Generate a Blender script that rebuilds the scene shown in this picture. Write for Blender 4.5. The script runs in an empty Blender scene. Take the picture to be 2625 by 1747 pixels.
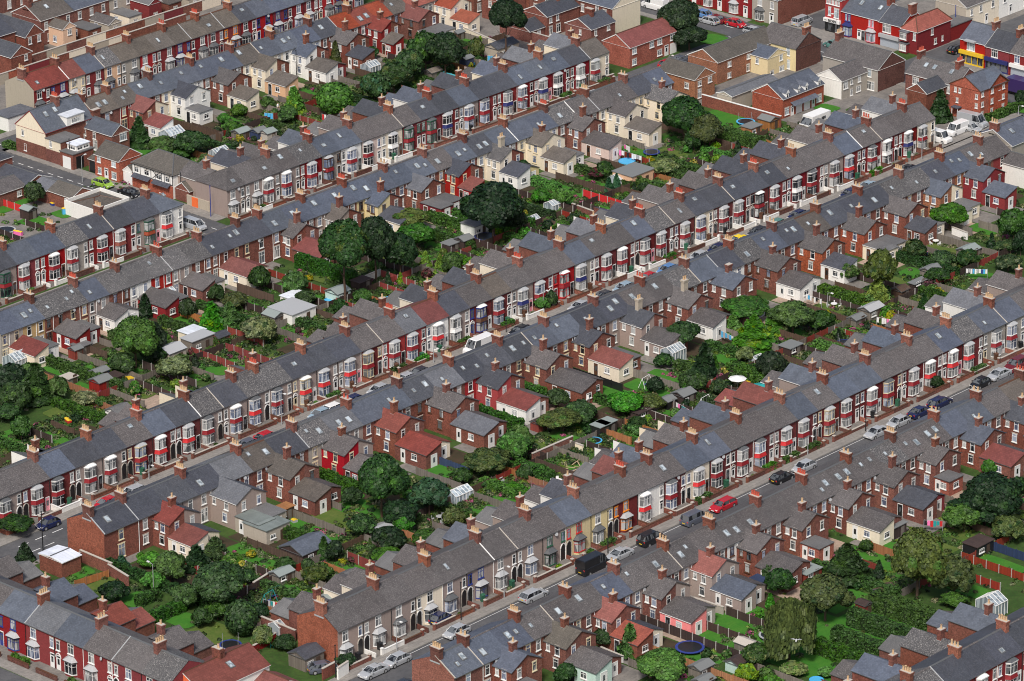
import bpy, math, random
import numpy as np
R = math.radians
scene = bpy.context.scene
col = bpy.context.collection
# ---------------------------------------------------------------- camera
F_PX, PITCH, YAW, ROLL, CAMH = 12073.97, 0.3850467, 0.74237866, -0.0069813, 262.2116
PW, PH = 2625.0, 1747.0
CX, CY = -480.0, -430.0
cam_d = bpy.data.cameras.new("camera")
cam = bpy.data.objects.new("camera", cam_d); col.objects.link(cam); scene.camera = cam
def _axes():
    d = np.array([math.cos(PITCH)*math.cos(YAW), math.cos(PITCH)*math.sin(YAW), -math.sin(PITCH)])
    r = np.cross(d, [0, 0, 1]); r /= np.linalg.norm(r); u = np.cross(r, d)
    r2 = math.cos(ROLL)*r + math.sin(ROLL)*u; u2 = -math.sin(ROLL)*r + math.cos(ROLL)*u
    return d, r2, u2
AD, AR, AU = _axes()
from mathutils import Matrix, Vector
cam.matrix_world = Matrix(((AR[0], AU[0], -AD[0], CX), (AR[1], AU[1], -AD[1], CY), (AR[2], AU[2], -AD[2], CAMH), (0, 0, 0, 1)))
cam_d.sensor_fit = 'HORIZONTAL'; cam_d.sensor_width = 36.0; cam_d.lens = 36.0*F_PX/PW
cam_d.clip_start = 10; cam_d.clip_end = 6000
def at(x, y, h=0.0):
    q = AD + AR*(x-PW/2)/F_PX - AU*(y-PH/2)/F_PX
    t = (h-CAMH)/q[2]
    return (CX+t*q[0], CY+t*q[1])
def px(P):
    Q = np.array([P[0]-CX, P[1]-CY, P[2]-CAMH]); z = Q@AD
    return (PW/2+F_PX*(Q@AR)/z, PH/2-F_PX*(Q@AU)/z)
def xat(xp, Y, h):
    a, b = -400.0, 400.0
    for _ in range(40):
        m = (a+b)/2
        if px((m, Y, h))[0] < xp: a = m
        else: b = m
    return a
# ---------------------------------------------------------------- light
SUN_EL, SUN_AZ = 50, 210     # azimuth the light comes from, degrees from +X counter-clockwise
w = bpy.data.worlds.new("World"); scene.world = w; w.use_nodes = True
nt = w.node_tree; bg = nt.nodes['Background']; sky = nt.nodes.new('ShaderNodeTexSky')
sky.sky_type = 'NISHITA'; sky.sun_disc = False; sky.sun_elevation = R(SUN_EL); sky.sun_rotation = R(90-SUN_AZ)
sky.air_density = 1.0; sky.dust_density = 4.0; sky.ozone_density = 0.6
nt.links.new(sky.outputs[0], bg.inputs[0]); bg.inputs[1].default_value = 0.085
sl = bpy.data.lights.new("sun", 'SUN'); sl.energy = 2.3; sl.angle = R(11); sl.color = (1, 0.955, 0.9)
so = bpy.data.objects.new("sun", sl); col.objects.link(so)
sv = Vector((math.cos(R(SUN_EL))*math.cos(R(SUN_AZ)), math.cos(R(SUN_EL))*math.sin(R(SUN_AZ)), math.sin(R(SUN_EL))))
so.rotation_euler = sv.to_track_quat('Z', 'Y').to_euler()
scene.view_settings.view_transform = 'Standard'; scene.view_settings.look = 'None'
scene.view_settings.exposure = 0.45; scene.view_settings.gamma = 1.0
scene.cycles.max_bounces = 5; scene.cycles.diffuse_bounces = 3; scene.cycles.glossy_bounces = 2
scene.cycles.transparent_max_bounces = 4; scene.cycles.filter_width = 1.05

# ---------------------------------------------------------------- materials
_mats = {}
def _new(name):
    m = bpy.data.materials.new(name); m.use_nodes = True
    return m, m.node_tree, m.node_tree.nodes['Principled BSDF']
def N(nt, typ, **kw):
    n = nt.nodes.new(typ)
    for k, v in kw.items():
        if hasattr(n, k): setattr(n, k, v)
        else: n.inputs[k].default_value = v
    return n
def c4(c): return (c[0], c[1], c[2], 1.0)
def mixc(nt, fac, a, b, mode='MIX'):
    n = nt.nodes.new('ShaderNodeMix'); n.data_type = 'RGBA'; n.blend_type = mode
    for sock, v in ((n.inputs[0], fac), (n.inputs[6], a), (n.inputs[7], b)):
        if isinstance(v, (int, float)): sock.default_value = v
        elif isinstance(v, tuple): sock.default_value = c4(v)
        else: nt.links.new(v, sock)
    return n.outputs[2]
def ramp(nt, src, stops):
    n = nt.nodes.new('ShaderNodeValToRGB')
    while len(n.color_ramp.elements) < len(stops): n.color_ramp.elements.new(0.5)
    for e, (p, c) in zip(n.color_ramp.elements, stops):
        e.position = p; e.color = c4(c) if isinstance(c, tuple) else (c, c, c, 1)
    nt.links.new(src, n.inputs[0]); return n.outputs[0]
def noise(nt, coord, scale, detail=3.0, rough=0.6):
    n = N(nt, 'ShaderNodeTexNoise'); n.inputs['Scale'].default_value = scale
    n.inputs['Detail'].default_value = detail; n.inputs['Roughness'].default_value = rough
    nt.links.new(coord, n.inputs['Vector']); return n.outputs[0]
def uvc(nt): return N(nt, 'ShaderNodeUVMap').outputs[0]
def posc(nt): return N(nt, 'ShaderNodeNewGeometry').outputs['Position']
def rnd_hsv(nt, colr, dv=0.25, ds=0.15, dh=0.01):
    oi = N(nt, 'ShaderNodeObjectInfo'); h = N(nt, 'ShaderNodeHueSaturation')
    for sock, amp, base, k in (('Value', dv, 1.0, 1.0), ('Saturation', ds, 1.0, 7.31), ('Hue', dh, 0.5, 3.7)):
        a = N(nt, 'ShaderNodeMath', operation='MULTIPLY'); a.inputs[1].default_value = k; nt.links.new(oi.outputs['Random'], a.inputs[0])
        f = N(nt, 'ShaderNodeMath', operation='FRACT'); nt.links.new(a.outputs[0], f.inputs[0])
        b = N(nt, 'ShaderNodeMath', operation='MULTIPLY_ADD'); b.inputs[1].default_value = amp; b.inputs[2].default_value = base-amp/2
        nt.links.new(f.outputs[0], b.inputs[0]); nt.links.new(b.outputs[0], h.inputs[sock])
    nt.links.new(colr, h.inputs['Color']); return h.outputs[0]
def bump(nt, bs, src, strength=0.4, dist=0.02):
    b = N(nt, 'ShaderNodeBump'); b.inputs['Strength'].default_value = strength; b.inputs['Distance'].default_value = dist
    nt.links.new(src, b.inputs['Height']); nt.links.new(b.outputs[0], bs.inputs['Normal'])
def brickt(nt, uv, c1, c2, mortar, bw, bh, ms=0.012, off=0.5):
    b = N(nt, 'ShaderNodeTexBrick'); b.offset = off
    b.inputs['Color1'].default_value = c4(c1); b.inputs['Color2'].default_value = c4(c2); b.inputs['Mortar'].default_value = c4(mortar)
    b.inputs['Scale'].default_value = 1; b.inputs['Brick Width'].default_value = bw; b.inputs['Row Height'].default_value = bh
    b.inputs['Mortar Size'].default_value = ms; b.inputs['Bias'].default_value = 0; nt.links.new(uv, b.inputs['Vector']); return b
def mul(c, k): return tuple(min(1, x*k) for x in c)

ROOFC = {  # colour, speckle amount, course height, unit width
 'S': ((0.092, 0.107, 0.140), 0.06, .22, .3, .5), 'D': ((0.062, 0.067, 0.083), 0.12, .22, .3, .5),
 'G': ((0.135, 0.142, 0.160), 0.2, .25, .3, .6), 'M': ((0.085, 0.083, 0.086), .95, .25, .35, .7),
 'P': ((0.098, 0.089, 0.089), 0.38, .28, .34, .8), 'T': ((0.110, 0.095, 0.082), 0.20, .34, .33, .9),
 'R': ((0.290, 0.085, 0.056), 0.20, .34, .33, .8), 'Q': ((0.200, 0.062, 0.052), 0.30, .34, .33, .9),
 'F': ((0.140, 0.140, 0.142), 0.30, 9., 9., .5), 'W': ((0.62, 0.66, 0.72), 0.10, 9., .6, .3),
 'B': ((0.100, 0.090, 0.076), 0.20, .34, .33, .9), 'L': ((0.20, 0.23, 0.22), 0.2, 9., 9., .5)}
def roof_mat(k):
    key = 'roof_'+k
    if key in _mats: return _mats[key]
    c, sp, ch, bw, _ = ROOFC[k]
    m, nt, bs = _new('slate_or_tile_'+k)
    uv = uvc(nt); p = posc(nt)
    lo = mul(c, .66 if k != 'W' else .95); hi = mul(c, 1.28)
    b = brickt(nt, uv, lo, hi, mul(c, .50), bw, ch, .022 if k in 'PTBQRG' else .012)
    n1 = noise(nt, p, .55, 4); n2 = noise(nt, p, 3.3, 3, .7); n3 = noise(nt, p, 9., 2, .7)
    col1 = mixc(nt, ramp(nt, n1, [(.3, 0.0), (.7, 1.0)]), mul(c, .72), mul(c, 1.25))
    base = mixc(nt, .5, b.outputs[0], col1)
    sf = ramp(nt, n3, [(.54, 0.0), (.68, sp)])
    base = mixc(nt, sf, base, (.42, .40, .38) if k not in 'RQ' else mul(c, .45))
    df = ramp(nt, n2, [(.50, 0.0), (.75, min(.8, sp*.9+.1))])
    base = mixc(nt, df, base, mul(c, .55))
    # rain streaks running down the slope and pale lead-wash marks
    mp = N(nt, 'ShaderNodeMapping'); mp.inputs['Scale'].default_value = (1.6, .22, 1); nt.links.new(uv, mp.inputs[0]); st = noise(nt, mp.outputs[0], 1.0, 4, .65)
    base = mixc(nt, ramp(nt, st, [(.55, 0.0), (.75, .45 if k in 'PMDTB' else .22)]), base, mul(c, 1.75) if k not in 'RQW' else mul(c, .5))
    base = mixc(nt, ramp(nt, st, [(.25, .5), (.42, 0.0)]), base, mul(c, .5))
    nt.links.new(rnd_hsv(nt, base, .30, .30, .012), bs.inputs['Base Color'])
    bs.inputs['Roughness'].default_value = .62; bs.inputs['Specular IOR Level'].default_value = .35
    bump(nt, bs, b.outputs['Fac'], .5, -.02)
    _mats[key] = m; return m
WALLC = {
 'r': ((0.235, 0.028, 0.031), 'brickpaint'), 'R': ((0.38, 0.034, 0.036), 'brickpaint'), 'b': ((0.200, 0.066, 0.048), 'brick'), 'q': ((0.165, 0.030, 0.030), 'brickpaint'), 'a': ((0.29, 0.098, 0.062), 'brick'),
 'd': ((0.120, 0.042, 0.034), 'brick'), 'o': ((0.37, 0.092, 0.050), 'brick'), 'n': ((0.33, 0.125, 0.055), 'brick'),
 'p': ((0.335, 0.265, 0.235), 'render'), 'g': ((0.36, 0.33, 0.29), 'render'), 'c': ((0.80, 0.71, 0.56), 'render'),
 'w': ((0.82, 0.81, 0.77), 'render'), 'y': ((0.70, 0.58, 0.32), 'render'), 'k': ((0.85, 0.26, 0.25), 'render'),
 't': ((0.48, 0.33, 0.16), 'render'), 'e': ((0.50, 0.66, 0.60), 'render'), 'h': ((0.72, 0.46, 0.30), 'render'),
 'v': ((0.42, 0.37, 0.30), 'render'), 's': ((0.20, 0.17, 0.14), 'render'), 'O': ((0.80, 0.20, 0.09), 'render'),
 'x': ((0.66, 0.52, 0.46), 'render')}
def wall_mat(k):
    key = 'wall_'+k
    if key in _mats: return _mats[key]
    c, kind = WALLC[k]
    m, nt, bs = _new('wall_finish_'+k); uv = uvc(nt); p = posc(nt)
    n1 = noise(nt, p, .5, 4); n2 = noise(nt, p, 4.5, 3, .75)
    if kind == 'brick':
        b = brickt(nt, uv, mul(c, .55), mul(c, 1.45), mul((.33, .24, .19), .62), .24, .085, .010)
        base = mixc(nt, ramp(nt, n2, [(.40, 0.0), (.60, 1.0)]), mixc(nt, .5, b.outputs[0], mul(c, .48)), mixc(nt, .4, b.outputs[0], mul(c, 1.5)))
        base = mixc(nt, ramp(nt, n1, [(.50, 0.0), (.72, .55)]), base, mul(c, .5))
        bump(nt, bs, b.outputs['Fac'], .4, -.01)
    elif kind == 'brickpaint':
        b = brickt(nt, uv, mul(c, .85), mul(c, 1.1), mul(c, .8), .24, .085, .010)
        base = mixc(nt, ramp(nt, n2, [(.4, 0.0), (.75, .5)]), b.outputs[0], mul(c, .62)); bump(nt, bs, b.outputs['Fac'], .3, -.01)
    else:
        base = mixc(nt, ramp(nt, n2, [(.42, 0.0), (.85, .5)]), c, mul(c, .72)) if False else mixc(nt, ramp(nt, n2, [(.42, 0.0), (.85, .6)]), mixc(nt, .5, c, c), mul(c, .74))
        bump(nt, bs, noise(nt, p, 40, 2), .25, .01)
    # weather streaks with a shape of their own
    mp = N(nt, 'ShaderNodeMapping'); mp.inputs['Scale'].default_value = (3.2, .35, 1); nt.links.new(uv, mp.inputs[0])
    st = noise(nt, mp.outputs[0], 1.0, 4, .7)
    base = mixc(nt, ramp(nt, st, [(.52, 0.0), (.78, .38 if kind == 'render' else .25)]), base, mul(c, .5))
    nt.links.new(rnd_hsv(nt, base, .22 if kind != 'render' else .12, .18, .008), bs.inputs['Base Color'])
    bs.inputs['Roughness'].default_value = .85; bs.inputs['Specular IOR Level'].default_value = .25
    _mats[key] = m; return m
PLAIN = {
 'white': ((.80, .80, .78), .4), 'cream': ((.74, .64, .44), .5), 'black': ((.018, .018, .02), .35), 'navy': ((.025, .032, .14), .4),
 'blue': ((.03, .05, .24), .4), 'green': ((.03, .12, .07), .4), 'brown': ((.10, .045, .025), .5), 'redp': ((.235, .014, .020), .5),
 'redb': ((.56, .028, .032), .5), 'orange': ((.80, .27, .03), .5), 'lead': ((.40, .41, .42), .5), 'darklead': ((.10, .105, .11), .5),
 'yellow': ((.72, .48, .03), .45), 'pinkp': ((.80, .30, .36), .5), 'pot': ((.56, .38, .22), .8), 'potr': ((.50, .085, .05), .8),
 'stone': ((.46, .42, .37), .85), 'timber': ((.10, .062, .042), .8), 'redwood': ((.26, .038, .026), .75), 'orangewood': ((.36, .155, .065), .75),
 'greywood': ((.20, .175, .15), .85), 'darkwood': ((.050, .030, .026), .8), 'tan': ((.50, .37, .24), .8), 'teal': ((.02, .30, .30), .5),
 'sky': ((.08, .42, .72), .5), 'tyre': ((.018, .018, .018), .8), 'steel': ((.32, .33, .34), .4), 'concrete': ((.40, .38, .36), .9),
 'bluewood': ((.03, .05, .12), .7), 'cyan': ((.10, .50, .62), .6), 'felt': ((.17, .18, .18), .9), 'feltg': ((.24, .28, .27), .9),
 'pinkf': ((.85, .18, .45), .7), 'purple': ((.10, .03, .16), .6), 'shutter': ((.36, .40, .45), .4), 'limep': ((.30, .46, .06), .3)}
def plain(k):
    key = 'plain_'+k
    if key in _mats: return _mats[key]
    c, ro = PLAIN[k]; m, nt, bs = _new(k+'_finish'); p = posc(nt)
    n2 = noise(nt, p, 6, 3, .7)
    if k.endswith('wood') or k == 'timber':
        uv = uvc(nt); b = brickt(nt, uv, mul(c, .8), mul(c, 1.2), mul(c, .4), .15, 4.0, .012, 0.0)
        base = mixc(nt, ramp(nt, n2, [(.4, 0.0), (.8, .6)]), b.outputs[0], mul(c, .6))
        base = rnd_hsv(nt, base, .3, .2, .012)
    else:
        base = mixc(nt, ramp(nt, n2, [(.45, 0.0), (.85, .45)]), mixc(nt, .5, c, c), mul(c, .72))
    nt.links.new(base, bs.inputs['Base Color']); bs.inputs['Roughness'].default_value = ro
    _mats[key] = m; return m
def glass(k):
    key = 'glass_'+k
    if key in _mats: return _mats[key]
    m, nt, bs = _new('window_glass_'+k); p = posc(nt)
    a, b_ = {'d': ((.015, .017, .02), (.10, .11, .12)), 'n': ((.13, .135, .14), (.40, .41, .41)), 'b': ((.09, .11, .17), (.30, .34, .42)),
             's': ((.22, .26, .29), (.42, .48, .52))}[k]
    mp = N(nt, 'ShaderNodeMapping'); mp.inputs['Scale'].default_value = (1, 1, .25); nt.links.new(p, mp.inputs[0])
    base = mixc(nt, ramp(nt, noise(nt, mp.outputs[0], 1.9, 1), [(.45, 0.0), (.5, 1.0)]), a, b_)
    nt.links.new(rnd_hsv(nt, base, .5, .2, .01), bs.inputs['Base Color']); bs.inputs['Roughness'].default_value = .12
    _mats[key] = m; return m
def leaf_mat(name, c, var=.5):
    key = 'leaf_'+name
    if key in _mats: return _mats[key]
    m, nt, bs = _new(name+'_leaves'); g = N(nt, 'ShaderNodeNewGeometry')
    n1 = noise(nt, g.outputs['Position'], .9, 3)
    rr = ramp(nt, g.outputs['Random Per Island'], [(.0, 0.0), (.55, .28), (1.0, 1.0)])
    base = mixc(nt, rr, mul(c, .5), (c[0]*2.0, c[1]*1.75, c[2]*1.5))
    base = mixc(nt, ramp(nt, n1, [(.42, 0.0), (.62, .5)]), base, (c[0]*1.9, c[1]*1.5, c[2]*1.0))
    nt.links.new(rnd_hsv(nt, base, .40, .22, .03), bs.inputs['Base Color']); bs.inputs['Roughness'].default_value = .55
    bs.inputs['Specular IOR Level'].default_value = .25
    _mats[key] = m; return m
def LM(k):
    return leaf_mat(*{'d': ('dark_green', (.017, .046, .014)), 'm': ('mid_green', (.032, .088, .018)), 'g': ('bright_green', (.042, .145, .022)),
      'l': ('lime_green', (.085, .17, .015)), 's': ('silver_green', (.085, .125, .06)), 'o': ('olive_green', (.044, .072, .020)),
      'p': ('purple', (.055, .022, .030)), 'f': ('pink_flower', (.22, .05, .12)), 'w': ('pale_blossom', (.17, .20, .12)),
      'k': ('black_green', (.009, .026, .011)), 'y': ('yellow_green', (.17, .18, .02)), 'h': ('hedge_green', (.026, .075, .014)),
      't': ('teal_green', (.02, .075, .04))}[k])
# ---------------------------------------------------------------- mesh helpers
class MB:
    def __init__(s): s.v = []; s.f = []; s.mi = []; s.mats = []
    def m(s, mat):
        if mat not in s.mats: s.mats.append(mat)
        return s.mats.index(mat)
    def face(s, pts, mat):
        i = len(s.v); s.v += [tuple(p) for p in pts]; s.f.append(tuple(range(i, i+len(pts)))); s.mi.append(s.m(mat)); return s
    def box(s, x0, x1, y0, y1, z0, z1, mat, skip=''):
        P = lambda a, b, c: ((x0, x1)[a], (y0, y1)[b], (z0, z1)[c])
        for n, q in (('f', [(0,0,0),(1,0,0),(1,0,1),(0,0,1)]), ('b', [(1,1,0),(0,1,0),(0,1,1),(1,1,1)]), ('l', [(0,1,0),(0,0,0),(0,0,1),(0,1,1)]),
                     ('r', [(1,0,0),(1,1,0),(1,1,1),(1,0,1)]), ('t', [(0,0,1),(1,0,1),(1,1,1),(0,1,1)]), ('u', [(0,1,0),(1,1,0),(1,0,0),(0,0,0)])):
            if n not in skip: s.face([P(*a) for a in q], mat)
        return s
    def prism(s, prof, a, b, fn, mat, capmat=None):
        """extrude profile (list of 2D) between a and b; fn(u,v,t)->xyz"""
        n = len(prof)
        for i in range(n):
            p, q = prof[i], prof[(i+1) % n]
            s.face([fn(*p, a), fn(*q, a), fn(*q, b), fn(*p, b)], mat)
        s.face([fn(*p, a) for p in reversed(prof)], capmat or mat); s.face([fn(*p, b) for p in prof], capmat or mat); return s
    def cyl(s, x, y, z0, z1, r0, r1, mat, n=8, cap=True):
        for i in range(n):
            a, b = 2*math.pi*i/n, 2*math.pi*(i+1)/n
            s.face([(x+r0*math.cos(a), y+r0*math.sin(a), z0), (x+r0*math.cos(b), y+r0*math.sin(b), z0),
                    (x+r1*math.cos(b), y+r1*math.sin(b), z1), (x+r1*math.cos(a), y+r1*math.sin(a), z1)], mat)
        if cap: s.face([(x+r1*math.cos(2*math.pi*i/n), y+r1*math.sin(2*math.pi*i/n), z1) for i in range(n)], mat)
        return s
    def tube(s, p, q, r, mat, n=6, r1=None):
        p, q = Vector(p), Vector(q); d = (q-p).normalized(); a = d.orthogonal().normalized(); b = d.cross(a); r1 = r if r1 is None else r1
        for i in range(n):
            t, u = 2*math.pi*i/n, 2*math.pi*(i+1)/n
            o1, o2 = a*math.cos(t)+b*math.sin(t), a*math.cos(u)+b*math.sin(u)
            s.face([p+o1*r, p+o2*r, q+o2*r1, q+o1*r1], mat)
        s.face([q+(a*math.cos(2*math.pi*i/n)+b*math.sin(2*math.pi*i/n))*r1 for i in range(n)], mat); return s
    def mesh(s, name, smooth=False):
        me = bpy.data.meshes.new(name); me.from_pydata(s.v, [], s.f)
        for m in s.mats: me.materials.append(m)
        me.polygons.foreach_set('material_index', s.mi)
        uvl = me.uv_layers.new(name='UVMap'); uv = []
        for f in s.f:
            p0, p1, p2 = (Vector(s.v[i]) for i in f[:3]); n = (p1-p0).cross(p2-p0)
            if n.length < 1e-9: n = Vector((0, 0, 1))
            n.normalize()
            t = Vector((-n.y, n.x, 0)) if abs(n.z) < .995 else Vector((1, 0, 0))
            t.normalize(); b = n.cross(t)
            for i in f: p = Vector(s.v[i]); uv += [p.dot(t), p.dot(b)]
        uvl.data.foreach_set('uv', uv)
        if smooth: me.polygons.foreach_set('use_smooth', [True]*len(s.f))
        return me
def link(name, data, parent=None, loc=None, rz=0):
    o = bpy.data.objects.new(name, data); col.objects.link(o)
    if parent is not None: o.parent = parent
    if loc is not None: o.location = loc
    if rz: o.rotation_euler = (0, 0, rz)
    return o
_labels = {}
def tag(o, label=None, cat=None, group=None, kind=None):
    if label:
        o['label'] = label; _labels.setdefault(label, []).append(o.name)
    if cat: o['category'] = cat
    if group: o['group'] = group
    if kind: o['kind'] = kind
    return o
def thing(name, label, cat, loc, rz=0, group=None):
    o = link(name, None, None, loc, rz); o.empty_display_size = .5
    return tag(o, label, cat, group)
_cache = {}
def cached(key, fn):
    if key not in _cache: _cache[key] = fn()
    return _cache[key]
rng = random.Random(7)

# ---------------------------------------------------------------- windows, doors, chimneys (faces look to local -Y, origin bottom centre on the wall)
def window(parent, x, y, z, w=.95, h=1.45, fr='white', gl='n', rz=0, lint=True, style=0):
    def mf():
        b = MB(); F = plain(fr); t = .055; a = w/2
        b.box(-a, -a+t, -.05, .0, 0, h, F, 'b'); b.box(a-t, a, -.05, .0, 0, h, F, 'b')
        b.box(-a+t, a-t, -.05, .0, 0, t, F, 'b'); b.box(-a+t, a-t, -.05, .0, h-t, h, F, 'b')
        if style != 2: b.box(-a+t, a-t, -.048, 0, h*.68-.022, h*.68+.022, F, 'b')
        if w > .85 or style == 1:
            n = max(1, int(w/.62))
            for k in range(1, n+1):
                xx = -a+w*k/(n+1); b.box(xx-.022, xx+.022, -.046, 0, t, h-t, F, 'b')
        b.box(-a-.08, a+.08, -.13, .0, -.12, -.005, F if fr not in ('black',) else plain('stone'), 'b')
        if lint: b.box(-a-.10, a+.10, -.035, .0, h+.003, h+.15, F if fr in ('cream', 'blue', 'orange', 'redp', 'pinkp') else plain('stone'), 'b')
        return b.mesh('window')
    def mp():
        b = MB(); b.box(-w/2+.02, w/2-.02, -.02, .0, .02, h-.02, glass(gl), 'b'); return b.mesh('pane')
    o = link('window', cached(('win', w, h, fr, lint, style), mf), parent, (x, y, z), rz)
    link('pane', cached(('pane', w, h, gl), mp), o, (0, 0, 0)); return o
def door(parent, x, y, z=0.0, colr='white', arch=None, w=.68, h=2.0, rz=0, fan=True):
    def mf():
        b = MB(); b.box(-w/2, w/2, -.04, 0, 0, h*.84 if fan else h, plain(colr), 'b')
        b.box(-w/2-.05, -w/2, -.06, 0, 0, h, plain('white' if colr != 'cream' else 'cream'), 'b'); b.box(w/2, w/2+.05, -.06, 0, 0, h, plain('white'), 'b')
        if fan: b.box(-w/2, w/2, -.03, 0, h*.84, h-.08, glass('d'), 'b')
        b.box(-w/2-.05, w/2+.05, -.058, 0, h-.06, h+.05, plain('white'), 'b')
        b.box(-.19, .19, -.055, -.042, h*.38, h*.77, glass('d'), '')
        if arch:
            A = plain(arch); pts = []
            for k in range(9):
                t = math.pi*k/8; pts.append((-math.cos(t)*(w/2+.16), h-.25+math.sin(t)*.62*(1.12 if k == 4 else 1)))
            for (x0, z0), (x1, z1) in zip(pts, pts[1:]):
                s0, s1 = .80, .80
                b.face([(x0, -.10, z0), (x1, -.10, z1), (x1*s1, -.10, h-.25+(z1-h+.25)*s1), (x0*s0, -.10, h-.25+(z0-h+.25)*s0)][::-1], A)
                b.face([(x0, -.10, z0), (x1, -.10, z1), (x1, 0, z1), (x0, 0, z0)], A)
        return b.mesh('door')
    return link('door', cached(('door', colr, arch, w, h, fan), mf), parent, (x, y, z), rz)
def porch_arch(parent, x, y, trim='stone', dark=True, w=.9):
    """open arched porch: recess shade painted as a flat black panel, moulded arch"""
    def mf():
        b = MB(); A = plain(trim); h = 1.75; n = 10; pts = [(-w/2, 0)]
        for k in range(n+1):
            t = math.pi*k/n; pts.append((-math.cos(t)*w/2, h+math.sin(t)*.55+(.08 if k == n//2 else 0)))
        pts.append((w/2, 0))
        b.face([(p, -.012, q) for p, q in pts][::-1] if False else [(p, -.012, q) for p, q in reversed(pts)], plain('black') if dark else wall_mat('p'))  # flat black face paints the shade inside the porch opening
        for (x0, z0), (x1, z1) in zip(pts[1:], pts[2:-1]):
            k = 1.24; f = lambda q: h+(q-h)*k
            b.face([(x0*k, -.09, f(z0)), (x0, -.09, z0), (x1, -.09, z1), (x1*k, -.09, f(z1))], A)
            b.face([(x0*k, -.09, f(z0)), (x1*k, -.09, f(z1)), (x1*k, 0, f(z1)), (x0*k, 0, f(z0))], A)
            b.face([(x0, -.09, z0), (x1, -.09, z1), (x1, 0, z1), (x0, 0, z0)][::-1], A)
        for s in (-1, 1):
            xa, xb = sorted((s*w/2, s*(w/2+.07))); b.box(xa, xb, -.05, 0, 0, h, A, 'b')
        return b.mesh('porch_arch')
    return link('porch_arch', cached(('parch', trim, dark, w), mf), parent, (x, y, 0))
def chimney(parent, x, y, z, pots=4, colr='b', pot='pot', ln=1.55, wd=.70, ht=1.12, along_y=True, below=.8):
    def mf():
        b = MB(); W = wall_mat(colr); a, c = (wd/2, ln/2) if along_y else (ln/2, wd/2)
        b.box(-a, a, -c, c, -below, ht, W, 'u')
        b.box(-a-.06, a+.06, -c-.06, c+.06, ht-.30, ht-.10, W); b.box(-a-.10, a+.10, -c-.10, c+.10, ht-.098, ht+.02, W)
        b.box(-a-.03, a+.03, -c-.03, c+.03, ht+.022, ht+.08, plain('stone'), 'u')
        b.box(-a-.05, a+.05, -c-.05, c+.05, -below, -below+.22, plain('lead'), 'tu'); return b.mesh('chimney')
    def mp(kind):
        b = MB(); b.cyl(0, 0, 0, .48, .15, .115, plain(pot), 8, False); b.cyl(0, 0, .48, .58, .155, .14, plain(pot), 8, False)
        b.face([(.10*math.cos(t*math.pi/4), .10*math.sin(t*math.pi/4), .54) for t in range(8)], plain('black'))
        if kind: b.cyl(0, 0, .50, .66, .03, .03, plain(pot), 5); b.cyl(0, 0, .66, .72, .14, .05, plain(pot), 8)
        return b.mesh('chimney_pot')
    o = link('chimney', cached(('chim', colr, ln, wd, ht, along_y, below), mf), parent, (x, y, z))
    for k in range(pots):
        t = (k+.5)/pots-.5; p = (0, t*(ln-.15), ht+.07) if along_y else (t*(ln-.15), 0, ht+.07)
        link('chimney_pot', cached(('pot', pot, k % 3 == 2), lambda: mp(k % 3 == 2)), o, p)
    return o
def skylight(parent, x, y, z, ang, w=.62, h=1.0, gl='s', rz=0):
    def mf():
        b = MB(); F = plain('steel'); b.box(-w/2, w/2, -h/2, h/2, 0, .07, F, 'u'); b.box(-w/2-.12, w/2+.12, -h/2-.14, h/2+.1, 0, .03, plain('darklead'), 'u'); return b.mesh('skylight')
    def mp():
        b = MB(); b.box(-w/2+.06, w/2-.06, -h/2+.06, h/2-.06, .06, .085, glass(gl), 'u'); return b.mesh('pane')
    o = link('skylight', cached(('sky', w, h), mf), parent, (x, y, z)); o.rotation_euler = (ang, 0, rz)
    link('pane', cached(('skyp', w, h, gl), mp), o, (0, 0, 0)); return o
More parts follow.
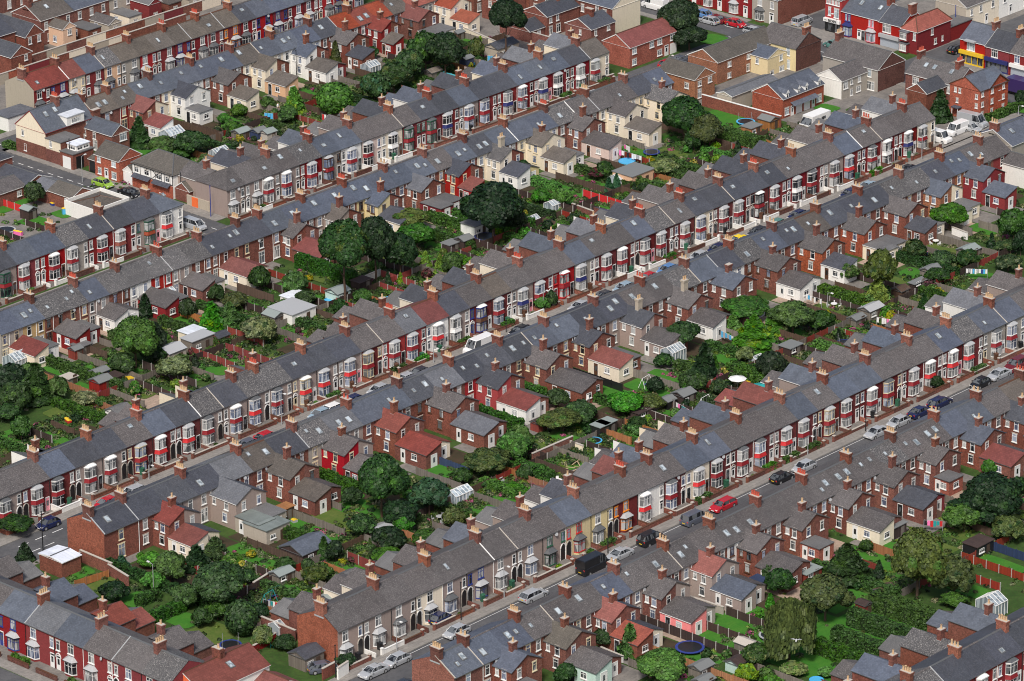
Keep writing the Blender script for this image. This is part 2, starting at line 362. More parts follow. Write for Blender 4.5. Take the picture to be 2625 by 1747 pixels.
def bay2(parent, x, y, apron='r', fr='white', wall='r', top='lead', gl='n', one=False, canopy='lead'):
    """canted bay: two storeys, or one with a lead canopy"""
    pj, W2, F2 = .55, .96, .64        # projection, half width at wall, half width at front
    def ring(k=1.0, d=0.0): return [(-W2*k-d, 0), (-F2*k-d, -pj*k-d), (F2*k+d, -pj*k-d), (W2*k+d, 0)]
    def slab(b, r, z0, z1, mat, top=True):
        for p, q in zip(r, r[1:]): b.face([(p[0], p[1], z0), (q[0], q[1], z0), (q[0], q[1], z1), (p[0], p[1], z1)], mat)
        if top: b.face([(p[0], p[1], z1) for p in r], mat); b.face([(p[0], p[1], z0) for p in reversed(r)], mat)
    lev = [(.42, 1.98)] if one else [(.36, 1.78), (2.56, 3.98)]
    def body():
        b = MB(); F = plain(fr); Wl = wall_mat(wall)
        slab(b, ring(), 0, lev[0][0]-.10, Wl)
        for (a, c) in lev:
            slab(b, ring(1, .07), a-.09, a+.01, F); slab(b, ring(1, .03), c-.07, c+.06, F)
            r = ring(); segs = [(r[0], r[1], 1), (r[1], r[2], 2), (r[2], r[3], 1)]
            for p, q, n in segs:
                for k in range(n+1):
                    t = k/n; X, Y = p[0]+(q[0]-p[0])*t, p[1]+(q[1]-p[1])*t; b.box(X-.032, X+.032, Y-.03, Y+.03, a+.02, c-.07, F, 'tu')
                for zz in (a+(c-a)*.70,):
                    dx, dy = q[0]-p[0], q[1]-p[1]; L = math.hypot(dx, dy); nx, ny = dy/L*.03, -dx/L*.03
                    b.face([(p[0]+nx, p[1]+ny, zz-.025), (q[0]+nx, q[1]+ny, zz-.025), (q[0]+nx, q[1]+ny, zz+.025), (p[0]+nx, p[1]+ny, zz+.025)], F)
        return b.mesh('bay_window')
    def pane():
        b = MB()
        slab(b, ring(.99), lev[0][0]+.02, lev[0][1]-.07, glass(gl), False); return b.mesh('pane')
    def apr():
        b = MB(); M = plain({'r': 'redp', 'R': 'redb', 'w': 'white', 'k': 'navy', 'g': 'darklead', 'n': 'brown', 'o': 'orange', 'p': 'pinkp', 'B': 'blue', 'c': 'cream'}[apron]) if apron != 'o' else roof_mat('R')
        r0, r1 = ring(1.0, .02), ring(1.0, .15)
        for (p, q), (p1, q1) in zip(zip(r1, r1[1:]), zip(r0, r0[1:])):
            b.face([(p[0], p[1], 1.86), (q[0], q[1], 1.86), (q1[0], q1[1], 2.46), (p1[0], p1[1], 2.46)], M)
        b.face([(p[0], p[1], 1.86) for p in reversed(r1)], M); return b.mesh('apron')
    def rf():
        b = MB(); M = plain(canopy if one else top); z0 = lev[-1][1]+.09; r = ring(1, .20 if one else .12); zt = z0+(.60 if one else .42)
        slab(b, r, z0, z0+.11, plain('black') if (one and canopy != 'redp') else plain(fr))
        ri = [(-W2*.55, 0), (-F2*.35, -.12), (F2*.35, -.12), (W2*.55, 0)]
        r2 = [(p[0]*1.0, p[1]) for p in r]
        for (p, q), (a, c) in zip(zip(r2, r2[1:]), zip(ri, ri[1:])):
            b.face([(p[0], p[1], z0+.112), (q[0], q[1], z0+.112), (c[0], c[1], zt), (a[0], a[1], zt)], M)
        b.face([(p[0], p[1], zt) for p in ri], M); return b.mesh('bay_roof')
    o = link('bay_window', cached(('bay', one, fr, wall), body), parent, (x, y, 0))
    for k in range(1 if one else 2): link('pane', cached(('bayp', one, gl), pane), o, (0, 0, 2.20*k))
    if not one: link('apron', cached(('apr', apron), apr), o, (0, 0, 0))
    link('bay_roof', cached(('bayr', one, fr, top, canopy), rf), o, (0, 0, 0)); return o
def pipe(parent, x, y, h, colr='black'):
    link('drainpipe', cached(('pipe', round(h, 1), colr), lambda: MB().tube((0, -.07, 0), (0, -.07, h), .05, plain(colr), 5).mesh('drainpipe')), parent, (x, y, 0))

# ---------------------------------------------------------------- the terraced house
EAVE, RISE, HN, HF = 4.82, 1.95, 3.2, 4.0     # eave height, ridge above it, depth from ridge to the viewer's side and to the far side
DEP = HN+HF
def house_core(t, w, roof, wall, endl=True, endr=True, ridge_col='brown', hipl=False, hipr=False, far=HF, near=HN, ev=EAVE, rise=RISE, gut='darklead', backw=None, gable=None):
    dep = near+far; b = MB(); Wm = wall_mat(wall); z = ev-.02
    b.face([(0, 0, 0), (w, 0, 0), (w, 0, z), (0, 0, z)], Wm); b.face([(w, dep, 0), (0, dep, 0), (0, dep, z), (w, dep, z)], wall_mat(backw or wall))
    b.face([(0, dep, 0), (0, 0, 0), (0, 0, z)] + ([] if hipl else [(0, near, z+rise)]) + [(0, dep, z)], wall_mat(gable) if gable else Wm)
    b.face([(w, 0, 0), (w, dep, 0), (w, dep, z)] + ([] if hipr else [(w, near, z+rise)]) + [(w, 0, z)], Wm)
    link('wall', b.mesh('wall'), t)
    r = MB(); M = roof_mat(roof); o = .22; zo = ev-o*rise/near; zf = ev-o*rise/far; th = .10
    xl, xr = (near if hipl else 0), (w-near if hipr else w); xa = -(.2 if (endl and hipl) else 0); xb = w+(.2 if (endr and hipr) else 0)
    if xl > xr: xl = xr = w/2
    r.face([(xa, -o, zo), (xb, -o, zo), (xr, near, ev+rise), (xl, near, ev+rise)], M)
    r.face([(xb, dep+o, zf), (xa, dep+o, zf), (xl, near, ev+rise), (xr, near, ev+rise)], M)
    if hipl: r.face([(xa, dep+o, zf), (xa, -o, zo), (xl, near, ev+rise)], M)
    else: r.face([(0, -o, zo), (0, near, ev+rise), (0, near, ev+rise-th), (0, -o, zo-th)], M)
    if hipr: r.face([(xb, -o, zo), (xb, dep+o, zf), (xr, near, ev+rise)], M)
    else: r.face([(w, near, ev+rise), (w, -o, zo), (w, -o, zo-th), (w, near, ev+rise-th)], M)
    r.face([(xa, -o, zo-th), (xb, -o, zo-th), (xb, -o, zo), (xa, -o, zo)], plain(gut)); r.face([(xb, -o, zo-th), (xa, -o, zo-th), (xa, 0.02, zo-th), (xb, 0.02, zo-th)], plain(gut))
    ro = link('roof', r.mesh('roof'), t)
    c = MB(); k = .11; rc = roof_mat(ridge_col) if ridge_col in ROOFC else plain(ridge_col)
    c.prism([(-k*1.6, -.06), (0, .07), (k*1.6, -.06)], xl, xr, lambda u, v, q: (q, near+u, ev+rise+v), rc)
    for hp, X, Xr in ((hipl, xa, xl), (hipr, xb, xr)):
        if hp:
            for yy, zz in ((-o, zo), (dep+o, zf)): c.tube((X, yy, zz), (Xr, near, ev+rise), .09, rc, 5)
    link('ridge_tiles', c.mesh('ridge_tiles'), ro)
    if not hipl and rng.random() < .20:
        v = MB(); vm = plain(rng.choice(['stone', 'lead', 'stone', 'white']))
        v.tube((.02, -o, zo+.03), (.02, near, ev+rise+.03), .085, vm, 4); link('verge_coping', v.mesh('verge_coping'), ro)
    if rng.random() < .22:
        d = link('satellite_dish', cached('dish', lambda: MB().face([(.26*math.cos(k*.785), -.12, .26*math.sin(k*.785)) for k in range(8)], plain('lead')).tube((0, 0, -.1), (0, -.12, 0), .03, plain('steel'), 4).mesh('satellite_dish')), t, (rng.uniform(.3, .7)*w, -.1, ev-.55), rng.uniform(-.5, .5)); d.rotation_euler[0] = -.3
    return ro
def roof_z(y, ev=EAVE, rise=RISE, near=HN): return ev+y*rise/near
def offshoot(t, w, L, W, side, roof, wallL, wallE, ev=4.0, rise=1.45, name='offshoot', main=EAVE, y0=0.0, win=True, fr='white', sgn=-1, wev=None, chim=None, cut=1.15, flat=False, dk='white', ev2=None):
    """half of a paired rear wing. side 'R': wing fills x from w-W to w (ridge on the party wall at x=w); 'L': x from 0 to W. sgn -1 grows to -Y (viewer side), +1 away."""
    xe, xr = (w-W, w) if side == 'R' else (W, 0.0)
    ya, yb = y0, y0+sgn*L
    b = MB(); A, E = wall_mat(wallL), wall_mat(wallE); zr = ev+(0 if flat else rise)
    def F(pts, m):
        b.face(pts, m)
    q = [(xe, ya, 0), (xe, yb, 0), (xe, yb, ev-.02), (xe, ya, ev-.02)]; F(q if (side == 'R') == (sgn < 0) else q[::-1], A)
    q = [(xe, yb, 0), (xr, yb, 0), (xr, yb, zr-.02), (xe, yb, ev-.02)]; F(q if (side == 'R') == (sgn < 0) else q[::-1], E)
    q = [(xr, yb, 0), (xr, ya, 0), (xr, ya, zr-.02), (xr, yb, zr-.02)]; F(q if (side == 'R') == (sgn < 0) else q[::-1], E)
    o = link(name, b.mesh(name), t)
    r = MB(); M = roof_mat(roof); ov = .15; s = 1 if side == 'L' else -1; xo = xe+s*ov; zo = ev-(0 if flat else ov*rise/W); yo = yb+sgn*ov; yi = ya-sgn*cut
    if main-.3 > ev and not flat and cut > .2:
        tt = (main-ev)/rise if rise else 0; tt = max(0, min(1, tt)); xm = xe+(xr-xe)*tt
        top = [(xo, ya, zo), (xo, yo, zo), (xr, yo, zr), (xr, yi, zr), (xm, ya, ev+rise*tt)]
    else: top = [(xo, ya, zo), (xo, yo, zo), (xr, yo, zr), (xr, ya if flat else yi, zr)]
    up = [(p[0], p[1], p[2]) for p in top]
    if (side == 'R') != (sgn < 0): up = up[::-1]
    r.face(up, M)
    th = .10
    e = [(xo, yo, zo), (xr, yo, zr), (xr, yo, zr-th), (xo, yo, zo-th)]; r.face(e, M)
    e = [(xo, ya, zo), (xo, yo, zo), (xo, yo, zo-th), (xo, ya, zo-th)]; r.face(e, plain('white') if fr == 'white' and wallL in 'cwpkh' else plain('darklead'))
    r.face([(xo, ya, zo-th), (xo, yo, zo-th), (xr, yo, zr-th), (xr, ya, zr-th)], plain('darklead'))
    link('offshoot_roof' if name == 'offshoot' else 'extension_roof', r.mesh('roof'), o)
    if chim: chimney(o, xr+s*.0, yb-sgn*(L*.72), zr-.05, pots=chim[1], colr=chim[0], ln=.95, wd=.62, ht=chim[2], along_y=False, below=.4, pot=chim[3])
    if win and sgn < 0:
        two = ev > 3.2
        if side == 'R':
            rz = -math.pi/2
            if two:
                window(o, xe, ya-.8, 2.75, .62, 1.0, fr, 'n', rz)
                if L > 2.4: window(o, xe, ya-L*.62, 2.55, .78, 1.3, fr, rng.choice('nbd'), rz)
                window(o, xe, ya-L*.55, .75, .85, 1.25, fr, rng.choice('nbd'), rz)
            else:
                window(o, xe, ya-L*.62, .95, 1.0, .9, fr, rng.choice('nbd'), rz, False)
                door(o, xe, ya-L*.26, 0, dk, None, .75, 1.95, rz, False)
        if two: window(o, (xe+xr)/2, yb, 2.65, .75, 1.25, fr, rng.choice('nbd'))
        elif W > 1.6:
            if rng.random() < .6: door(o, (xe+xr)/2, yb, 0, 'white', None, 1.15, 1.95, 0, False)
            else: window(o, (xe+xr)/2, yb, .95, 1.1, .85, fr, 'd', 0, False)
    return o

ORD = ['first', 'second', 'third', 'fourth', 'fifth', 'sixth', 'seventh', 'eighth', 'ninth', 'tenth', 'eleventh', 'twelfth', 'thirteenth', 'fourteenth', 'fifteenth', 'sixteenth',
       'seventeenth', 'eighteenth', 'nineteenth', 'twentieth']
def nth(i):
    if i < 20: return ORD[i]
    T = {2: 'twenty', 3: 'thirty', 4: 'forty', 5: 'fifty'}; n = i+1; a, c = divmod(n, 10)
    return T[a]+'-'+ORD[c-1] if c else {3: 'thirtieth', 4: 'fortieth', 5: 'fiftieth'}[a]
ROOFN = {'S': 'blue-grey slate roof', 'D': 'dark slate roof', 'G': 'pale grey roof', 'M': 'speckled old slate roof', 'P': 'worn purple-grey roof', 'T': 'brown tiled roof',
         'R': 'bright red tiled roof', 'Q': 'dull red tiled roof', 'B': 'brown tiled roof', 'F': 'flat grey roof', 'W': 'white roof', 'L': 'grey-green roof'}
WALLN = {'r': 'red painted brick', 'R': 'bright red painted', 'b': 'red brick', 'd': 'dark brick', 'o': 'orange brick', 'n': 'tan brick', 'p': 'pinkish pebbledashed', 'g': 'grey rendered',
         'c': 'cream painted', 'w': 'white painted', 'y': 'pale yellow painted', 'k': 'pink painted', 't': 'tan rendered', 'e': 'pale green', 'h': 'peach painted', 'v': 'beige rendered',
         's': 'dark rendered', 'O': 'orange painted', 'x': 'pale pink'}
APN = {'r': 'dark red apron on its bay', 'R': 'bright red apron on its bay', 'w': 'white apron on its bay', 'k': 'navy apron on its bay', 'g': 'grey apron on its bay', 'n': 'brown apron on its bay', 'o': 'tiled apron on its bay', 'B': 'blue bay', 'c': 'cream bay', 'p': 'pink bay'}
def front_house(X, Y, w, mirror, code, where, idx, rz=0, end=None, chim=None, single=False, off=None, hipl=False, hipr=False, gable=None):
    """code: roof wall apron [frame] [door]; mirror False: bay left, door right"""
    roof, wall, apr = code[0], code[1], code[2]; fr = {'W': 'white', 'C': 'cream', 'K': 'black', 'B': 'blue', 'N': 'brown', 'O': 'orange', 'X': 'redb', 'G': 'green'}[code[3] if len(code) > 3 else 'W']
    dcol = {'w': 'white', 'k': 'black', 'r': 'redp', 'n': 'brown', 'b': 'blue', 'g': 'green', 'c': 'cream', 'a': 'arch'}[code[4] if len(code) > 4 else 'w']
    lab = f"{WALLN[wall]} house with {ROOFN[roof]}, {nth(idx)} from left, {where}"
    if wall == 'b': wall = 'q'
    t = thing('terraced_house', lab, 'house', (X, Y, 0), rz, 'terraced houses')
    ro = house_core(t, w, roof, wall, ridge_col='brown' if roof in 'TRQ' else ('darklead' if w > 4.75 else 'P'), hipl=hipl, hipr=hipr, gable=gable)
    bx = (1.35 if w > 4.3 else 1.2); dx = w-.58; px_ = w-.58
    if mirror: bx, dx = w-(2.45 if w > 4.5 else 1.35), .58
    gl = rng.choice('nnbnd')
    bay2(t, bx, 0, apr if apr != '-' else 'r', fr, wall if wall in 'pgcwrRqky' else 'q', rng.choice(['white', 'lead', 'lead', 'darklead', 'lead']) if fr != 'green' else 'darklead', gl, one=single, canopy=rng.choice(['lead', 'darklead', 'lead']))
    if single: window(t, bx, 0, 2.95, 1.05, 1.4, fr if fr != 'black' else 'white', gl)
    window(t, dx, 0, 2.75, .68, 1.35, fr, rng.choice('nndb'))
    if dcol == 'arch': porch_arch(t, dx, 0, 'white' if rng.random() < .4 else 'stone')
    else: door(t, dx, 0, 0, dcol, rng.choice(['white', 'stone']) if wall in 'rRpqc' and rng.random() < .6 else None)
    if mirror and w > 4.5 and not single: door(t, w-.55, 0, 0, rng.choice(['white', 'black', 'white', 'pinkp', 'brown', 'black']), None, .66, 2.0, 0, False)
    pipe(t, w-.08, 0, EAVE-.1, rng.choice(['black', 'white', 'black']))
    if chim: chimney(ro, 0 if chim != 'end' else .32, HN, EAVE+RISE-.1, rng.choice([3, 4, 4, 4]), rng.choice('bbba'), 'potr' if rng.random() < .2 else 'pot', below=.9)
    if off:
        L, W, rf, wl, side, ch = off
        offshoot(t, w, L, W, side, rf, wl, wl, y0=DEP, sgn=1, win=False, chim=('b', 1, 1.2, 'pot') if ch else None, cut=.9)
        offshoot(t, w, 3.4, W*.96, side, rng.choice([rf, 'P', 'F']), wl, wl, ev=2.4, rise=1.0, name='extension', y0=DEP+L, sgn=1, win=False, cut=.02)
    return t, ro
def rear_house(X, Y, w, code, where, idx, side, off=None, ext=None, chim=None, rz=0, hipl=False, hipr=False, gable=None):
    roof, wall = code[0], code[1]
    lab = f"{WALLN[wall]} house with {ROOFN[roof]}, {nth(idx)} from left, {where}"
    t = thing('terraced_house', lab, 'house', (X, Y, 0), rz, 'terraced houses')
    ro = house_core(t, w, roof, wall, ridge_col='brown' if roof in 'TRQ' else ('darklead' if w > 4.75 else 'P'), hipl=hipl, hipr=hipr, gable=gable)
    W = off[1] if off else (ext[1] if ext else 0)
    free = w-W; cx = free/2 if side == 'R' else w-free/2
    fr = rng.choice(['white']*6+['brown', 'cream'])
    if not off and free < w: cx2 = w*.28 if side == 'L' else w*.72; window(t, cx2, 0, 2.9, .8, 1.4, fr, rng.choice('ndb'))
    window(t, cx, 0, 2.9, min(.85, free*.5), 1.4, fr, rng.choice('ndb'))
    if free > 1.2:
        if rng.random() < .6: window(t, cx, 0, .35, min(1.2, free*.62), 1.9, fr, rng.choice('ndb'), 0, True)
        else: window(t, cx, 0, .8, .95, 1.3, fr, 'n')
    pipe(t, free+.1 if side == 'R' else w-free-.1, 0, EAVE-.1, rng.choice(['white', 'black', 'white']))
    if chim: chimney(ro, 0 if chim != 'end' else .32, HN, EAVE+RISE-.1, rng.choice([3, 4, 4, 2]), rng.choice('bbbd'), 'potr' if rng.random() < .2 else 'pot', below=.9)
    y = 0
    if off:
        L, W, rf, wl, we, ch = off
        offshoot(t, w, L, W, side, rf, wl, we, chim=ch, fr=fr); y = -L
    if ext:
        L, W, rf, wl, we = ext[:5]; flat = rf in 'FL'
        offshoot(t, w, L, W, side, rf, wl, we, ev=2.35, rise=1.05, name='extension', y0=y, win=True, cut=.02, main=2.3, flat=flat, dk=rng.choice(['white', 'white', 'brown', 'black']))
        y -= L
    for k in range(rng.choice([0, 1, 1, 2])):
        xx = w*(.3+.4*k+rng.uniform(-.05, .1)); yy = rng.uniform(1.0, 2.2)
        big = rng.random() < .4
        skylight(ro, xx, yy, roof_z(yy)+.02, math.atan2(RISE, HN), .72 if big else .45, 1.0 if big else .62, 's')
    return t, y
# ---------------------------------------------------------------- rows of houses
ROWY = {'1': 138.2, '2': 121.3, '3': 79.2, '3L': 80.0, '4': 60.4, '5': 16.4, '6': -2.7, '7': -46.8, '8': -66.8, '9': -114.5}
plots = []      # (row, x0, x1, y_house_end, y_mid, label position)
def mid(a, b, f=.5): return a+(b-a)*f
fronts = []
def front_row(row, where, chims, codes, start=None, endx=None, single=lambda i: False, offc=None, hipl=False, hipr=False):
    """chims: x pixel of each chimney on the ridge; codes: per gap between chimneys one or two house codes"""
    Yr = ROWY[row]; Yf = Yr-HN; X = [xat(c, Yr, EAVE+RISE) if abs(c) < 1e5 else None for c in chims]; i = 0
    for g, cs in enumerate(codes):
        xa, xb = X[g], X[g+1]; n = len(cs)
        xs = [xa, xb] if n == 1 else ([xa, mid(xa, xb, .475), xb] if n == 2 else [xa, mid(xa, xb, 1/3), mid(xa, xb, 2/3), xb])
        for k, c in enumerate(cs):
            a, b = xs[k], xs[k+1]; mir = (k % 2 == 1)
            last = g == len(codes)-1 and k == n-1; first = g == 0 and k == 0
            rf = (offc[i % len(offc)] if offc else None)
            off = (rng.choice([4.6, 5.4, 6.0]), 2.6, rf, rng.choice('bbpcbw'), 'L' if mir else 'R', not mir) if rf else None
            if off and row == '5' and i < 17: off = None if i % 3 else (2.4,)+off[1:5]+(True,)
            if off and row == '7' and i < 13: off = (3.6,)+off[1:]
            ch = (k == 0) and not (first and hipl)
            t, ro = front_house(a, Yf, b-a, mir, c, where, i, chim=('end' if row in '71' else True) if (ch and first) else ch, single=single(i), off=off, hipl=hipl and first, hipr=hipr and last, gable={'7': 'a', '1': 'v'}.get(row) if first else None)
            if last and not hipr: chimney(ro, b-a-.32, HN, EAVE+RISE-.1, 3, 'b', 'pot', below=.9) if row in ('3L',) else None
            if rng.random() < .28:
                yy = rng.uniform(.9, 2.3); skylight(ro, (b-a)*rng.uniform(.3, .7), yy, roof_z(yy)+.02, math.atan2(RISE, HN), rng.choice([.42, .7]), rng.choice([.6, .95]))
            fronts.append((row, a, b, Yf, mir, c, i)); plots.append((row, 'back', a, b, Yf+DEP+(9.0 if off else 3), where, i)); i += 1
def rear_row(row, where, chims, codes, units, hipr=False):
    Yr = ROWY[row]; Yf = Yr-HN; X = [xat(c, Yr, EAVE+RISE) for c in chims]; i = 0
    for g, cs in enumerate(codes):
        xa, xb = X[g], X[g+1]; n = len(cs); xs = [xa, xb] if n == 1 else [xa, mid(xa, xb), xb]; u = units[g]
        for k, c in enumerate(cs):
            a, b = xs[k], xs[k+1]; w = b-a; side = 'R' if k == 0 else 'L'; off = ext = None
            if u:
                # unit: (L, roofA, roofB, wallA, wallB, chim, extL, extroofA, extroofB, extwallA, extwallB)
                L, ra, rb, wa, wb, ch, eL, era, erb, ewa, ewb = u
                if L: off = (L, min(2.85, w*.6), (ra, rb)[k], (wa, wb)[k], (wa, wb)[k] if not isinstance(ch, tuple) or len(ch) < 5 else ch[4], None)
                if L and ch and k == 0: off = off[:5]+(ch[:4],)
                e = (era, erb)[k]
                if eL and e != '-': ext = (eL if k == 0 else eL*.85, min(3.1 if k == 0 else 2.7, w*.65), e, (ewa, ewb)[k], (ewa, ewb)[k])
            t, y = rear_house(a, Yf, w, c, where, i, side, off, ext, chim=('end' if g == 0 and row in '68' else True) if k == 0 else False, gable='a' if g == 0 and row in '68' else None, hipr=hipr and g == len(codes)-1 and k == n-1)
            plots.append((row, 'front', a, b, Yf+y, where, i)); i += 1
WH = {'1': 'far upper left street', '2': 'upper left backs', '3': 'row beside half-timbered house',
      '3L': 'short left edge row', '4': 'upper long backs row', '5': 'long middle bay row',
      '6': 'middle backs row', '7': 'lower bay row', '8': 'lowest backs row',
      '9': 'bottom right bay row', '10': 'red bottom left row'}
ch = ('b', 1, 1.0, 'pot'); ct = ('b', 1, 1.5, 'pot'); cr = ('b', 2, 1.3, 'potr'); cc = ('v', 2, 1.5, 'pot')
front_row('1', WH['1'], [52, 141, 232, 324, 414, 499, 583, 666, 745, 822, 898],
  [['Qr-W', 'Qr-Bk'], ['Qc-C', 'Srr'], ['Mh-W', 'Tg-W'], ['TR-W', 'Tr-Ww'], ['Tr-B', 'Tr-Wk'], ['Tr-Wr', 'Tr-O'], ['Dr-W', 'SR-Bb'], ['Sr-Bw', 'Sr-Wk'], ['Dr-Ww', 'SR-Wc'], ['Dr-B', 'Sr-Wk']],
  single=lambda i: True)
front_row('3L', WH['3L'], [-125, 4, 129, 252, 372, 430],
  [['Dbr', 'DprG'], ['Srr', 'SRr'], ['Mgr', 'Drr'], ['Dro', 'DpoG'], ['SwR']], hipr=True)
front_row('3', WH['3'], [545, 680, 788, 890, 995, 1094, 1190, 1289, 1379, 1475, 1525],
  [['Pp-W', 'Pp-W', 'PprW'], ['PprW', 'MrrW'], ['SgrNn', 'Swr'], ['PxrW', 'Pcw'], ['PrrG', 'DrrG'], ['DrkW', 'SprW'], ['DrrW', 'Drk'], ['SrrW', 'Srk'], ['SrwW', 'Drw'], ['Tcr']],
  single=lambda i: i < 2, offc='PGDPPSPPGDSSPDPSSG', hipl=True)
front_row('5', WH['5'], [-52, 84, 220, 349, 471, 592, 649, 770, 884, 998, 1109, 1220, 1326, 1432, 1540, 1639, 1741, 1840, 1931, 2027, 2123, 2220, 2312, 2358],
  [['PprWa', 'PbrWa'], ['SbrWa', 'DprWa'], ['DprWa', 'PbrCa'], ['SbRWa', 'DbRWa'], ['MprWa', 'DprWw'], ['MpRWa'], ['MprWk', 'DpRCc'], ['DpRWw', 'DpRWw'], ['PbrCk', 'PRrWw'],
   ['GRrWw', 'QwRWw'], ['DpwWw', 'PbnBb'], ['TbrWw', 'PpkWw'], ['PrrWw', 'PRrXr'], ['SgkWw', 'PbrWk'], ['PbrWk', 'SbrWa'], ['MbrWw', 'PbrWw'], ['DcrWw', 'DbrWk'], ['DbrWk', 'DbrKk'],
   ['DrrWw', 'PrwWw'], ['PrrWw', 'PprWk'], ['SrRWk', 'PrrWw'], ['PrwWk', 'PrkWk'], ['PcrWn']], offc='PPSDGDPPDSPGPDSP')
front_row('7', WH['7'], [818, 956, 1088, 1218, 1345, 1469, 1589, 1657, 1774, 1886, 1998, 2108, 2217, 2324, 2424, 2535, 2640, 2742],
  [['Pp-Wa', 'Pp-Wa'], ['Pp-Wa', 'Pc-Wa'], ['Pp-Wa', 'Pp-Ba'], ['Pp-Wa', 'Pp-Wa'], ['Pp-Ga', 'Sy-Xa'], ['Py-Wa', 'Pb-Oa'], ['PwRWw'], ['PbrWk', 'ScRWk'], ['SbrWk', 'PbrWw'], ['PbRWw', 'PbRWw'],
   ['SbrWk', 'PbrCk'], ['SbrWw', 'SbrWw'], ['PbrCk', 'PbrWw'], ['PbRWk', 'SbRWw'], ['MbRWw', 'SgrWc'], ['SgrWw', 'PbrWw'], ['Pbr', 'Dbr']],
  single=lambda i: i < 12, offc='PGPPPPSPPPDRQSPPRSQQPSDPSSPP')
front_row('9', WH['9'], [2080, 2203, 2324, 2447, 2570, 2690], [['Mbr', 'Sbr'], ['Dbr', 'DbrKk'], ['Mrr', 'DrwWk'], ['Drr', 'DrrWk'], ['Dbr', 'Dbr']], offc='SMSPSSMDSS')
rear_row('2', WH['2'], [207, 271, 379, 486, 588, 691, 788, 888, 972, 1060, 1150],
  [['Tb'], ['Tr', 'Sb'], ['Sc', 'Sw'], ['Sb', 'Sb'], ['Tc', 'Sc'], ['Sw', 'Sw'], ['Db', 'Rb'], ['Qr', 'Rb'], ['Tb', 'Rg'], ['Rg', 'Rg']],
  [None, (3.6, 'Q', 'Q', 'b', 'c', None, 4.2, 'Q', '-', 'w', 'w'), (3.6, 'D', 'D', 'w', 'w', None, 3.6, 'F', '-', 'w', 'w'), (4, 'P', 'P', 'b', 'b', None, 4.6, 'T', '-', 'c', 'c'),
   (3.4, 'T', 'T', 'c', 'b', None, 5, 'T', '-', 'h', 'c'), (3.6, 'S', 'D', 'w', 'b', ct, 5, 'T', 'T', 'w', 'r'), (4.2, 'P', 'P', 'b', 'b', ct, 4, 'D', '-', 'b', 'b'),
   (3.6, 'Q', 'Q', 'r', 'b', ch, 3, 'T', '-', 'r', 'r'), (4.6, 'Q', 'Q', 'b', 'b', ch, 4.5, 'F', 'F', 'c', 'c'), (4, 'R', 'R', 'c', 'c', None, 4.5, 'R', '-', 'c', 'c')])
rear_row('4', WH['4'], [-38, 75, 187, 294, 402, 504, 603, 659, 770, 876, 981, 1082, 1185, 1289, 1393, 1498, 1597, 1690],
  [['Sg', 'St'], ['Mb', 'Mb'], ['Sp', 'Mb'], ['Mw', 'MR'], ['Mp', 'Mb'], ['Db', 'Db'], ['Db'], ['Sb', 'Sb'], ['Sp', 'Sb'], ['Sy', 'Sb'], ['Sb', 'Sb'], ['Pb', 'Sb'], ['Dc', 'Sb'], ['Sc', 'Sc'], ['Mb', 'Pb'],
   ['Pc', 'Pc'], ['Dc', 'Sb']],
  [(0, 'S', 'S', 'w', 'w', None, 5.5, 'Q', 'F', 'c', 'w'), (0, 'S', 'S', 'w', 'w', None, 5, 'P', 'F', 'r', 'r'), (0, 'S', 'S', 'w', 'w', None, 4, 'P', 'P', 'w', 'w'), (0, 'S', 'S', 'w', 'w', None, 6, 'P', 'F', 'r', 'r'),
   (0, 'S', 'S', 'w', 'w', None, 5, 'P', 'F', 'b', 'c'), (0, 'P', 'P', 'b', 'b', ct, 6, 'Q', 'Q', 'c', 'c'), None, (2.6, 'P', 'P', 'b', 'b', ct, 6, 'Q', 'Q', 'b', 'b'), (2.8, 'T', 'D', 'p', 'b', ct, 3, 'F', '-', 'c', 'b'),
   (2.8, 'S', 'S', 'y', 'b', ct, 5, 'D', 'D', 'c', 'c'), (3.4, 'G', 'G', 'b', 'b', None, 4.5, 'F', 'F', 'r', 'r'), (3.0, 'D', 'D', 'R', 'b', None, 3, 'Q', '-', 'R', 'b'), (3.2, 'M', 'S', 'c', 'b', cc, 4, 'D', 'D', 'w', 'y'),
   (3.4, 'T', 'T', 'c', 'c', ('b', 1, .9, 'pot'), 5, 'T', 'F', 'c', 'w'), (3.4, 'P', 'P', 'b', 'b', ct, 6, 'P', '-', 'x', 'b'), (4, 'P', 'P', 'c', 'c', None, 5.5, 'T', '-', 'c', 'c'), (5, 'M', 'M', 'c', 'c', ch, 0, '-', '-', 'c', 'c')])
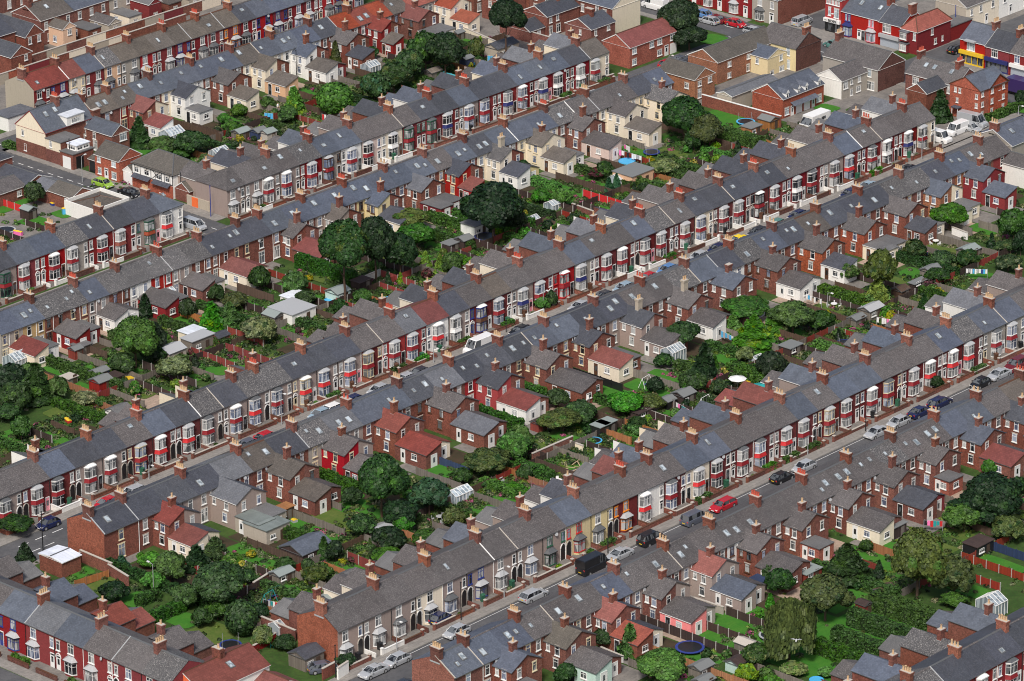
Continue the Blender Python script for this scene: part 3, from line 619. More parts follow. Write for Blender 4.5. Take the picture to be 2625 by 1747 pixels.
rear_row('6', WH['6'], [222, 309, 462, 604, 747, 887, 1017, 1149, 1275, 1393, 1520, 1640, 1753, 1867, 1978, 2090, 2198, 2303, 2408, 2507, 2552],
  [['Db'], ['Db', 'Dp'], ['Dp', 'Gb'], ['Tb', 'Db'], ['Mg', 'Gp'], ['Sb', 'Sb'], ['Db', 'Gb'], ['DR', 'Db'], ['Db', 'Sb'], ['Sb', 'Db'], ['Dp', 'Pb'], ['Pb', 'Mb'], ['Sb', 'Dw'], ['Mb', 'Sb'], ['Db', 'Tb'], ['Db', 'Db'],
   ['Db', 'Mb'], ['Mb', 'Db'], ['Sn', 'Pb'], ['Pr']],
  [None, (3.2, 'Q', 'D', 'b', 'p', ch, 4.5, 'Q', 'D', 'c', 'c'), (5.0, 'G', 'D', 'p', 'p', None, 4.5, 'L', 'F', 'v', 'v'), (4.6, 'T', 'T', 'b', 'b', ct, 5, 'T', 'P', 'b', 'b'), (4.4, 'P', 'P', 'R', 'p', ch, 3.6, 'P', 'P', 'r', 'r'),
   (4.2, 'Q', 'D', 'b', 'b', ct, 6, 'Q', 'Q', 'b', 'c'), (5.0, 'P', 'P', 'b', 'b', ch, 6.4, 'G', 'P', 'b', 'b'), (4.2, 'D', 'D', 'R', 'b', ch, 5.6, 'Q', 'P', 'w', 'b'), (4.4, 'P', 'P', 'b', 'b', ct, 7, 'P', 'P', 'b', 'b'),
   (3.4, 'D', 'D', 'b', 'b', ct, 6, 'Q', 'F', 'c', 'b'), (4.2, 'D', 'P', 'p', 'b', cc, 5, 'P', 'P', 'p', 'b'), (4.4, 'P', 'P', 'b', 'b', cc, 5, 'P', 'P', 'w', 'b'), (4.4, 'S', 'S', 'b', 'b', ('b', 0, 1.0, 'pot'), 4, 'F', '-', 'w', 'b'),
   (4.6, 'P', 'P', 'b', 'b', ('b', 1, 1.0, 'pot'), 4.6, 'P', 'P', 'w', 'w'), (4.8, 'P', 'P', 'o', 'b', ct, 4.6, 'D', '-', 'w', 'b'), (4.6, 'P', 'P', 'o', 'b', ct, 4.5, 'F', 'F', 'c', 'c'), (4.6, 'P', 'P', 'b', 'b', None, 4, 'D', 'F', 'b', 'c'),
   (3.4, 'S', 'S', 'n', 'c', None, 4.2, 'F', 'F', 'c', 'c'), (4.0, 'S', 'S', 'r', 'r', ch, 4.5, 'S', '-', 'r', 'v'), None])
rear_row('8', WH['8'], [1115, 1187, 1318, 1448, 1573, 1699, 1817, 1936, 2054, 2168, 2282, 2393, 2501, 2614, 2725],
  [['Sb'], ['Sb', 'Sb'], ['Pb', 'Pb'], ['Pb', 'Sb'], ['Pp', 'Pb'], ['Pp', 'Pb'], ['Pw', 'Pb'], ['Pb', 'Pb'], ['Pb', 'Pb'], ['Pb', 'Mb'], ['Pb', 'Pb'], ['Sb', 'Sb'], ['Pb', 'Tb'], ['Pb', 'Pb']],
  [None, (3.2, 'S', 'S', 'b', 'b', ch, 3.5, 'F', '-', 'w', 'w'), (3.8, 'B', 'P', 'b', 'b', ch, 5.2, 'P', 'P', 'e', 'b'), (3.0, 'R', 'D', 'b', 'b', ch, 4.6, 'R', 'D', 'b', 'c'), (3.2, 'P', 'P', 'b', 'p', ch, 5.2, 'P', 'P', 'k', 'g'),
   (3.6, 'R', 'P', 'p', 'p', ch, 5.2, 'S', 'P', 'p', 'p'), (3.4, 'P', 'P', 'b', 'b', ch, 5.4, 'P', 'P', 'b', 'b'), (3.2, 'P', 'P', 'b', 'b', ch, 3.2, 'F', '-', 'o', 'v'), (3.4, 'P', 'P', 'b', 'b', ch, 5.6, 'P', 'P', 'c', 'b'),
   (3.6, 'P', 'P', 'b', 'b', ct, 5.2, 'D', 'D', 'b', 'r'), (3.2, 'P', 'P', 'b', 'b', ch, 2.6, 'F', '-', 'o', 'o'), (3.6, 'S', 'S', 'b', 'b', ch, 5.4, 'Q', 'P', 'b', 'b'), (3.8, 'D', 'D', 'b', 'b', ch, 4, 'D', 'D', 'b', 'b'), (3.8, 'D', 'D', 'b', 'b', ch, 4, 'D', 'D', 'b', 'b')])
# ---------------------------------------------------------------- one-off buildings
def roof_poly(r, M, x0, x1, y0, y1, ev, rise, axis, o=.2, hip=0.0, th=.10, edge=None, vo=.08):
    E = edge or plain('white')
    if axis == 'x':
        ym = (y0+y1)/2; k = rise/((y1-y0)/2); z = ev-o*k; a, b = x0-(o if hip else vo), x1+(o if hip else vo); ra, rb = (x0+hip, x1-hip) if hip else (a, b)
        r.face([(a, y0-o, z), (b, y0-o, z), (rb, ym, ev+rise), (ra, ym, ev+rise)], M); r.face([(b, y1+o, z), (a, y1+o, z), (ra, ym, ev+rise), (rb, ym, ev+rise)], M)
        if hip: r.face([(a, y1+o, z), (a, y0-o, z), (ra, ym, ev+rise)], M); r.face([(b, y0-o, z), (b, y1+o, z), (rb, ym, ev+rise)], M)
        else:
            for X in (a, b):
                r.face([(X, y0-o, z), (X, ym, ev+rise), (X, ym, ev+rise-.16), (X, y0-o, z-.16)], E); r.face([(X, y1+o, z), (X, ym, ev+rise), (X, ym, ev+rise-.16), (X, y1+o, z-.16)], E)
        r.face([(a, y0-o, z-th), (b, y0-o, z-th), (b, y0-o, z), (a, y0-o, z)], E)
        if hip: r.face([(a, y1+o, z-th), (a, y0-o, z-th), (a, y0-o, z), (a, y1+o, z)], E)
        r.face([(a, y0-o, z-th), (a, y1+o, z-th), (b, y1+o, z-th), (b, y0-o, z-th)], E)
    else:
        xm = (x0+x1)/2; k = rise/((x1-x0)/2); z = ev-o*k; a, b = y0-(o if hip else vo), y1+(o if hip else vo); ra, rb = (y0+hip, y1-hip) if hip else (a, b)
        r.face([(x0-o, b, z), (x0-o, a, z), (xm, ra, ev+rise), (xm, rb, ev+rise)], M); r.face([(x1+o, a, z), (x1+o, b, z), (xm, rb, ev+rise), (xm, ra, ev+rise)], M)
        if hip: r.face([(x0-o, a, z), (x1+o, a, z), (xm, ra, ev+rise)], M); r.face([(x1+o, b, z), (x0-o, b, z), (xm, rb, ev+rise)], M)
        else:
            for Y in (a, b):
                r.face([(x0-o, Y, z), (xm, Y, ev+rise), (xm, Y, ev+rise-.16), (x0-o, Y, z-.16)], E); r.face([(x1+o, Y, z), (xm, Y, ev+rise), (xm, Y, ev+rise-.16), (x1+o, Y, z-.16)], E)
        r.face([(x0-o, b, z-th), (x0-o, a, z-th), (x0-o, a, z), (x0-o, b, z)], E)
        if hip: r.face([(x0-o, a, z-th), (x1+o, a, z-th), (x1+o, a, z), (x0-o, a, z)], E)
        r.face([(x0-o, a, z-th), (x0-o, b, z-th), (x1+o, b, z-th), (x1+o, a, z-th)], E)
def bld(name, label, cat, x0, x1, y0, y1, ev, rise, axis, roof, wall, wins=(), hip=0.0, wallW=None, group=None, chims=(), sky=(), fr='white', edge=None, base=None, parent=None, pname='wall', z0=0, vo=.08):
    """wins: (face 'S'|'W', pos along the face from its left as seen, z, w, h[, kind]) ; coordinates relative to (x0, y0)"""
    W, D = x1-x0, y1-y0
    t = parent if parent is not None else thing(name, label, cat, (x0, y0, 0), 0, group)
    ox, oy = (x0-t.location.x, y0-t.location.y) if parent is not None else (0, 0)
    b = MB(); S, Wm = wall_mat(wall), wall_mat(wallW or wall); e = ev-.02; X0, X1, Y0, Y1 = ox, ox+W, oy, oy+D
    flat = rise == 0
    def quad(p, q, top, M): b.face([(p[0], p[1], z0), (q[0], q[1], z0), (q[0], q[1], e)]+top+[(p[0], p[1], e)], M)
    gx = [] if (flat or hip or axis == 'y') else [(0, (Y0+Y1)/2, e+rise)]
    gy = [] if (flat or hip or axis == 'x') else [((X0+X1)/2, 0, e+rise)]
    quad((X0, Y0), (X1, Y0), [(p[0], Y0, p[2]) for p in gy], S); quad((X1, Y1), (X0, Y1), [(p[0], Y1, p[2]) for p in gy], S)
    quad((X0, Y1), (X0, Y0), [(X0, p[1], p[2]) for p in gx], Wm); quad((X1, Y0), (X1, Y1), [(X1, p[1], p[2]) for p in gx], Wm)
    wo = link(pname, b.mesh(pname), t)
    r = MB(); M = roof_mat(roof)
    if flat: r.box(X0-.12, X1+.12, Y0-.12, Y1+.12, ev, ev+.14, M)
    else:
        roof_poly(r, M, X0, X1, Y0, Y1, ev, rise, axis, hip=hip, edge=plain(edge) if edge else plain('white'), vo=vo)
    ro = link('roof' if parent is None else pname+'_roof', r.mesh('roof'), t if parent is None else wo)
    if not flat:
        c = MB(); rc = plain('brown' if roof in 'QRT' else 'darklead')
        if axis == 'x': c.tube((X0+hip, (Y0+Y1)/2, ev+rise), (X1-hip, (Y0+Y1)/2, ev+rise), .10, rc, 5)
        else: c.tube(((X0+X1)/2, Y0+hip, ev+rise), ((X0+X1)/2, Y1-hip, ev+rise), .10, rc, 5)
        if hip:
            P = [((X0-.2), Y0-.2), ((X1+.2), Y0-.2), (X1+.2, Y1+.2), (X0-.2, Y1+.2)]; ym, xm = (Y0+Y1)/2, (X0+X1)/2
            for px_, py_ in P:
                q = (X0+hip if px_ < xm else X1-hip, ym, ev+rise) if axis == 'x' else (xm, Y0+hip if py_ < ym else Y1-hip, ev+rise)
                c.tube((px_, py_, ev-.12), q, .09, rc, 5)
        link('ridge_tiles', c.mesh('ridge_tiles'), ro if parent is None else wo)
    if base:
        bb = MB(); hgt, m = base; bb.box(X0-.03, X1+.03, Y0-.03, Y1+.03, 0, hgt, wall_mat(m), 'ut'); link('lower_wall', bb.mesh('lower_wall'), t)
    for q in wins:
        f, s, z, w_, h_ = q[:5]; kind = q[5] if len(q) > 5 else 'n'
        x, y, rz = (X0+s, Y0-(.03 if base and z < base[0] else 0), 0) if f == 'S' else (X0-(.03 if base and z < base[0] else 0), Y1-s, -math.pi/2)
        if kind == 'door': door(wo, x, y, z, 'white', None, w_, h_, rz)
        elif kind == 'bdoor': door(wo, x, y, z, 'black', None, w_, h_, rz)
        elif kind == 'garage': link('garage_door', cached(('gar', w_, h_, 'w'), lambda: MB().box(-w_/2, w_/2, -.05, 0, 0, h_, plain('white'), 'b').mesh('garage_door')), wo, (x, y, z), rz)
        elif kind == 'bgarage': link('garage_door', cached(('gar', w_, h_, 'k'), lambda: MB().box(-w_/2, w_/2, -.05, 0, 0, h_, plain('black'), 'b').mesh('garage_door')), wo, (x, y, z), rz)
        elif kind == 'shutter': link('shutter', cached(('shut', w_, h_), lambda: MB().box(-w_/2, w_/2, -.06, 0, 0, h_, plain('shutter'), 'b').mesh('shutter')), wo, (x, y, z), rz)
        elif kind in 'ndbs': window(wo, x, y, z, w_, h_, fr, kind, rz, True)
        elif kind == 'bay2': o = bay2(wo, x, y, 'r', fr, 'r' if wall in 'rR' else 'b', 'lead'); o.rotation_euler = (0, 0, rz)
        elif kind == 'bay1': o = bay2(wo, x, y, 'r', fr, wall if wall in 'rRbpgcwO' else 'b', 'lead', one=True, canopy=rng.choice(['lead', 'darklead'])); o.rotation_euler = (0, 0, rz)
    for c_ in chims: chimney(ro if parent is None else wo, X0+c_[0], Y0+c_[1], c_[2], c_[3] if len(c_) > 3 else 3, 'b', 'potr' if rng.random() < .4 else 'pot', along_y=(axis == 'x'), below=.9)
    for q in sky:
        if axis == 'x': y = D*q[1]; z = ev+(y*rise/(D/2)); skylight(ro, X0+q[0], Y0+y, z+.03, math.atan2(rise, D/2), .65, .95)
        else: x = W*q[1]; z = ev+x*rise/(W/2); skylight(ro, X0+x, Y0+q[0], z+.03, math.atan2(rise, W/2), .65, .95, 's', -math.pi/2)
    return t
def row_w(f, n, L, z, w, h, kind='n'): return [(f, L*(k+.5)/n, z, w, h, kind) for k in range(n)]

# --- left of the picture, along the side street
t = bld('corner_house', 'large house with cream half-timbered gable, red bargeboards and blue slate roof', 'house', 4.0, 14.6, 117.3, 124.5, 5.0, 3.0, 'x', 'S', 'b', [('W', 1.7, 3.2, .55, .9, 'n'), ('W', 2.2, .7, .6, 1.2, 's'), ('S', 9.4, 3.2, .8, 1.3, 's'), ('S', 9.2, .5, 1.6, 1.9, 'n')], wallW='c', edge='redp', base=None, chims=[(5.6, 3.6, 7.9, 4)], sky=[(2.4, .33), (4.6, .36)])
b = MB(); b.box(-.04, 3.2, -.02, 7.24, 0, 2.45, wall_mat('b'), 'utr'); link('lower_wall', b.mesh('lower_wall'), t)
bld('', '', '', 4.0, 8.2, 113.7, 117.28, 4.0, 0, 'x', 'F', 'b', [('W', 1.2, 2.75, .6, 1.1, 'n'), ('S', 2.2, 2.6, .6, .8, 'n')], wallW='c', parent=t, pname='side_wing')
b = MB(); b.box(-.04, .1, -3.6, -.02, 0, 2.3, wall_mat('b'), 'utr'); link('lower_wall', b.mesh('lower_wall'), t)
bld('', '', '', 3.8, 8.4, 110.6, 113.66, 2.7, 0, 'x', 'F', 'b', [('W', 1.6, 0, 1.9, 2.1, 'garage'), ('S', 1.5, 0, 1.6, 2.2, 'bgarage')], parent=t, pname='garage_wing')
bld('', '', '', 5.2, 8.1, 111.2, 113.4, 3.7, 0, 'x', 'W', 'w', [('S', .75, 2.95, 1.2, .6, 'd'), ('S', 2.1, 2.95, 1.2, .6, 'd'), ('W', 1.1, 2.95, 1.6, .6, 'd')], parent=t, pname='sun_room', z0=2.85)
bld('', '', '', 8.6, 12.4, 117.0, 119.6, 6.4, 0, 'x', 'W', 'w', [('S', 1.9, 5.15, 1.9, .85, 'n')], parent=t, pname='box_dormer', z0=4.9)
bld('wing_house', 'brown brick house with long slate wing roof and white corner bay, beside tall green conifer', 'house', 12.7, 16.6, 110.8, 118.2, 3.7, 1.4, 'y', 'S', 'b', [('W', .9, 2.2, .6, 1.0, 'n'), ('W', 3.2, 2.1, .7, 1.1, 'n'), ('W', 3.3, .2, 1.0, 1.6, 'n'), ('S', 2.5, 2.2, 1.5, 1.3, 's')], chims=[(2.6, 6.6, 4.9, 0)])
bld('detached_house', 'small modern orange brick house with brown roof facing the side street', 'house', 4.6, 9.6, 100.5, 106.2, 3.9, 1.6, 'y', 'B', 'o', [('W', 1.0, 2.6, .8, .85, 's'), ('W', 4.5, 2.6, 1.0, .9, 's'), ('W', 1.1, .6, .8, 1.0, 's'), ('W', 4.5, .5, 1.1, 1.1, 's'), ('W', 2.7, 0, .8, 1.9, 'door')])
bld('side_garage', 'low brown tiled garage attached left of the modern orange brick house', 'garage', 5.4, 9.6, 106.25, 108.6, 2.3, .7, 'y', 'B', 'b', [('W', 1.2, 0, 1.9, 1.9, 'bgarage')])
t = bld('half_timbered_house', 'half-timbered white house with brown hipped roof and orange ridge tiles', 'house', 5.2, 11.6, 88.6, 98.0, 4.2, 2.0, 'y', 'B', 'w', [('W', 1.1, 2.7, .9, .9, 'd'), ('W', 3.4, 2.7, 1.1, .9, 'd'), ('W', 6.2, 2.7, 1.2, .9, 'd'), ('W', 8.2, 2.7, .9, .9, 'd'), ('W', 3.6, .5, 1.3, 1.0, 'n'), ('W', 7.0, .5, 1.3, 1.0, 'n'), ('W', 1.6, 0, .8, 1.9, 'bdoor'), ('W', 5.2, 0, .8, 1.9, 'bdoor')], hip=2.9, fr='white', edge='black')
b = MB(); K = plain('black')
for y in (.02, .6, 1.9, 2.55, 3.35, 4.0, 5.0, 6.05, 7.5, 8.75, 9.38): b.box(-.05, -.004, y-.05, y+.05, 2.35, 4.15, K)
for z in (2.3, 4.1): b.box(-.055, -.004, 0, 9.4, z, z+.12, K)
for ya, yb in ((2.6, 4.9), (4.9, 2.6)): b.tube((-.03, ya, 2.4), (-.03, yb, 4.1), .045, K, 4)
link('timber_frame', b.mesh('timber_frame'), t)
b = MB(); b.box(-.06, .0, -.03, 9.43, 0, 2.2, wall_mat('o'), 'ur'); link('lower_wall', b.mesh('lower_wall'), t)
b = MB()
for ya, yb in ((.4, 4.3), (5.0, 9.0)): b.face([(-.85, yb, 2.0), (-.85, ya, 2.0), (.0, ya, 2.5), (.0, yb, 2.5)], roof_mat('D'))
link('porch_roof', b.mesh('porch_roof'), t)
bld('side_garage', 'low cream garage between the half-timbered house and modern brick house', 'garage', 5.4, 10.5, 98.05, 100.4, 2.3, .9, 'x', 'B', 'w', [('W', 1.2, 0, 1.8, 1.9, 'garage')])
bld('lean_to', 'low brown tiled brick store beside the orange gate', 'outbuilding', 5.6, 11.0, 85.3, 88.5, 2.2, 1.1, 'x', 'B', 'b')
t = thing('boundary_wall', 'grey rendered street wall with bright orange door', 'wall', (4.95, 80.0, 0)); link('wall_panel', MB().box(0, .25, 0, 5.2, 0, 1.75, wall_mat('v')).mesh('wall_panel'), t)
link('gate', MB().box(-.05, .0, 2.6, 4.0, 0, 1.7, plain('redb') if False else wall_mat('O')).mesh('gate'), t)
bld('garage', 'brick garage with brown tiled roof behind the green car', 'garage', -9.3, -4.6, 96.7, 102.2, 2.4, 1.1, 'y', 'B', 'b', [('W', 4.3, 0, .8, 1.9, 'bdoor')])
bld('garage', 'brick garage with pale grey roof near the green car', 'garage', -9.4, -4.7, 102.3, 106.0, 2.3, .9, 'y', 'G', 'b')
t = bld('club_building', 'low building with brown hipped roof inside a white parapet', 'building', -10.6, -3.4, 90.0, 96.4, 1.9, .9, 'x', 'Q' if False else 'T', 'c', [], hip=3.0)
b = MB()
for q in ((-.2, 7.4, -.3, -.1), (-.2, 7.4, 6.5, 6.7), (-.3, -.1, -.3, 6.7), (7.3, 7.5, -.3, 6.7)): b.box(q[0], q[1], q[2], q[3], 0, 2.45, wall_mat('w'))
link('parapet', b.mesh('parapet'), t)
bld('outbuilding', 'long dark slate outbuilding beside the street at the far left', 'outbuilding', -10.2, -4.6, 106.6, 114.4, 2.3, 1.1, 'y', 'D', 'b')
bld('street_house', 'dark slate hipped brick house at the far left street corner', 'house', -14.5, -5.6, 114.7, 123.5, 4.2, 1.9, 'y', 'D', 'b', hip=3.4)
bld('outbuilding', 'low purple-grey roofed brick outbuilding above the red fence', 'outbuilding', -19, -10.0, 106.8, 112.6, 2.3, 1.1, 'x', 'P', 'b', [('S', 7.6, .8, .9, .8, 'n')])
bld('garage', 'white garage with pale roof at the left edge below the first red roof', 'garage', 9.5, 15.6, 132.6, 136.4, 2.4, 0, 'x', 'G', 'w')
# --- upper left corner
bld('corner_house', 'brick house with dark slate gable at the upper left corner', 'house', 37.0, 41.2, 158.6, 172, 4.2, 1.8, 'y', 'D', 'b', [('S', 1.0, 2.6, .7, 1.1, 'n'), ('S', 3.1, 2.6, .7, 1.1, 'n')])
bld('rear_house', 'grey slate house cut by the upper left edge', 'house', 26, 36.8, 161, 171, 4.8, 2, 'x', 'D', 'b', [('S', 2.5, 2.8, .8, 1.2, 'n'), ('S', 6.5, 2.8, .8, 1.2, 'n')])
bld('rear_house', 'small grey slate wing at the upper left edge above the yards', 'house', 29.0, 33.8, 153.5, 160.9, 3.6, 1.5, 'y', 'D', 'b', [('S', 3.4, 2.2, .7, 1.0, 'n')])
rear_defs = [(43.6, 51.4, 'T', 'b', 'terrace backs with brown roof above the peach extension'), (51.45, 60.0, 'S', 'b', 'terrace backs with blue slate roof at the top edge'), (60.05, 69, 'D', 'v', 'beige terrace backs at the top edge'), (69.05, 78, 'S', 'g', 'grey terrace backs with pale slate at the top edge'), (78.05, 88, 'D', 'b', 'brick terrace backs above the red gates')]
for k, (a, b_, rf, wl, lb) in enumerate(rear_defs):
    bld('terraced_house', lb, 'house', a, b_, 162.0, 169.5, 4.8, 2.0, 'x', rf, wl, row_w('S', 3, b_-a, 2.8, .8, 1.3)+row_w('S', 2, b_-a, .6, .8, 1.3), chims=[(.4, 3.75, 6.7, 4)], sky=[(3.5, .3)])
for k in range(7):
    bld('terraced_house', f'{["dark", "brown", "grey", "slate", "mottled", "old", "plain"][k]} roofed house beyond the far back yards at the top left corner', 'house', 30+k*6.2, 36.1+k*6.2, 181, 188.4, 4.8, 2.0, 'x', 'DTSDMPS'[k], 'bbvbbgb'[k], row_w('S', 2, 6.1, 2.8, .8, 1.3)+row_w('S', 2, 6.1, .6, .9, 1.4), chims=[(.4, 3.6, 6.7, 4)])
ycl = ['O', 'b', 'v', 'c', 'r', 'b', 'v', 'w', 'b']
for k in range(9):
    x = 43.8+k*4.9
    bld('yard_extension', ['peach painted two-storey back extension with brown hipped roof', 'flat-roofed brick back extension in the far left yards', 'beige flat-roofed back extension in the far yards', 'cream back extension in the far yards', 'red back extension with grey flat roof', 'brick back extension with patched flat roof', 'beige lean-to in the far yards', 'white lean-to at the top edge', 'brick lean-to at the top edge'][k], 'extension',
        x+1.6, x+4.6, 157.0 if k else 158.2, 161.95, 3.6 if k in (0, 4) else 2.3, 1.0 if k in (0,) else (0 if k % 2 else .8), 'y', 'TFPFFTFWF'[k], 'h' if k == 0 else ycl[k], [('W', 1.6, .8, .9, 1.0, 'b'), ('S', 1.5, (2.2 if k == 0 else .7), .9, .9, 'n')])
# back walls of the yards either side of the far alley
def wallrun(name, label, x0, y0, x1, y1, h, m, th=.24, cope='stone', cat='wall', post=None):
    L = math.hypot(x1-x0, y1-y0); t = thing(name, label, cat, (x0, y0, 0), math.atan2(y1-y0, x1-x0))
    link('wall_panel', MB().box(0, L, -th/2, th/2, 0, h, m).mesh('wall_panel'), t)
    link('coping', MB().box(-.03, L+.03, -th/2-.05, th/2+.05, h+.002, h+.09, plain(cope), 'u').mesh('coping'), t); return t
cw = ['b', 'v', 'b', 'c', 'o', 'b', 'v', 'r', 'b', 'c']
cwn = ['brick', 'beige', 'patched brick', 'cream', 'orange brick', 'weathered brick', 'rendered', 'red painted', 'dark topped brick', 'pale cream']
for k in range(10):
    x = 34+k*4.7
    wallrun('yard_wall', f'{cwn[k]} yard wall along the far back lane, {nth(k)} from the left', x, 155.3, x+4.65, 155.3, 1.9, wall_mat(cw[k]))
    wallrun('yard_wall', f'{cwn[k]} yard wall behind the far left street, {nth(k)} from the left', x-12, 151.8, x-7.35, 151.8, 1.9, wall_mat(cw[(k*3+1) % 10]))
# --- the right-hand block beside the main road
bld('cream_end_house', 'tall brick house with blank cream gable wall at the top', 'house', 114.4, 121.9, 90.8, 104, 5.0, 2.1, 'y', 'S', 'c', [('W', 9.6, 3.3, .7, 1.4, 'n'), ('W', 11.4, 3.4, .8, .9, 'n'), ('W', 12.2, .6, .8, 1.5, 'n'), ('W', 6.2, 2.9, .7, 1.3, 'n'), ('W', 2.5, 2.9, .8, 1.3, 'n'), ('W', 2.7, .7, .9, 1.5, 'n')], wallW='b')
bld('back_wing', 'brick back wing with white window frames left of the cream gable', 'house', 105.6, 114.2, 98.4, 104.2, 4.0, 1.4, 'x', 'D', 'b', [('S', 1.0, 2.6, .7, 1.1, 'n'), ('S', 2.8, 2.6, .7, 1.1, 'n'), ('S', 1.0, .4, .9, 1.5, 'n'), ('S', 3.0, .4, 1.1, 1.5, 'd')], chims=[(5.5, 2.9, 5.3, 2)])
bld('back_wing', 'slate roofed brick wing in front of the cream gable house', 'house', 106.0, 112.4, 88.4, 94.4, 3.7, 1.4, 'x', 'D', 'b', [('S', 1.2, 2.2, .7, 1.1, 'n'), ('S', 4.6, 2.4, .8, .8, 'n'), ('W', 3.5, 2.2, .5, .8, 'n')], chims=[(3.0, 3.0, 5.0, 0)])
bld('outbuilding', 'low slate lean-to with small white window in the upper yard', 'outbuilding', 101.5, 105.4, 98.8, 103.4, 2.2, 1.2, 'x', 'D', 'b', [('S', 2.4, .9, .9, .8, 'n')])
for k in range(4):
    bld('terraced_house', ['brick terrace back with arched white window at the top edge', 'brick terrace back with small attic skylight at the top edge', 'dark slate terrace back at the top edge', 'brown roofed terrace back at the top edge'][k], 'house', 113.9, 121.4, 104.1+k*6, 110.05+k*6, 4.9, 2.0, 'y', 'SDPT'[k], 'b', [('W', 1.5, 2.9, .8, 1.3, 'n'), ('W', 4.2, 2.9, .8, 1.3, 'n'), ('W', 1.5, .6, .9, 1.5, 'n'), ('W', 4.2, .6, .9, 1.5, 'n')], chims=[(3.7, .5, 6.8, 3)])
    if k: bld('back_wing', ['', 'brick back wing with conservatory beside the tall dark tree', 'dark hipped back wing near the top edge', 'brown back wing at the top edge'][k], 'house', 106.5, 113.7, 104.8+k*6, 108.8+k*6, 3.9, 1.3, 'x', 'DDP'[k-1], 'b', [('S', 1.4, 2.5, .7, 1.1, 'n'), ('S', 1.4, .5, 1.0, 1.4, 'n'), ('W', 2, 2.4, .7, 1, 'n')])
bld('red_house', 'orange brick semi-detached house with long dull red tiled roof', 'house', 102.4, 114.7, 76.3, 82.5, 3.95, 1.75, 'x', 'Q', 'o', [('S', 1.2, 2.5, 1.1, .95, 's'), ('S', 5.8, 2.5, 1.1, .95, 's'), ('S', 7.9, 2.5, 1.2, 1.0, 'n'), ('S', 11.3, 2.5, 1.2, 1.0, 'n'), ('S', 1.2, .5, 1.1, 1.0, 's'), ('S', 7.9, .5, 1.2, 1.0, 'n'), ('S', 9.7, 0, .9, 1.9, 'door'), ('S', 11.5, 0, 1.7, 1.9, 'garage')])
bld('tan_house', 'tan brick house with brown tiled roof behind the big round tree', 'house', 96.8, 102.0, 56.8, 65.0, 3.95, 1.5, 'y', 'B', 'n', [('S', 1.2, 2.5, .9, .8, 'n'), ('S', 3.9, 2.5, 1.0, .9, 'n'), ('S', 1.2, .4, .9, 1.5, 'n'), ('W', 6.4, 2.0, .9, .9, 'n')])
bld('tan_house', 'long tan brick house with brown tiled roof and stepped eaves', 'house', 106.0, 122.5, 59.6, 66.2, 4.1, 1.7, 'x', 'B', 'n', [('S', 3.2, 2.5, .9, .8, 'n'), ('S', 3.2, .5, .9, .8, 'n'), ('S', 8.3, 2.6, .9, .8, 'n'), ('S', 10.4, 2.6, .9, .8, 'n'), ('S', 8.2, .4, .7, 1.2, 'n'), ('S', 9.8, 0, .9, 1.9, 'door')])
t = bld('yellow_house', 'pale yellow house with dark brick gable end and slate roofs', 'house', 120.2, 127.0, 53.9, 62.2, 4.25, 2.1, 'y', 'P', 'd', [('W', 6.6, 2.6, .8, 1.4, 's'), ('W', 6.6, .2, .9, 1.6, 's')], wallW='t' if False else 'y', chims=[(3.4, .5, 6.1, 4)], edge='darklead')
bld('', '', '', 114.9, 120.15, 55.8, 60.5, 3.4, 1.1, 'y', 'S', 'y', [('S', 3.6, 2.1, .8, 1.0, 's'), ('S', 1.2, .1, .9, .7, 'd'), ('S', 3.8, .1, 1.3, .9, 's'), ('W', 2.4, 1.9, .7, 1.0, 's')], parent=t, pname='back_wing')
bld('workshop', 'beige walled workshop with long sloping grey roof beside the slate dormer house', 'outbuilding', 96.4, 108.5, 48.4, 51.6, 3.0, .5, 'x', 'G', 'v')
wallrun('brick_wall', 'long tall weathered brick boundary wall with white coping', 96.0, 54.5, 96.2, 37.5, 2.0, wall_mat('b'), cope='white')
t = bld('dormer_house', 'orange brick mews with blue slate roof, four white dormers and garages', 'house', 99.7, 110.6, 40.0, 46.6, 3.6, 1.9, 'x', 'S', 'o', [('S', 1.1, .5, 1.1, 1.2, 's'), ('S', 2.5, 0, .7, 1.7, 'door'), ('S', 4.3, 0, 1.6, 1.7, 'garage'), ('S', 6.4, 0, 1.6, 1.7, 'garage'), ('S', 8.1, 0, .7, 1.7, 'door'), ('S', 9.6, .6, 1.3, 1.2, 's')])
for x in (1.2, 4.2, 6.2, 9.6):
    b = MB(); b.box(x-.38, x+.38, .0, 1.4, 3.3, 4.35, plain('white'), 'ub'); b.prism([(-.5, 4.3), (.5, 4.3), (0, 4.95)], -.12, 2.6, lambda u, v, q: (x+u, q, v), roof_mat('S'), plain('white'))
    o = link('dormer', b.mesh('dormer'), t); window(o, x, 0, 3.45, .5, .75, 'white', 'd', 0, False)
link('porch_roof', MB().face([(2.0, -1.0, 1.95), (8.6, -1.0, 1.95), (8.6, 0, 2.4), (2.0, 0, 2.4)], roof_mat('S')).mesh('porch_roof'), t)
t = bld('gable_house', 'large slate roofed house with white verges and plain dark brick gable', 'house', 121.0, 128.4, 36.6, 48.6, 4.05, 2.3, 'y', 'P', 'd', [('W', 10.2, 2.4, .8, 1.3, 's'), ('W', 10.4, .1, 1.7, 1.5, 'n')], wallW='g', chims=[(3.7, 11.4, 6.2, 4)])
bld('', '', '', 113.9, 120.95, 38.8, 44.2, 3.4, 1.5, 'x', 'P', 'g', [('S', 1.1, 1.7, 1.2, 1.3, 'n'), ('S', 2.7, 2.1, .6, .8, 'n'), ('S', 4.8, 2.0, .7, 1.1, 'n'), ('S', 2.7, .1, .7, 1.1, 'n'), ('S', 4.6, .3, 1.2, 1.0, 'n')], wallW='w', parent=t, pname='back_wing')
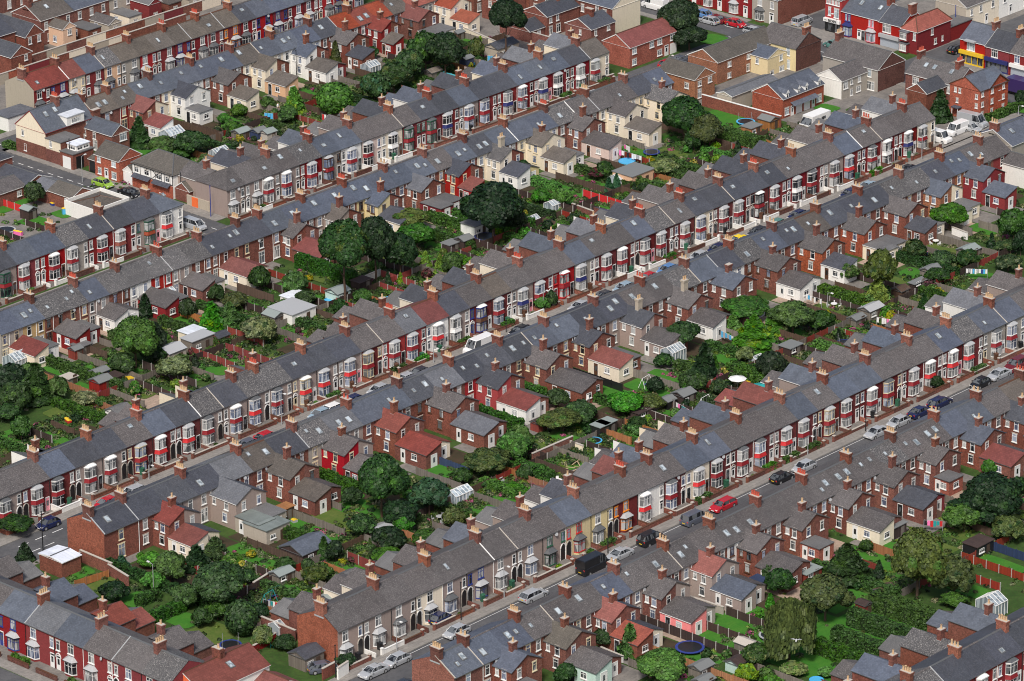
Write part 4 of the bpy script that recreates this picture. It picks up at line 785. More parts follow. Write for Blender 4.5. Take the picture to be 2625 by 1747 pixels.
t = bld('gable_house', 'wide slate roofed brick house between the plain gable and orange flats', 'house', 123.2, 130.0, 21.6, 32.4, 4.05, 2.2, 'y', 'P', 'b', [('W', 2.2, 2.3, 1.3, 1.2, 'n'), ('W', 9.4, 2.3, 1.4, 1.4, 'n')], chims=[(3.4, 10.2, 6.0, 4), (3.4, 2.0, 6.0, 4)], sky=[(8.0, .3), (6.2, .3), (2.6, .3)])
bld('', '', '', 117.6, 123.15, 23.6, 27.6, 3.7, 1.3, 'x', 'D', 'b', [('S', 4.2, 2.2, .8, 1.0, 'n')], parent=t, pname='back_wing')
t = bld('flats', 'orange brick block of flats with two gables and slate roof', 'flats', 119.8, 127.6, 14.1, 20.4, 5.7, 1.8, 'x', 'S', 'o', [('W', 1.2, 4.4, .45, .7, 'n'), ('W', 2.1, 4.4, .45, .7, 'n'), ('W', 1.6, 2.6, .45, .7, 'n'), ('W', 5.6, 4.1, .5, .7, 'n'), ('W', 5.6, 2.5, .5, .7, 'n')]+[('S', x, z, .6, .75, 'n') for x in (.7, 3.1, 5.3) for z in (1.0, 2.7, 4.5)], edge='brown')
b = MB(); roof_poly(b, roof_mat('S'), 2.4, 7.6, -.25, 3.2, 5.72, 1.78, 'y', edge=plain('brown')); link('cross_roof', b.mesh('cross_roof'), t)
b = MB(); b.face([(2.5, -.12, 5.6), (7.5, -.12, 5.6), (5.0, -.12, 7.4)], wall_mat('o')); b.box(2.5, 7.5, -.12, 0, 0, 5.6, wall_mat('o'), 'b'); link('gable_wall', b.mesh('gable_wall'), t)
for x in (3.2, 6.3):
    for z in (1.0, 2.7, 4.5): window(t, x, -.12, z, .6, .75, 'white', 'n')
link('porch', MB().box(-1.1, 0, 3.7, 5.2, 1.9, 2.05, roof_mat('S')).box(-1.0, -.9, 3.8, 3.9, 0, 1.9, plain('white')).box(-1.0, -.9, 5.0, 5.1, 0, 1.9, plain('white')).mesh('porch'), t)
bld('beyond_house', 'rendered end house with slate roof at the right edge beyond the middle backs', 'house', 103.6, 114, -4.6, 3.2, 4.8, 1.9, 'x', 'S', 'g', chims=[(.4, 3.9, 6.6, 3)], sky=[(3, .3)])
bld('beyond_house', 'red and white house at the right edge below the slate end house', 'house', 99.2, 103.4, -11.5, -6.0, 3.6, 1.2, 'y', 'P', 'w', [('S', 1.2, 2.2, .8, 1.0, 'n'), ('S', 3.0, 2.2, .8, 1.0, 'n')])
# --- the main road: houses and shops seen from their street side (west faces)
def shopfront(parent, y0, y1, x, col_, glz, fas_h=2.0, depth=.5, fascia_col=None, shutter=False):
    b = MB(); b.box(x-depth, x, y0, y1, fas_h, fas_h+.62, plain(fascia_col or col_), ''); link('fascia', b.mesh('fascia'), parent)
    b = MB(); b.box(x-.08, x-.001, y0+.15, y1-.15, .35 if not shutter else 0, fas_h-.05, plain('shutter') if shutter else glass(glz), '')
    link('shutter' if shutter else 'shop_window', b.mesh('shop_window'), parent)
    if not shutter:
        b = MB(); n = max(2, int((y1-y0)/1.3))
        for k in range(n+1): yy = y0+.15+(y1-y0-.3)*k/n; b.box(x-.14, x-.05, yy-.06, yy+.06, 0, fas_h, plain(col_))
        b.box(x-.16, x, y0+.1, y1-.1, 0, .35, plain(col_)); link('shop_frame', b.mesh('shop_frame'), parent)
def text(parent, s, loc, size, colr, rz=-math.pi/2, name='lettering', bold=0.0):
    c = bpy.data.curves.new(name, 'FONT'); c.body = s; c.size = size; c.extrude = .012; c.align_x = 'CENTER'; c.offset = bold; c.materials.append(plain(colr))
    tmp = bpy.data.objects.new('tmp', c); col.objects.link(tmp); dg = bpy.context.evaluated_depsgraph_get()
    me = bpy.data.meshes.new_from_object(tmp.evaluated_get(dg)); bpy.data.objects.remove(tmp)
    o = link(name, me, parent, loc); o.rotation_euler = (math.pi/2, 0, rz); return o
t = bld('pub', 'three-storey red brick corner pub with black front and white name board', 'pub', 141.0, 148, 60.6, 64.2, 6.4, 1.2, 'y', 'D', 'R', [('W', 1.0, 3.1, .6, 1.5, 's'), ('W', 2.55, 2.9, 1.1, 1.7, 's')]+[('W', .5+.62*k, 5.2, .45, .8, 'n') for k in range(5)])
shopfront(t, 0, 3.6, 0, 'black', 'd', 2.0, .55, 'white'); text(t, "BEDE'S", (-.57, 1.65, 2.13), .60, 'black', bold=.02); text(t, 'THE', (-.57, 3.1, 2.2), .3, 'black')
t = bld('terraced_house', 'red brick pair with blue bay and pink bay on the main road', 'house', 141.0, 148.5, 52.2, 60.5, 4.6, 2.3, 'y', 'S', 'R', [('W', 4.0, 0, .75, 1.9, 'door'), ('W', 4.9, 0, .75, 1.9, 'bdoor')], sky=[(5.6, .3), (1.4, .3)], chims=[(3.7, .3, 6.8, 4)])
for yy, c_, f_ in ((6.9, 'navy', 'blue'), (1.7, 'pinkp', 'pinkp')):
    o = bay2(t, 0, yy, 'r', f_, 'r', 'lead', 's', one=True, canopy=c_ if c_ != 'pinkp' else 'lead'); o.rotation_euler = (0, 0, -math.pi/2)
    window(t, 0, yy+.35, 2.9, .5, 1.3, f_, 's', -math.pi/2, True); window(t, 0, yy-.35, 2.9, .5, 1.3, f_, 's', -math.pi/2, True)
t = bld('shop', 'red brick shop with dark tiled roof, white bay and grey shutter', 'shop', 141.0, 147.8, 47.3, 52.1, 4.5, 2.1, 'y', 'D', 'R', [('W', 1.7, 2.7, 1.8, 1.4, 'n')], chims=[(3.4, .2, 6.6, 0)])
shopfront(t, .2, 4.6, 0, 'white', 's', 1.75, .5, 'lead', True)
t = bld('corner_house', 'deep red corner house with orange hipped roof and stacked square bays', 'house', 141.0, 150.5, 43.7, 47.2, 4.4, 1.9, 'x', 'R', 'r', [('W', 2.9, 2.6, .6, 1.3, 'n'), ('S', 4.2, 2.7, .6, 1.2, 'n'), ('S', 5.2, .8, .7, .9, 'n'), ('S', 7.2, .9, .4, .8, 'n')], hip=1.7)
for z in (.5, 2.6): bld('', '', '', 140.2, 141.0, 45.4, 47.0, z+1.25, 0, 'x', 'G', 'r', [('W', .8, z, 1.4, 1.15, 'n')], parent=t, pname='square_bay', z0=z-.4)
bld('outbuilding', 'deep red painted yard building behind the orange hipped corner house', 'outbuilding', 150.6, 157, 43.9, 47.6, 2.6, 0, 'x', 'F', 'r')
bld('end_house', 'beige rendered gable end of a cream terrace at the top right', 'house', 156.9, 166.5, 45.2, 52.0, 4.6, 2.0, 'x', 'P', 'c', [('S', 1.6, 2.7, .7, 1.1, 'n'), ('S', 4.3, 2.7, .8, 1.2, 'n'), ('S', 7.8, 2.7, .8, 1.2, 'n'), ('S', 6.0, 0, .8, 1.9, 'door')], wallW='v')
bld('terraced_house', 'cream terrace house cut by the top right edge', 'house', 166.6, 178, 45.2, 52.0, 4.6, 2.0, 'x', 'D', 'w', [('S', 1.6, 2.7, .8, 1.2, 'n'), ('S', 5.3, 2.7, .8, 1.2, 'n'), ('S', 3.4, 0, .8, 1.9, 'door'), ('S', 8.0, .6, 1.2, 1.3, 'n')])
t = bld('shop', 'red shop house with yellow front and large white upper bay', 'shop', 142.8, 149.5, 30.4, 35.8, 4.5, 2.2, 'y', 'S', 'R', [('W', 2.4, 2.7, 1.7, 1.5, 's')], chims=[(3.4, .3, 6.6, 4)])
shopfront(t, .1, 5.3, 0, 'yellow', 'd', 1.9, .5, 'yellow'); link('canopy', MB().box(-.7, 0, 1.9, 4.1, 4.35, 4.6, plain('lead')).mesh('canopy'), t)
t = bld('shop', 'dark blue fronted shop under a grey slate roof at the right edge', 'shop', 142.8, 149.5, 25.2, 30.3, 4.3, 2.2, 'y', 'D', 'r', [('W', 2.0, 2.6, 1.3, 1.4, 'd')], chims=[(3.4, .3, 6.4, 4)])
shopfront(t, .1, 5.0, 0, 'navy', 'd', 1.8, .5, 'navy')
t = bld('shop', 'white shuttered shop with blue upper bay at the right edge', 'shop', 142.8, 149.5, 18.5, 25.1, 4.3, 2.2, 'y', 'P', 'r', [('W', 1.6, 2.6, 1.1, 1.4, 'b')])
shopfront(t, .1, 6.4, 0, 'white', 's', 1.8, .5, 'white', True)

for k, (y0, wl, lb) in enumerate(((84.2, 'r', 'deep red bay house on the main road with white bay'), (78.2, 'r', 'deep red bay house on the main road with twin white doors'), (72.2, 'g', 'beige end house on the main road with green door'), (90.2, 'r', 'deep red bay house at the top edge of the main road'))):
    bld('terraced_house', lb, 'house', 137.6, 145.5, y0, y0+5.9, 4.8, 2, 'y', 'DPSD'[k], 'b' if k == 2 else wl, [('W', 1.8, 0, 1, 1, 'bay1' if k != 1 else 'bay1'), ('W', 1.8, 2.9, 1.0, 1.4, 'n'), ('W', 4.6, 2.9, .8, 1.3, 'n'), ('W', 4.5, 0, .9, 2.1, 'door')], wallW=wl)
bld('back_wing', 'long brown brick rear wing behind the beige end house', 'house', 145.55, 153, 72.2, 77, 3.6, 1.2, 'x', 'D', 'b')
# --- bottom left row, facing left
def row10():
    where = WH['10']; Ys = [13.0, 2.6, -7.8, -18.5, -29.3, -39.9, -45.0]
    codes = [['Mrw', 'Prw'], ['Prw', 'Drw'], ['Pr-W', 'Sr-Bb'], ['Gr-W', 'Sr-W'], ['Pr-W', 'Pr-Wa'], ['Mr-W']]; offc = ['D', 'P', 'D', 'P', 'D', 'S', 'Q', 'Q', 'P', 'P', 'Q']; i = 0
    for g, cs in enumerate(codes):
        ya, yb = Ys[g], Ys[g+1]; n = len(cs)
        for k, c in enumerate(cs):
            y0 = ya+(yb-ya)*k/n; w_ = (ya-yb)/n
            t, ro = front_house(-123.2, y0, w_, k == 1, c, where, i, rz=-math.pi/2, chim='end' if k == 0 and g == 0 else k == 0, single=True,
                off=(4.2, 2.7, offc[i], 'b', 'R' if k == 0 else 'L', k == 0)); i += 1
row10()
t = bld('red_roof_house', 'house with bright red-brown tiled roof and white side wall at the bottom', 'house', -121.0, -109.6, -48.6, -41.4, 3.7, 1.8, 'x', 'Q', 'w', [('S', 4.0, 2.2, .8, 1.1, 'n')], wallW='O', chims=[(6.4, 3.9, 5.3, 1)], sky=[(6.6, .28)])
bld('white_extension', 'low white extension with dark red roof at the bottom edge', 'extension', -112.5, -108.6, -53.0, -48.7, 2.3, .9, 'y', 'Q', 'w', [('S', 1.8, .8, 1.2, .9, 'n')])
bld('garage', 'brick garage with large pale blue metal roof in the corner yard', 'garage', -104.4, -101.0, -4.6, -.2, 2.4, .25, 'x', 'W', 'b')
# ---------------------------------------------------------------- ground, streets
def gm(name, c1, c2, sc=.4, c3=None, crack=False):
    key = 'g_'+name
    if key in _mats: return _mats[key]
    m, nt, bs = _new(name); p = posc(nt)
    b0 = mixc(nt, ramp(nt, noise(nt, p, sc, 5, .65), [(.38, 0.0), (.62, 1.0)]), c1, c2)
    b0 = mixc(nt, ramp(nt, noise(nt, p, sc*7, 3, .7), [(.45, 0.0), (.72, .6)]), b0, c3 or mul(c1, .55))
    if crack:
        mp = N(nt, 'ShaderNodeMapping'); nt.links.new(p, mp.inputs[0])
        b = brickt(nt, mp.outputs[0], (1, 1, 1), (.86, .86, .86), (.6, .6, .6), .9, .6, .02); b0 = mixc(nt, 1.0, b0, b.outputs[0], 'MULTIPLY')
    nt.links.new(b0, bs.inputs['Base Color']); bs.inputs['Roughness'].default_value = .95; bs.inputs['Specular IOR Level'].default_value = .2
    _mats[key] = m; return m
GRD = gm('garden_ground', (.030, .070, .014), (.055, .105, .022), .35, (.040, .036, .020))
TAR = gm('asphalt', (.085, .086, .092), (.115, .115, .12), .25, (.065, .066, .07))
PAV = gm('paving', (.30, .28, .255), (.25, .235, .22), .3, (.20, .19, .175), True)
YARD = gm('yard_concrete', (.24, .22, .20), (.16, .15, .14), .3, (.10, .095, .09))
LAWN = gm('lawn_grass', (.040, .165, .018), (.060, .185, .022), .5, (.035, .12, .016))
LAWN2 = gm('lawn_dry', (.075, .125, .022), (.11, .14, .035), .5, (.05, .10, .02))
SOIL = gm('garden_soil', (.07, .045, .03), (.045, .035, .022), .6, (.03, .05, .015))
PATIO = gm('patio', (.46, .34, .26), (.36, .28, .22), .5, (.26, .2, .16), True)
WPAINT = plain('white')
def sheet(name, label, pts, z, m): 
    return tag(link(name, MB().face([(x, y, z) for x, y in pts], m).mesh(name)), label, kind='structure')
def rect(name, label, x0, x1, y0, y1, z, m): return sheet(name, label, [(x0, y0), (x1, y0), (x1, y1), (x0, y1)], z, m)
sheet('ground', 'garden ground between the rows of houses', [(-900, -900), (1600, -900), (1600, 1600), (-900, 1600)], 0, GRD)
def pavement(label, x0, x1, y0, y1): tag(link('pavement', MB().box(x0, x1, y0, y1, 0, .11, PAV, 'u').mesh('pavement')), label, kind='structure')
rect('road', 'side street running up the left of the photo', -2.2, 2.7, 71.9, 260, .012, TAR)
for lab, x0, x1, ykA, ykB, fA in (('street between the two long middle rows', -126, 127.6, 9.1, 2.2, 13.2), ('street of silver cars at the lower right', -140, 160, -54.1, -62.0, -50.0),
        ('upper street behind the upper long row of backs', -60, 84, 71.9, 65.2, 76.0), ('far upper left street', 2.7, 112, 130.9, 126.8, 135), ('street in the bottom right corner', -140, 60, -121.8, -128, -117.7)):
    rect('road', lab, x0, x1, ykB, ykA, .008, TAR)
    pavement(lab+', far pavement', x0 if x0 > 0 or ykA != 71.9 else 4.2, x1, ykA, ykA+1.9)
    pavement(lab+', near pavement', x0, x1, ykB-.9, ykB)
pavement('upper street, far pavement left of the side street', -60, -2.2, 71.9, 73.8)
pavement('side street, right pavement', 2.7, 5.0, 76.2, 126.8); pavement('side street, right pavement beyond the corner', 2.7, 5.0, 132.9, 200); pavement('side street, left pavement', -3.8, -2.2, 75.5, 240)
rect('road', 'street at the bottom left corner', -134.5, -127.7, -140, 60, .008, TAR); pavement('bottom left pavement', -127.6, -125.9, -60, 9)
rect('road', 'main road at the upper right', 127.6, 135.6, -40, 260, .016, TAR)
pavement('main road, right pavement', 135.6, 140.9, 47.8, 72); pavement('main road, right pavement by the shops', 135.6, 142.7, -30, 36.2); pavement('main road, pavement by the red houses', 135.6, 136.9, 77.6, 200)
pavement('main road, left pavement', 126.1, 127.6, 22, 68.5); pavement('main road, pavement at the top', 126.1, 127.6, 84.5, 200)
rect('road', 'side road past the red corner house', 135.6, 260, 37.0, 43.4, .012, TAR)
rect('road', 'short road beside the pub', 135.6, 260, 65.0, 71.6, .012, TAR)
rect('road', 'close beside the red semi', 96, 127.6, 69.5, 75.4, .012, TAR)
rect('yard', 'concrete yards at the far upper left', 6, 300, 142.0, 300, .010, YARD); rect('yard', 'yards behind the tan houses', 96.2, 120, 51.7, 59.5, .012, YARD); rect('yard', 'yards behind the short terrace', 95, 114, 84, 130, .010, YARD)
rect('yard', 'back yards beside the side street', -24, -3.8, 84, 125, .010, YARD); rect('yard', 'yard of the mews garages', 99, 120, 33.0, 40.0, .020, YARD)
rect('yard', 'car park of the flats', 103.8, 119.6, 13.3, 20.5, .020, YARD); rect('yard', 'yards behind the main road houses', 117, 127, 20, 60, .010, YARD)
rect('yard', 'yards behind the shops', 141, 260, -30, 260, .006, YARD)
pavement('light pavement at the right end of the middle street', 103, 127.6, 10.7, 13.2)
def dash(label, x0, y0, x1, y1, n, w=.12, f=.55, name='road_marking'):
    L = math.hypot(x1-x0, y1-y0); b = MB(); ux, uy = (x1-x0)/L, (y1-y0)/L; s = L/n
    for k in range(n):
        a, c = k*s, k*s+s*f; P = lambda t, o: (x0+ux*t-uy*o, y0+uy*t+ux*o, .020)
        b.face([P(a, -w), P(c, -w), P(c, w), P(a, w)], WPAINT)
    tag(link(name, b.mesh(name)), label, kind='structure')
dash('white centre dashes on the side street', .3, 73.5, .3, 126, 22, .07); dash('white centre dashes on the main road', 131.5, 20, 131.5, 110, 22, .08, .5)
dash('white dashes at the left end of the middle street', -101.5, 7.3, -86, 7.3, 5, .07, .6); dash('parking bay dashes left', -101.5, 4.8, -96.5, 4.8, 2, .07, .7)
dash('junction dashes at the side street', -2, 72.6, 4, 72.6, 6, .1, .55); dash('junction dashes at the far street', 4.4, 127.2, 4.4, 130.6, 4, .1, .55)
dash('edge line of the lower street', -98, -54.5, 60, -54.5, 1, .035, 1.0); dash('kerb line of the lower street', -98, -60.6, 60, -60.0, 30, .035, .8)
dash('give way dashes by the mews close', 127.2, 70, 127.2, 75.2, 6, .1, .55); dash('yellow edge line of the middle street', 60, 9.0, 100, 9.0, 1, .05, 1.0)

# ---------------------------------------------------------------- leaves
def leaf_mesh(name, C, Nn, size, mats, pick=None, asp=1.0, droop=False):
    rs = np.random.RandomState(len(C)); n = len(C); Nn = Nn/np.maximum(1e-6, np.linalg.norm(Nn, axis=1, keepdims=True))
    a = np.cross(Nn, rs.normal(size=(n, 3))); a /= np.maximum(1e-6, np.linalg.norm(a, axis=1, keepdims=True)); b = np.cross(Nn, a)
    if droop: b = np.tile([0, 0, 1.0], (n, 1)); a = np.cross(Nn, b); a /= np.maximum(1e-6, np.linalg.norm(a, axis=1, keepdims=True))
    s = (size*rs.uniform(.6, 1.25, n))[:, None]; k = rs.uniform(.7, 1.0, n)[:, None]
    V = np.stack([C-a*s*k-b*s*asp*.6, C+a*s*k-b*s*asp, C+a*s*k*.8+b*s*asp*.8, C-a*s*k+b*s*asp], 1).reshape(-1, 3)
    me = bpy.data.meshes.new(name); me.vertices.add(n*4); me.vertices.foreach_set('co', V.astype(np.float32).ravel())
    me.loops.add(n*4); me.loops.foreach_set('vertex_index', np.arange(n*4, dtype=np.int32)); me.polygons.add(n)
    me.polygons.foreach_set('loop_start', np.arange(0, n*4, 4, dtype=np.int32)); me.polygons.foreach_set('loop_total', np.full(n, 4, dtype=np.int32))
    for m in mats: me.materials.append(m)
    if pick is not None: me.polygons.foreach_set('material_index', pick.astype(np.int32))
    me.update(); me.validate(); return me
def crown_pts(seed, n, kind='round'):
    rs = np.random.RandomState(seed)
    if kind == 'cone':
        z = rs.beta(1.15, 1.8, n); r = (1-z)**.85*.52*(1+.16*np.sin(z*23+rs.uniform(0, 6)))*rs.uniform(.80, 1.08, n); t = rs.uniform(0, 2*np.pi, n); r *= 1+.10*np.sin(3*t+seed)
        C = np.stack([r*np.cos(t), r*np.sin(t), z*1.5], 1); Nn = np.stack([np.cos(t), np.sin(t), .5+0*t], 1)+rs.normal(scale=.45, size=(n, 3)); return C, Nn
    if kind == 'willow':
        C, Nn = crown_pts(seed, n, 'round'); k = rs.uniform(0, 1, n)**1.5; r = np.hypot(C[:, 0], C[:, 1])[:, None]+.01; C[:, :2] *= 1+.25*(k[:, None])*(1-np.minimum(1, r)); C[:, 2] = C[:, 2]*.8-k*.75*np.hypot(C[:, 0], C[:, 1])+.95; C[:, 2] = np.maximum(C[:, 2], .02); return C, Nn
        z = rs.beta(1.2, 1.1, n); t = rs.uniform(0, 2*np.pi, n); prof = np.clip(1-z**2.6, 0, 1)**.5*(.80+.2*np.sin(z*3.0))
        r = prof*(.82+.12*np.sin(5*t+seed+3*z)+.09*np.sin(9*t+2*z))*rs.uniform(.70, 1.04, n)**.5
        C = np.stack([r*np.cos(t), r*np.sin(t), z*2.0-.15], 1); Nn = np.stack([np.cos(t), np.sin(t), .25+0*t], 1)+rs.normal(scale=.35, size=(n, 3)); return C, Nn
    nl = {'round': 46, 'bush': 12, 'ball': 1, 'wild': 50}[kind]
    if kind == 'ball': L = np.array([[0, 0, 0.]]); Rr = np.array([.95])
    else:
        d = rs.normal(size=(nl, 3)); d /= np.linalg.norm(d, axis=1, keepdims=True); d[:, 2] = np.abs(d[:, 2])*.95-.30
        L = d*rs.uniform(.45, .84, (nl, 1)); Rr = rs.uniform(.14, .34 if kind != 'wild' else .28, nl); L[0] = (0, 0, .08); Rr[0] = .62
    idx = rs.choice(len(Rr), n*3, p=Rr**2/np.sum(Rr**2)); d = rs.normal(size=(n*3, 3)); d /= np.linalg.norm(d, axis=1, keepdims=True)
    C = L[idx]+d*Rr[idx][:, None]*rs.uniform(.74, 1.16, (n*3, 1))
    keep = np.ones(n*3, bool)
    for j in range(len(Rr)):
        q = np.linalg.norm(C-L[j], axis=1) < Rr[j]*.80; keep &= ~(q & (idx != j))
    C, d = C[keep][:n], d[keep][:n]; d = d*.8+C*.5+[0, 0, .25]; Nn = d+rs.normal(scale=.50, size=d.shape)
    C[:, 2] *= .92
    return C, Nn
PRO = {}
def crown_mesh(kind, colr, seed, n, size, extra=None):
    key = (kind, colr, seed, n)
    if key not in PRO:
        C, Nn = crown_pts(seed, n, kind)
        mats = [LM(colr)]; pick = None
        if extra:
            mats.append(LM(extra)); f = np.sin(C[:, 0]*7+seed)*np.sin(C[:, 1]*6)*np.sin(C[:, 2]*8+1)+np.random.RandomState(seed).uniform(-.3, .3, len(C)); pick = (f > .42).astype(int)
        me = leaf_mesh('crown', C, Nn, size, mats, pick, asp=(1.7 if kind == 'willow' else 1.0), droop=(kind == 'willow'))
        PRO[key] = me
    return PRO[key]
BARK = None
def trunk_mesh(seed, h, r, top, birch=False):
    key = ('trunk', seed, round(h, 1), round(r, 2), birch)
    if key in PRO: return PRO[key]
    rs = random.Random(seed); b = MB(); m = plain('white') if birch else plain('timber')
    p = Vector((0, 0, 0)); segs = 4; pts = [p]
    for k in range(1, segs+1): pts.append(Vector((rs.uniform(-.12, .12)*k*r*2, rs.uniform(-.12, .12)*k*r*2, h*k/segs)))
    for k in range(segs): b.tube(pts[k], pts[k+1], r*(1-.14*k), m, 8, r*(1-.14*(k+1)))
    for k in range(6):
        a = 2*math.pi*k/6+rs.uniform(-.4, .4); q = pts[rs.choice([2, 3, 4])]; e = q+Vector((math.cos(a)*top*.62, math.sin(a)*top*.62, top*rs.uniform(.35, .9))); md = (q+e)/2+Vector((0, 0, -.08*top))
        b.tube(q, md, r*.42, m, 6, r*.28); b.tube(md, e, r*.28, m, 5, r*.08)
    PRO[key] = b.mesh('trunk'); return PRO[key]
def tree(label, X, Y, R_, H_, kind='round', colr='m', extra=None, hb=None, cat='tree', group=None, seed=None, n=None, leaf=.225):
    """R_ crown radius, H_ total height, hb height of crown base"""
    seed = rng.randrange(1, 9) if seed is None else seed
    cls = 4.5 if R_ > 3.2 else (2.6 if R_ > 1.9 else 1.4)
    n = n or {4.5: 13000, 2.6: 5600, 1.4: 1900}[cls]
    if kind == 'willow': n = 15000; leaf *= .85
    t = thing('tree', label, cat, (X, Y, 0), rng.uniform(0, 6.28), group)
    hb = hb if hb is not None else max(.1, H_*.22)
    me = crown_mesh(kind, colr, seed, n, leaf/cls, extra); zs = {'cone': 1.5, 'willow': 1.85}.get(kind, 1.72)
    o = link('crown', me, t); sz = (H_-hb)/zs
    o.scale = (R_/(.52 if kind == 'cone' else .98), R_/(.52 if kind == 'cone' else .98), sz)
    o.location = (0, 0, hb if kind == 'cone' else (hb+.15*sz if kind == 'willow' else hb+.78*sz))
    link('trunk', trunk_mesh(seed, max(hb+.35*(H_-hb), .4), max(.07, R_*.055), R_*.9, 'birch' in label), t); return t
def atpx(tile, x, y, h=0.0, s=3.3357): return at(tile[0]+x/s, tile[1]+y/s, h)
def pxm(tile, x, y):   # pixels per metre across the view there
    X, Y = atpx(tile, x, y); d = (X-CX)*AD[0]+(Y-CY)*AD[1]-CAMH*AD[2]; return F_PX/d
A1, A2, A3, A4 = (0, 0), (650, 0), (1300, 0), (1925, 0)
B1, B2, B3, B4 = (0, 430), (650, 430), (1300, 430), (1925, 430)
C1, C2, C3, C4 = (0, 860), (650, 860), (1300, 860), (1925, 860)
D1, D2, D3, D4 = (0, 1277), (650, 1277), (1300, 1277), (1925, 1277)
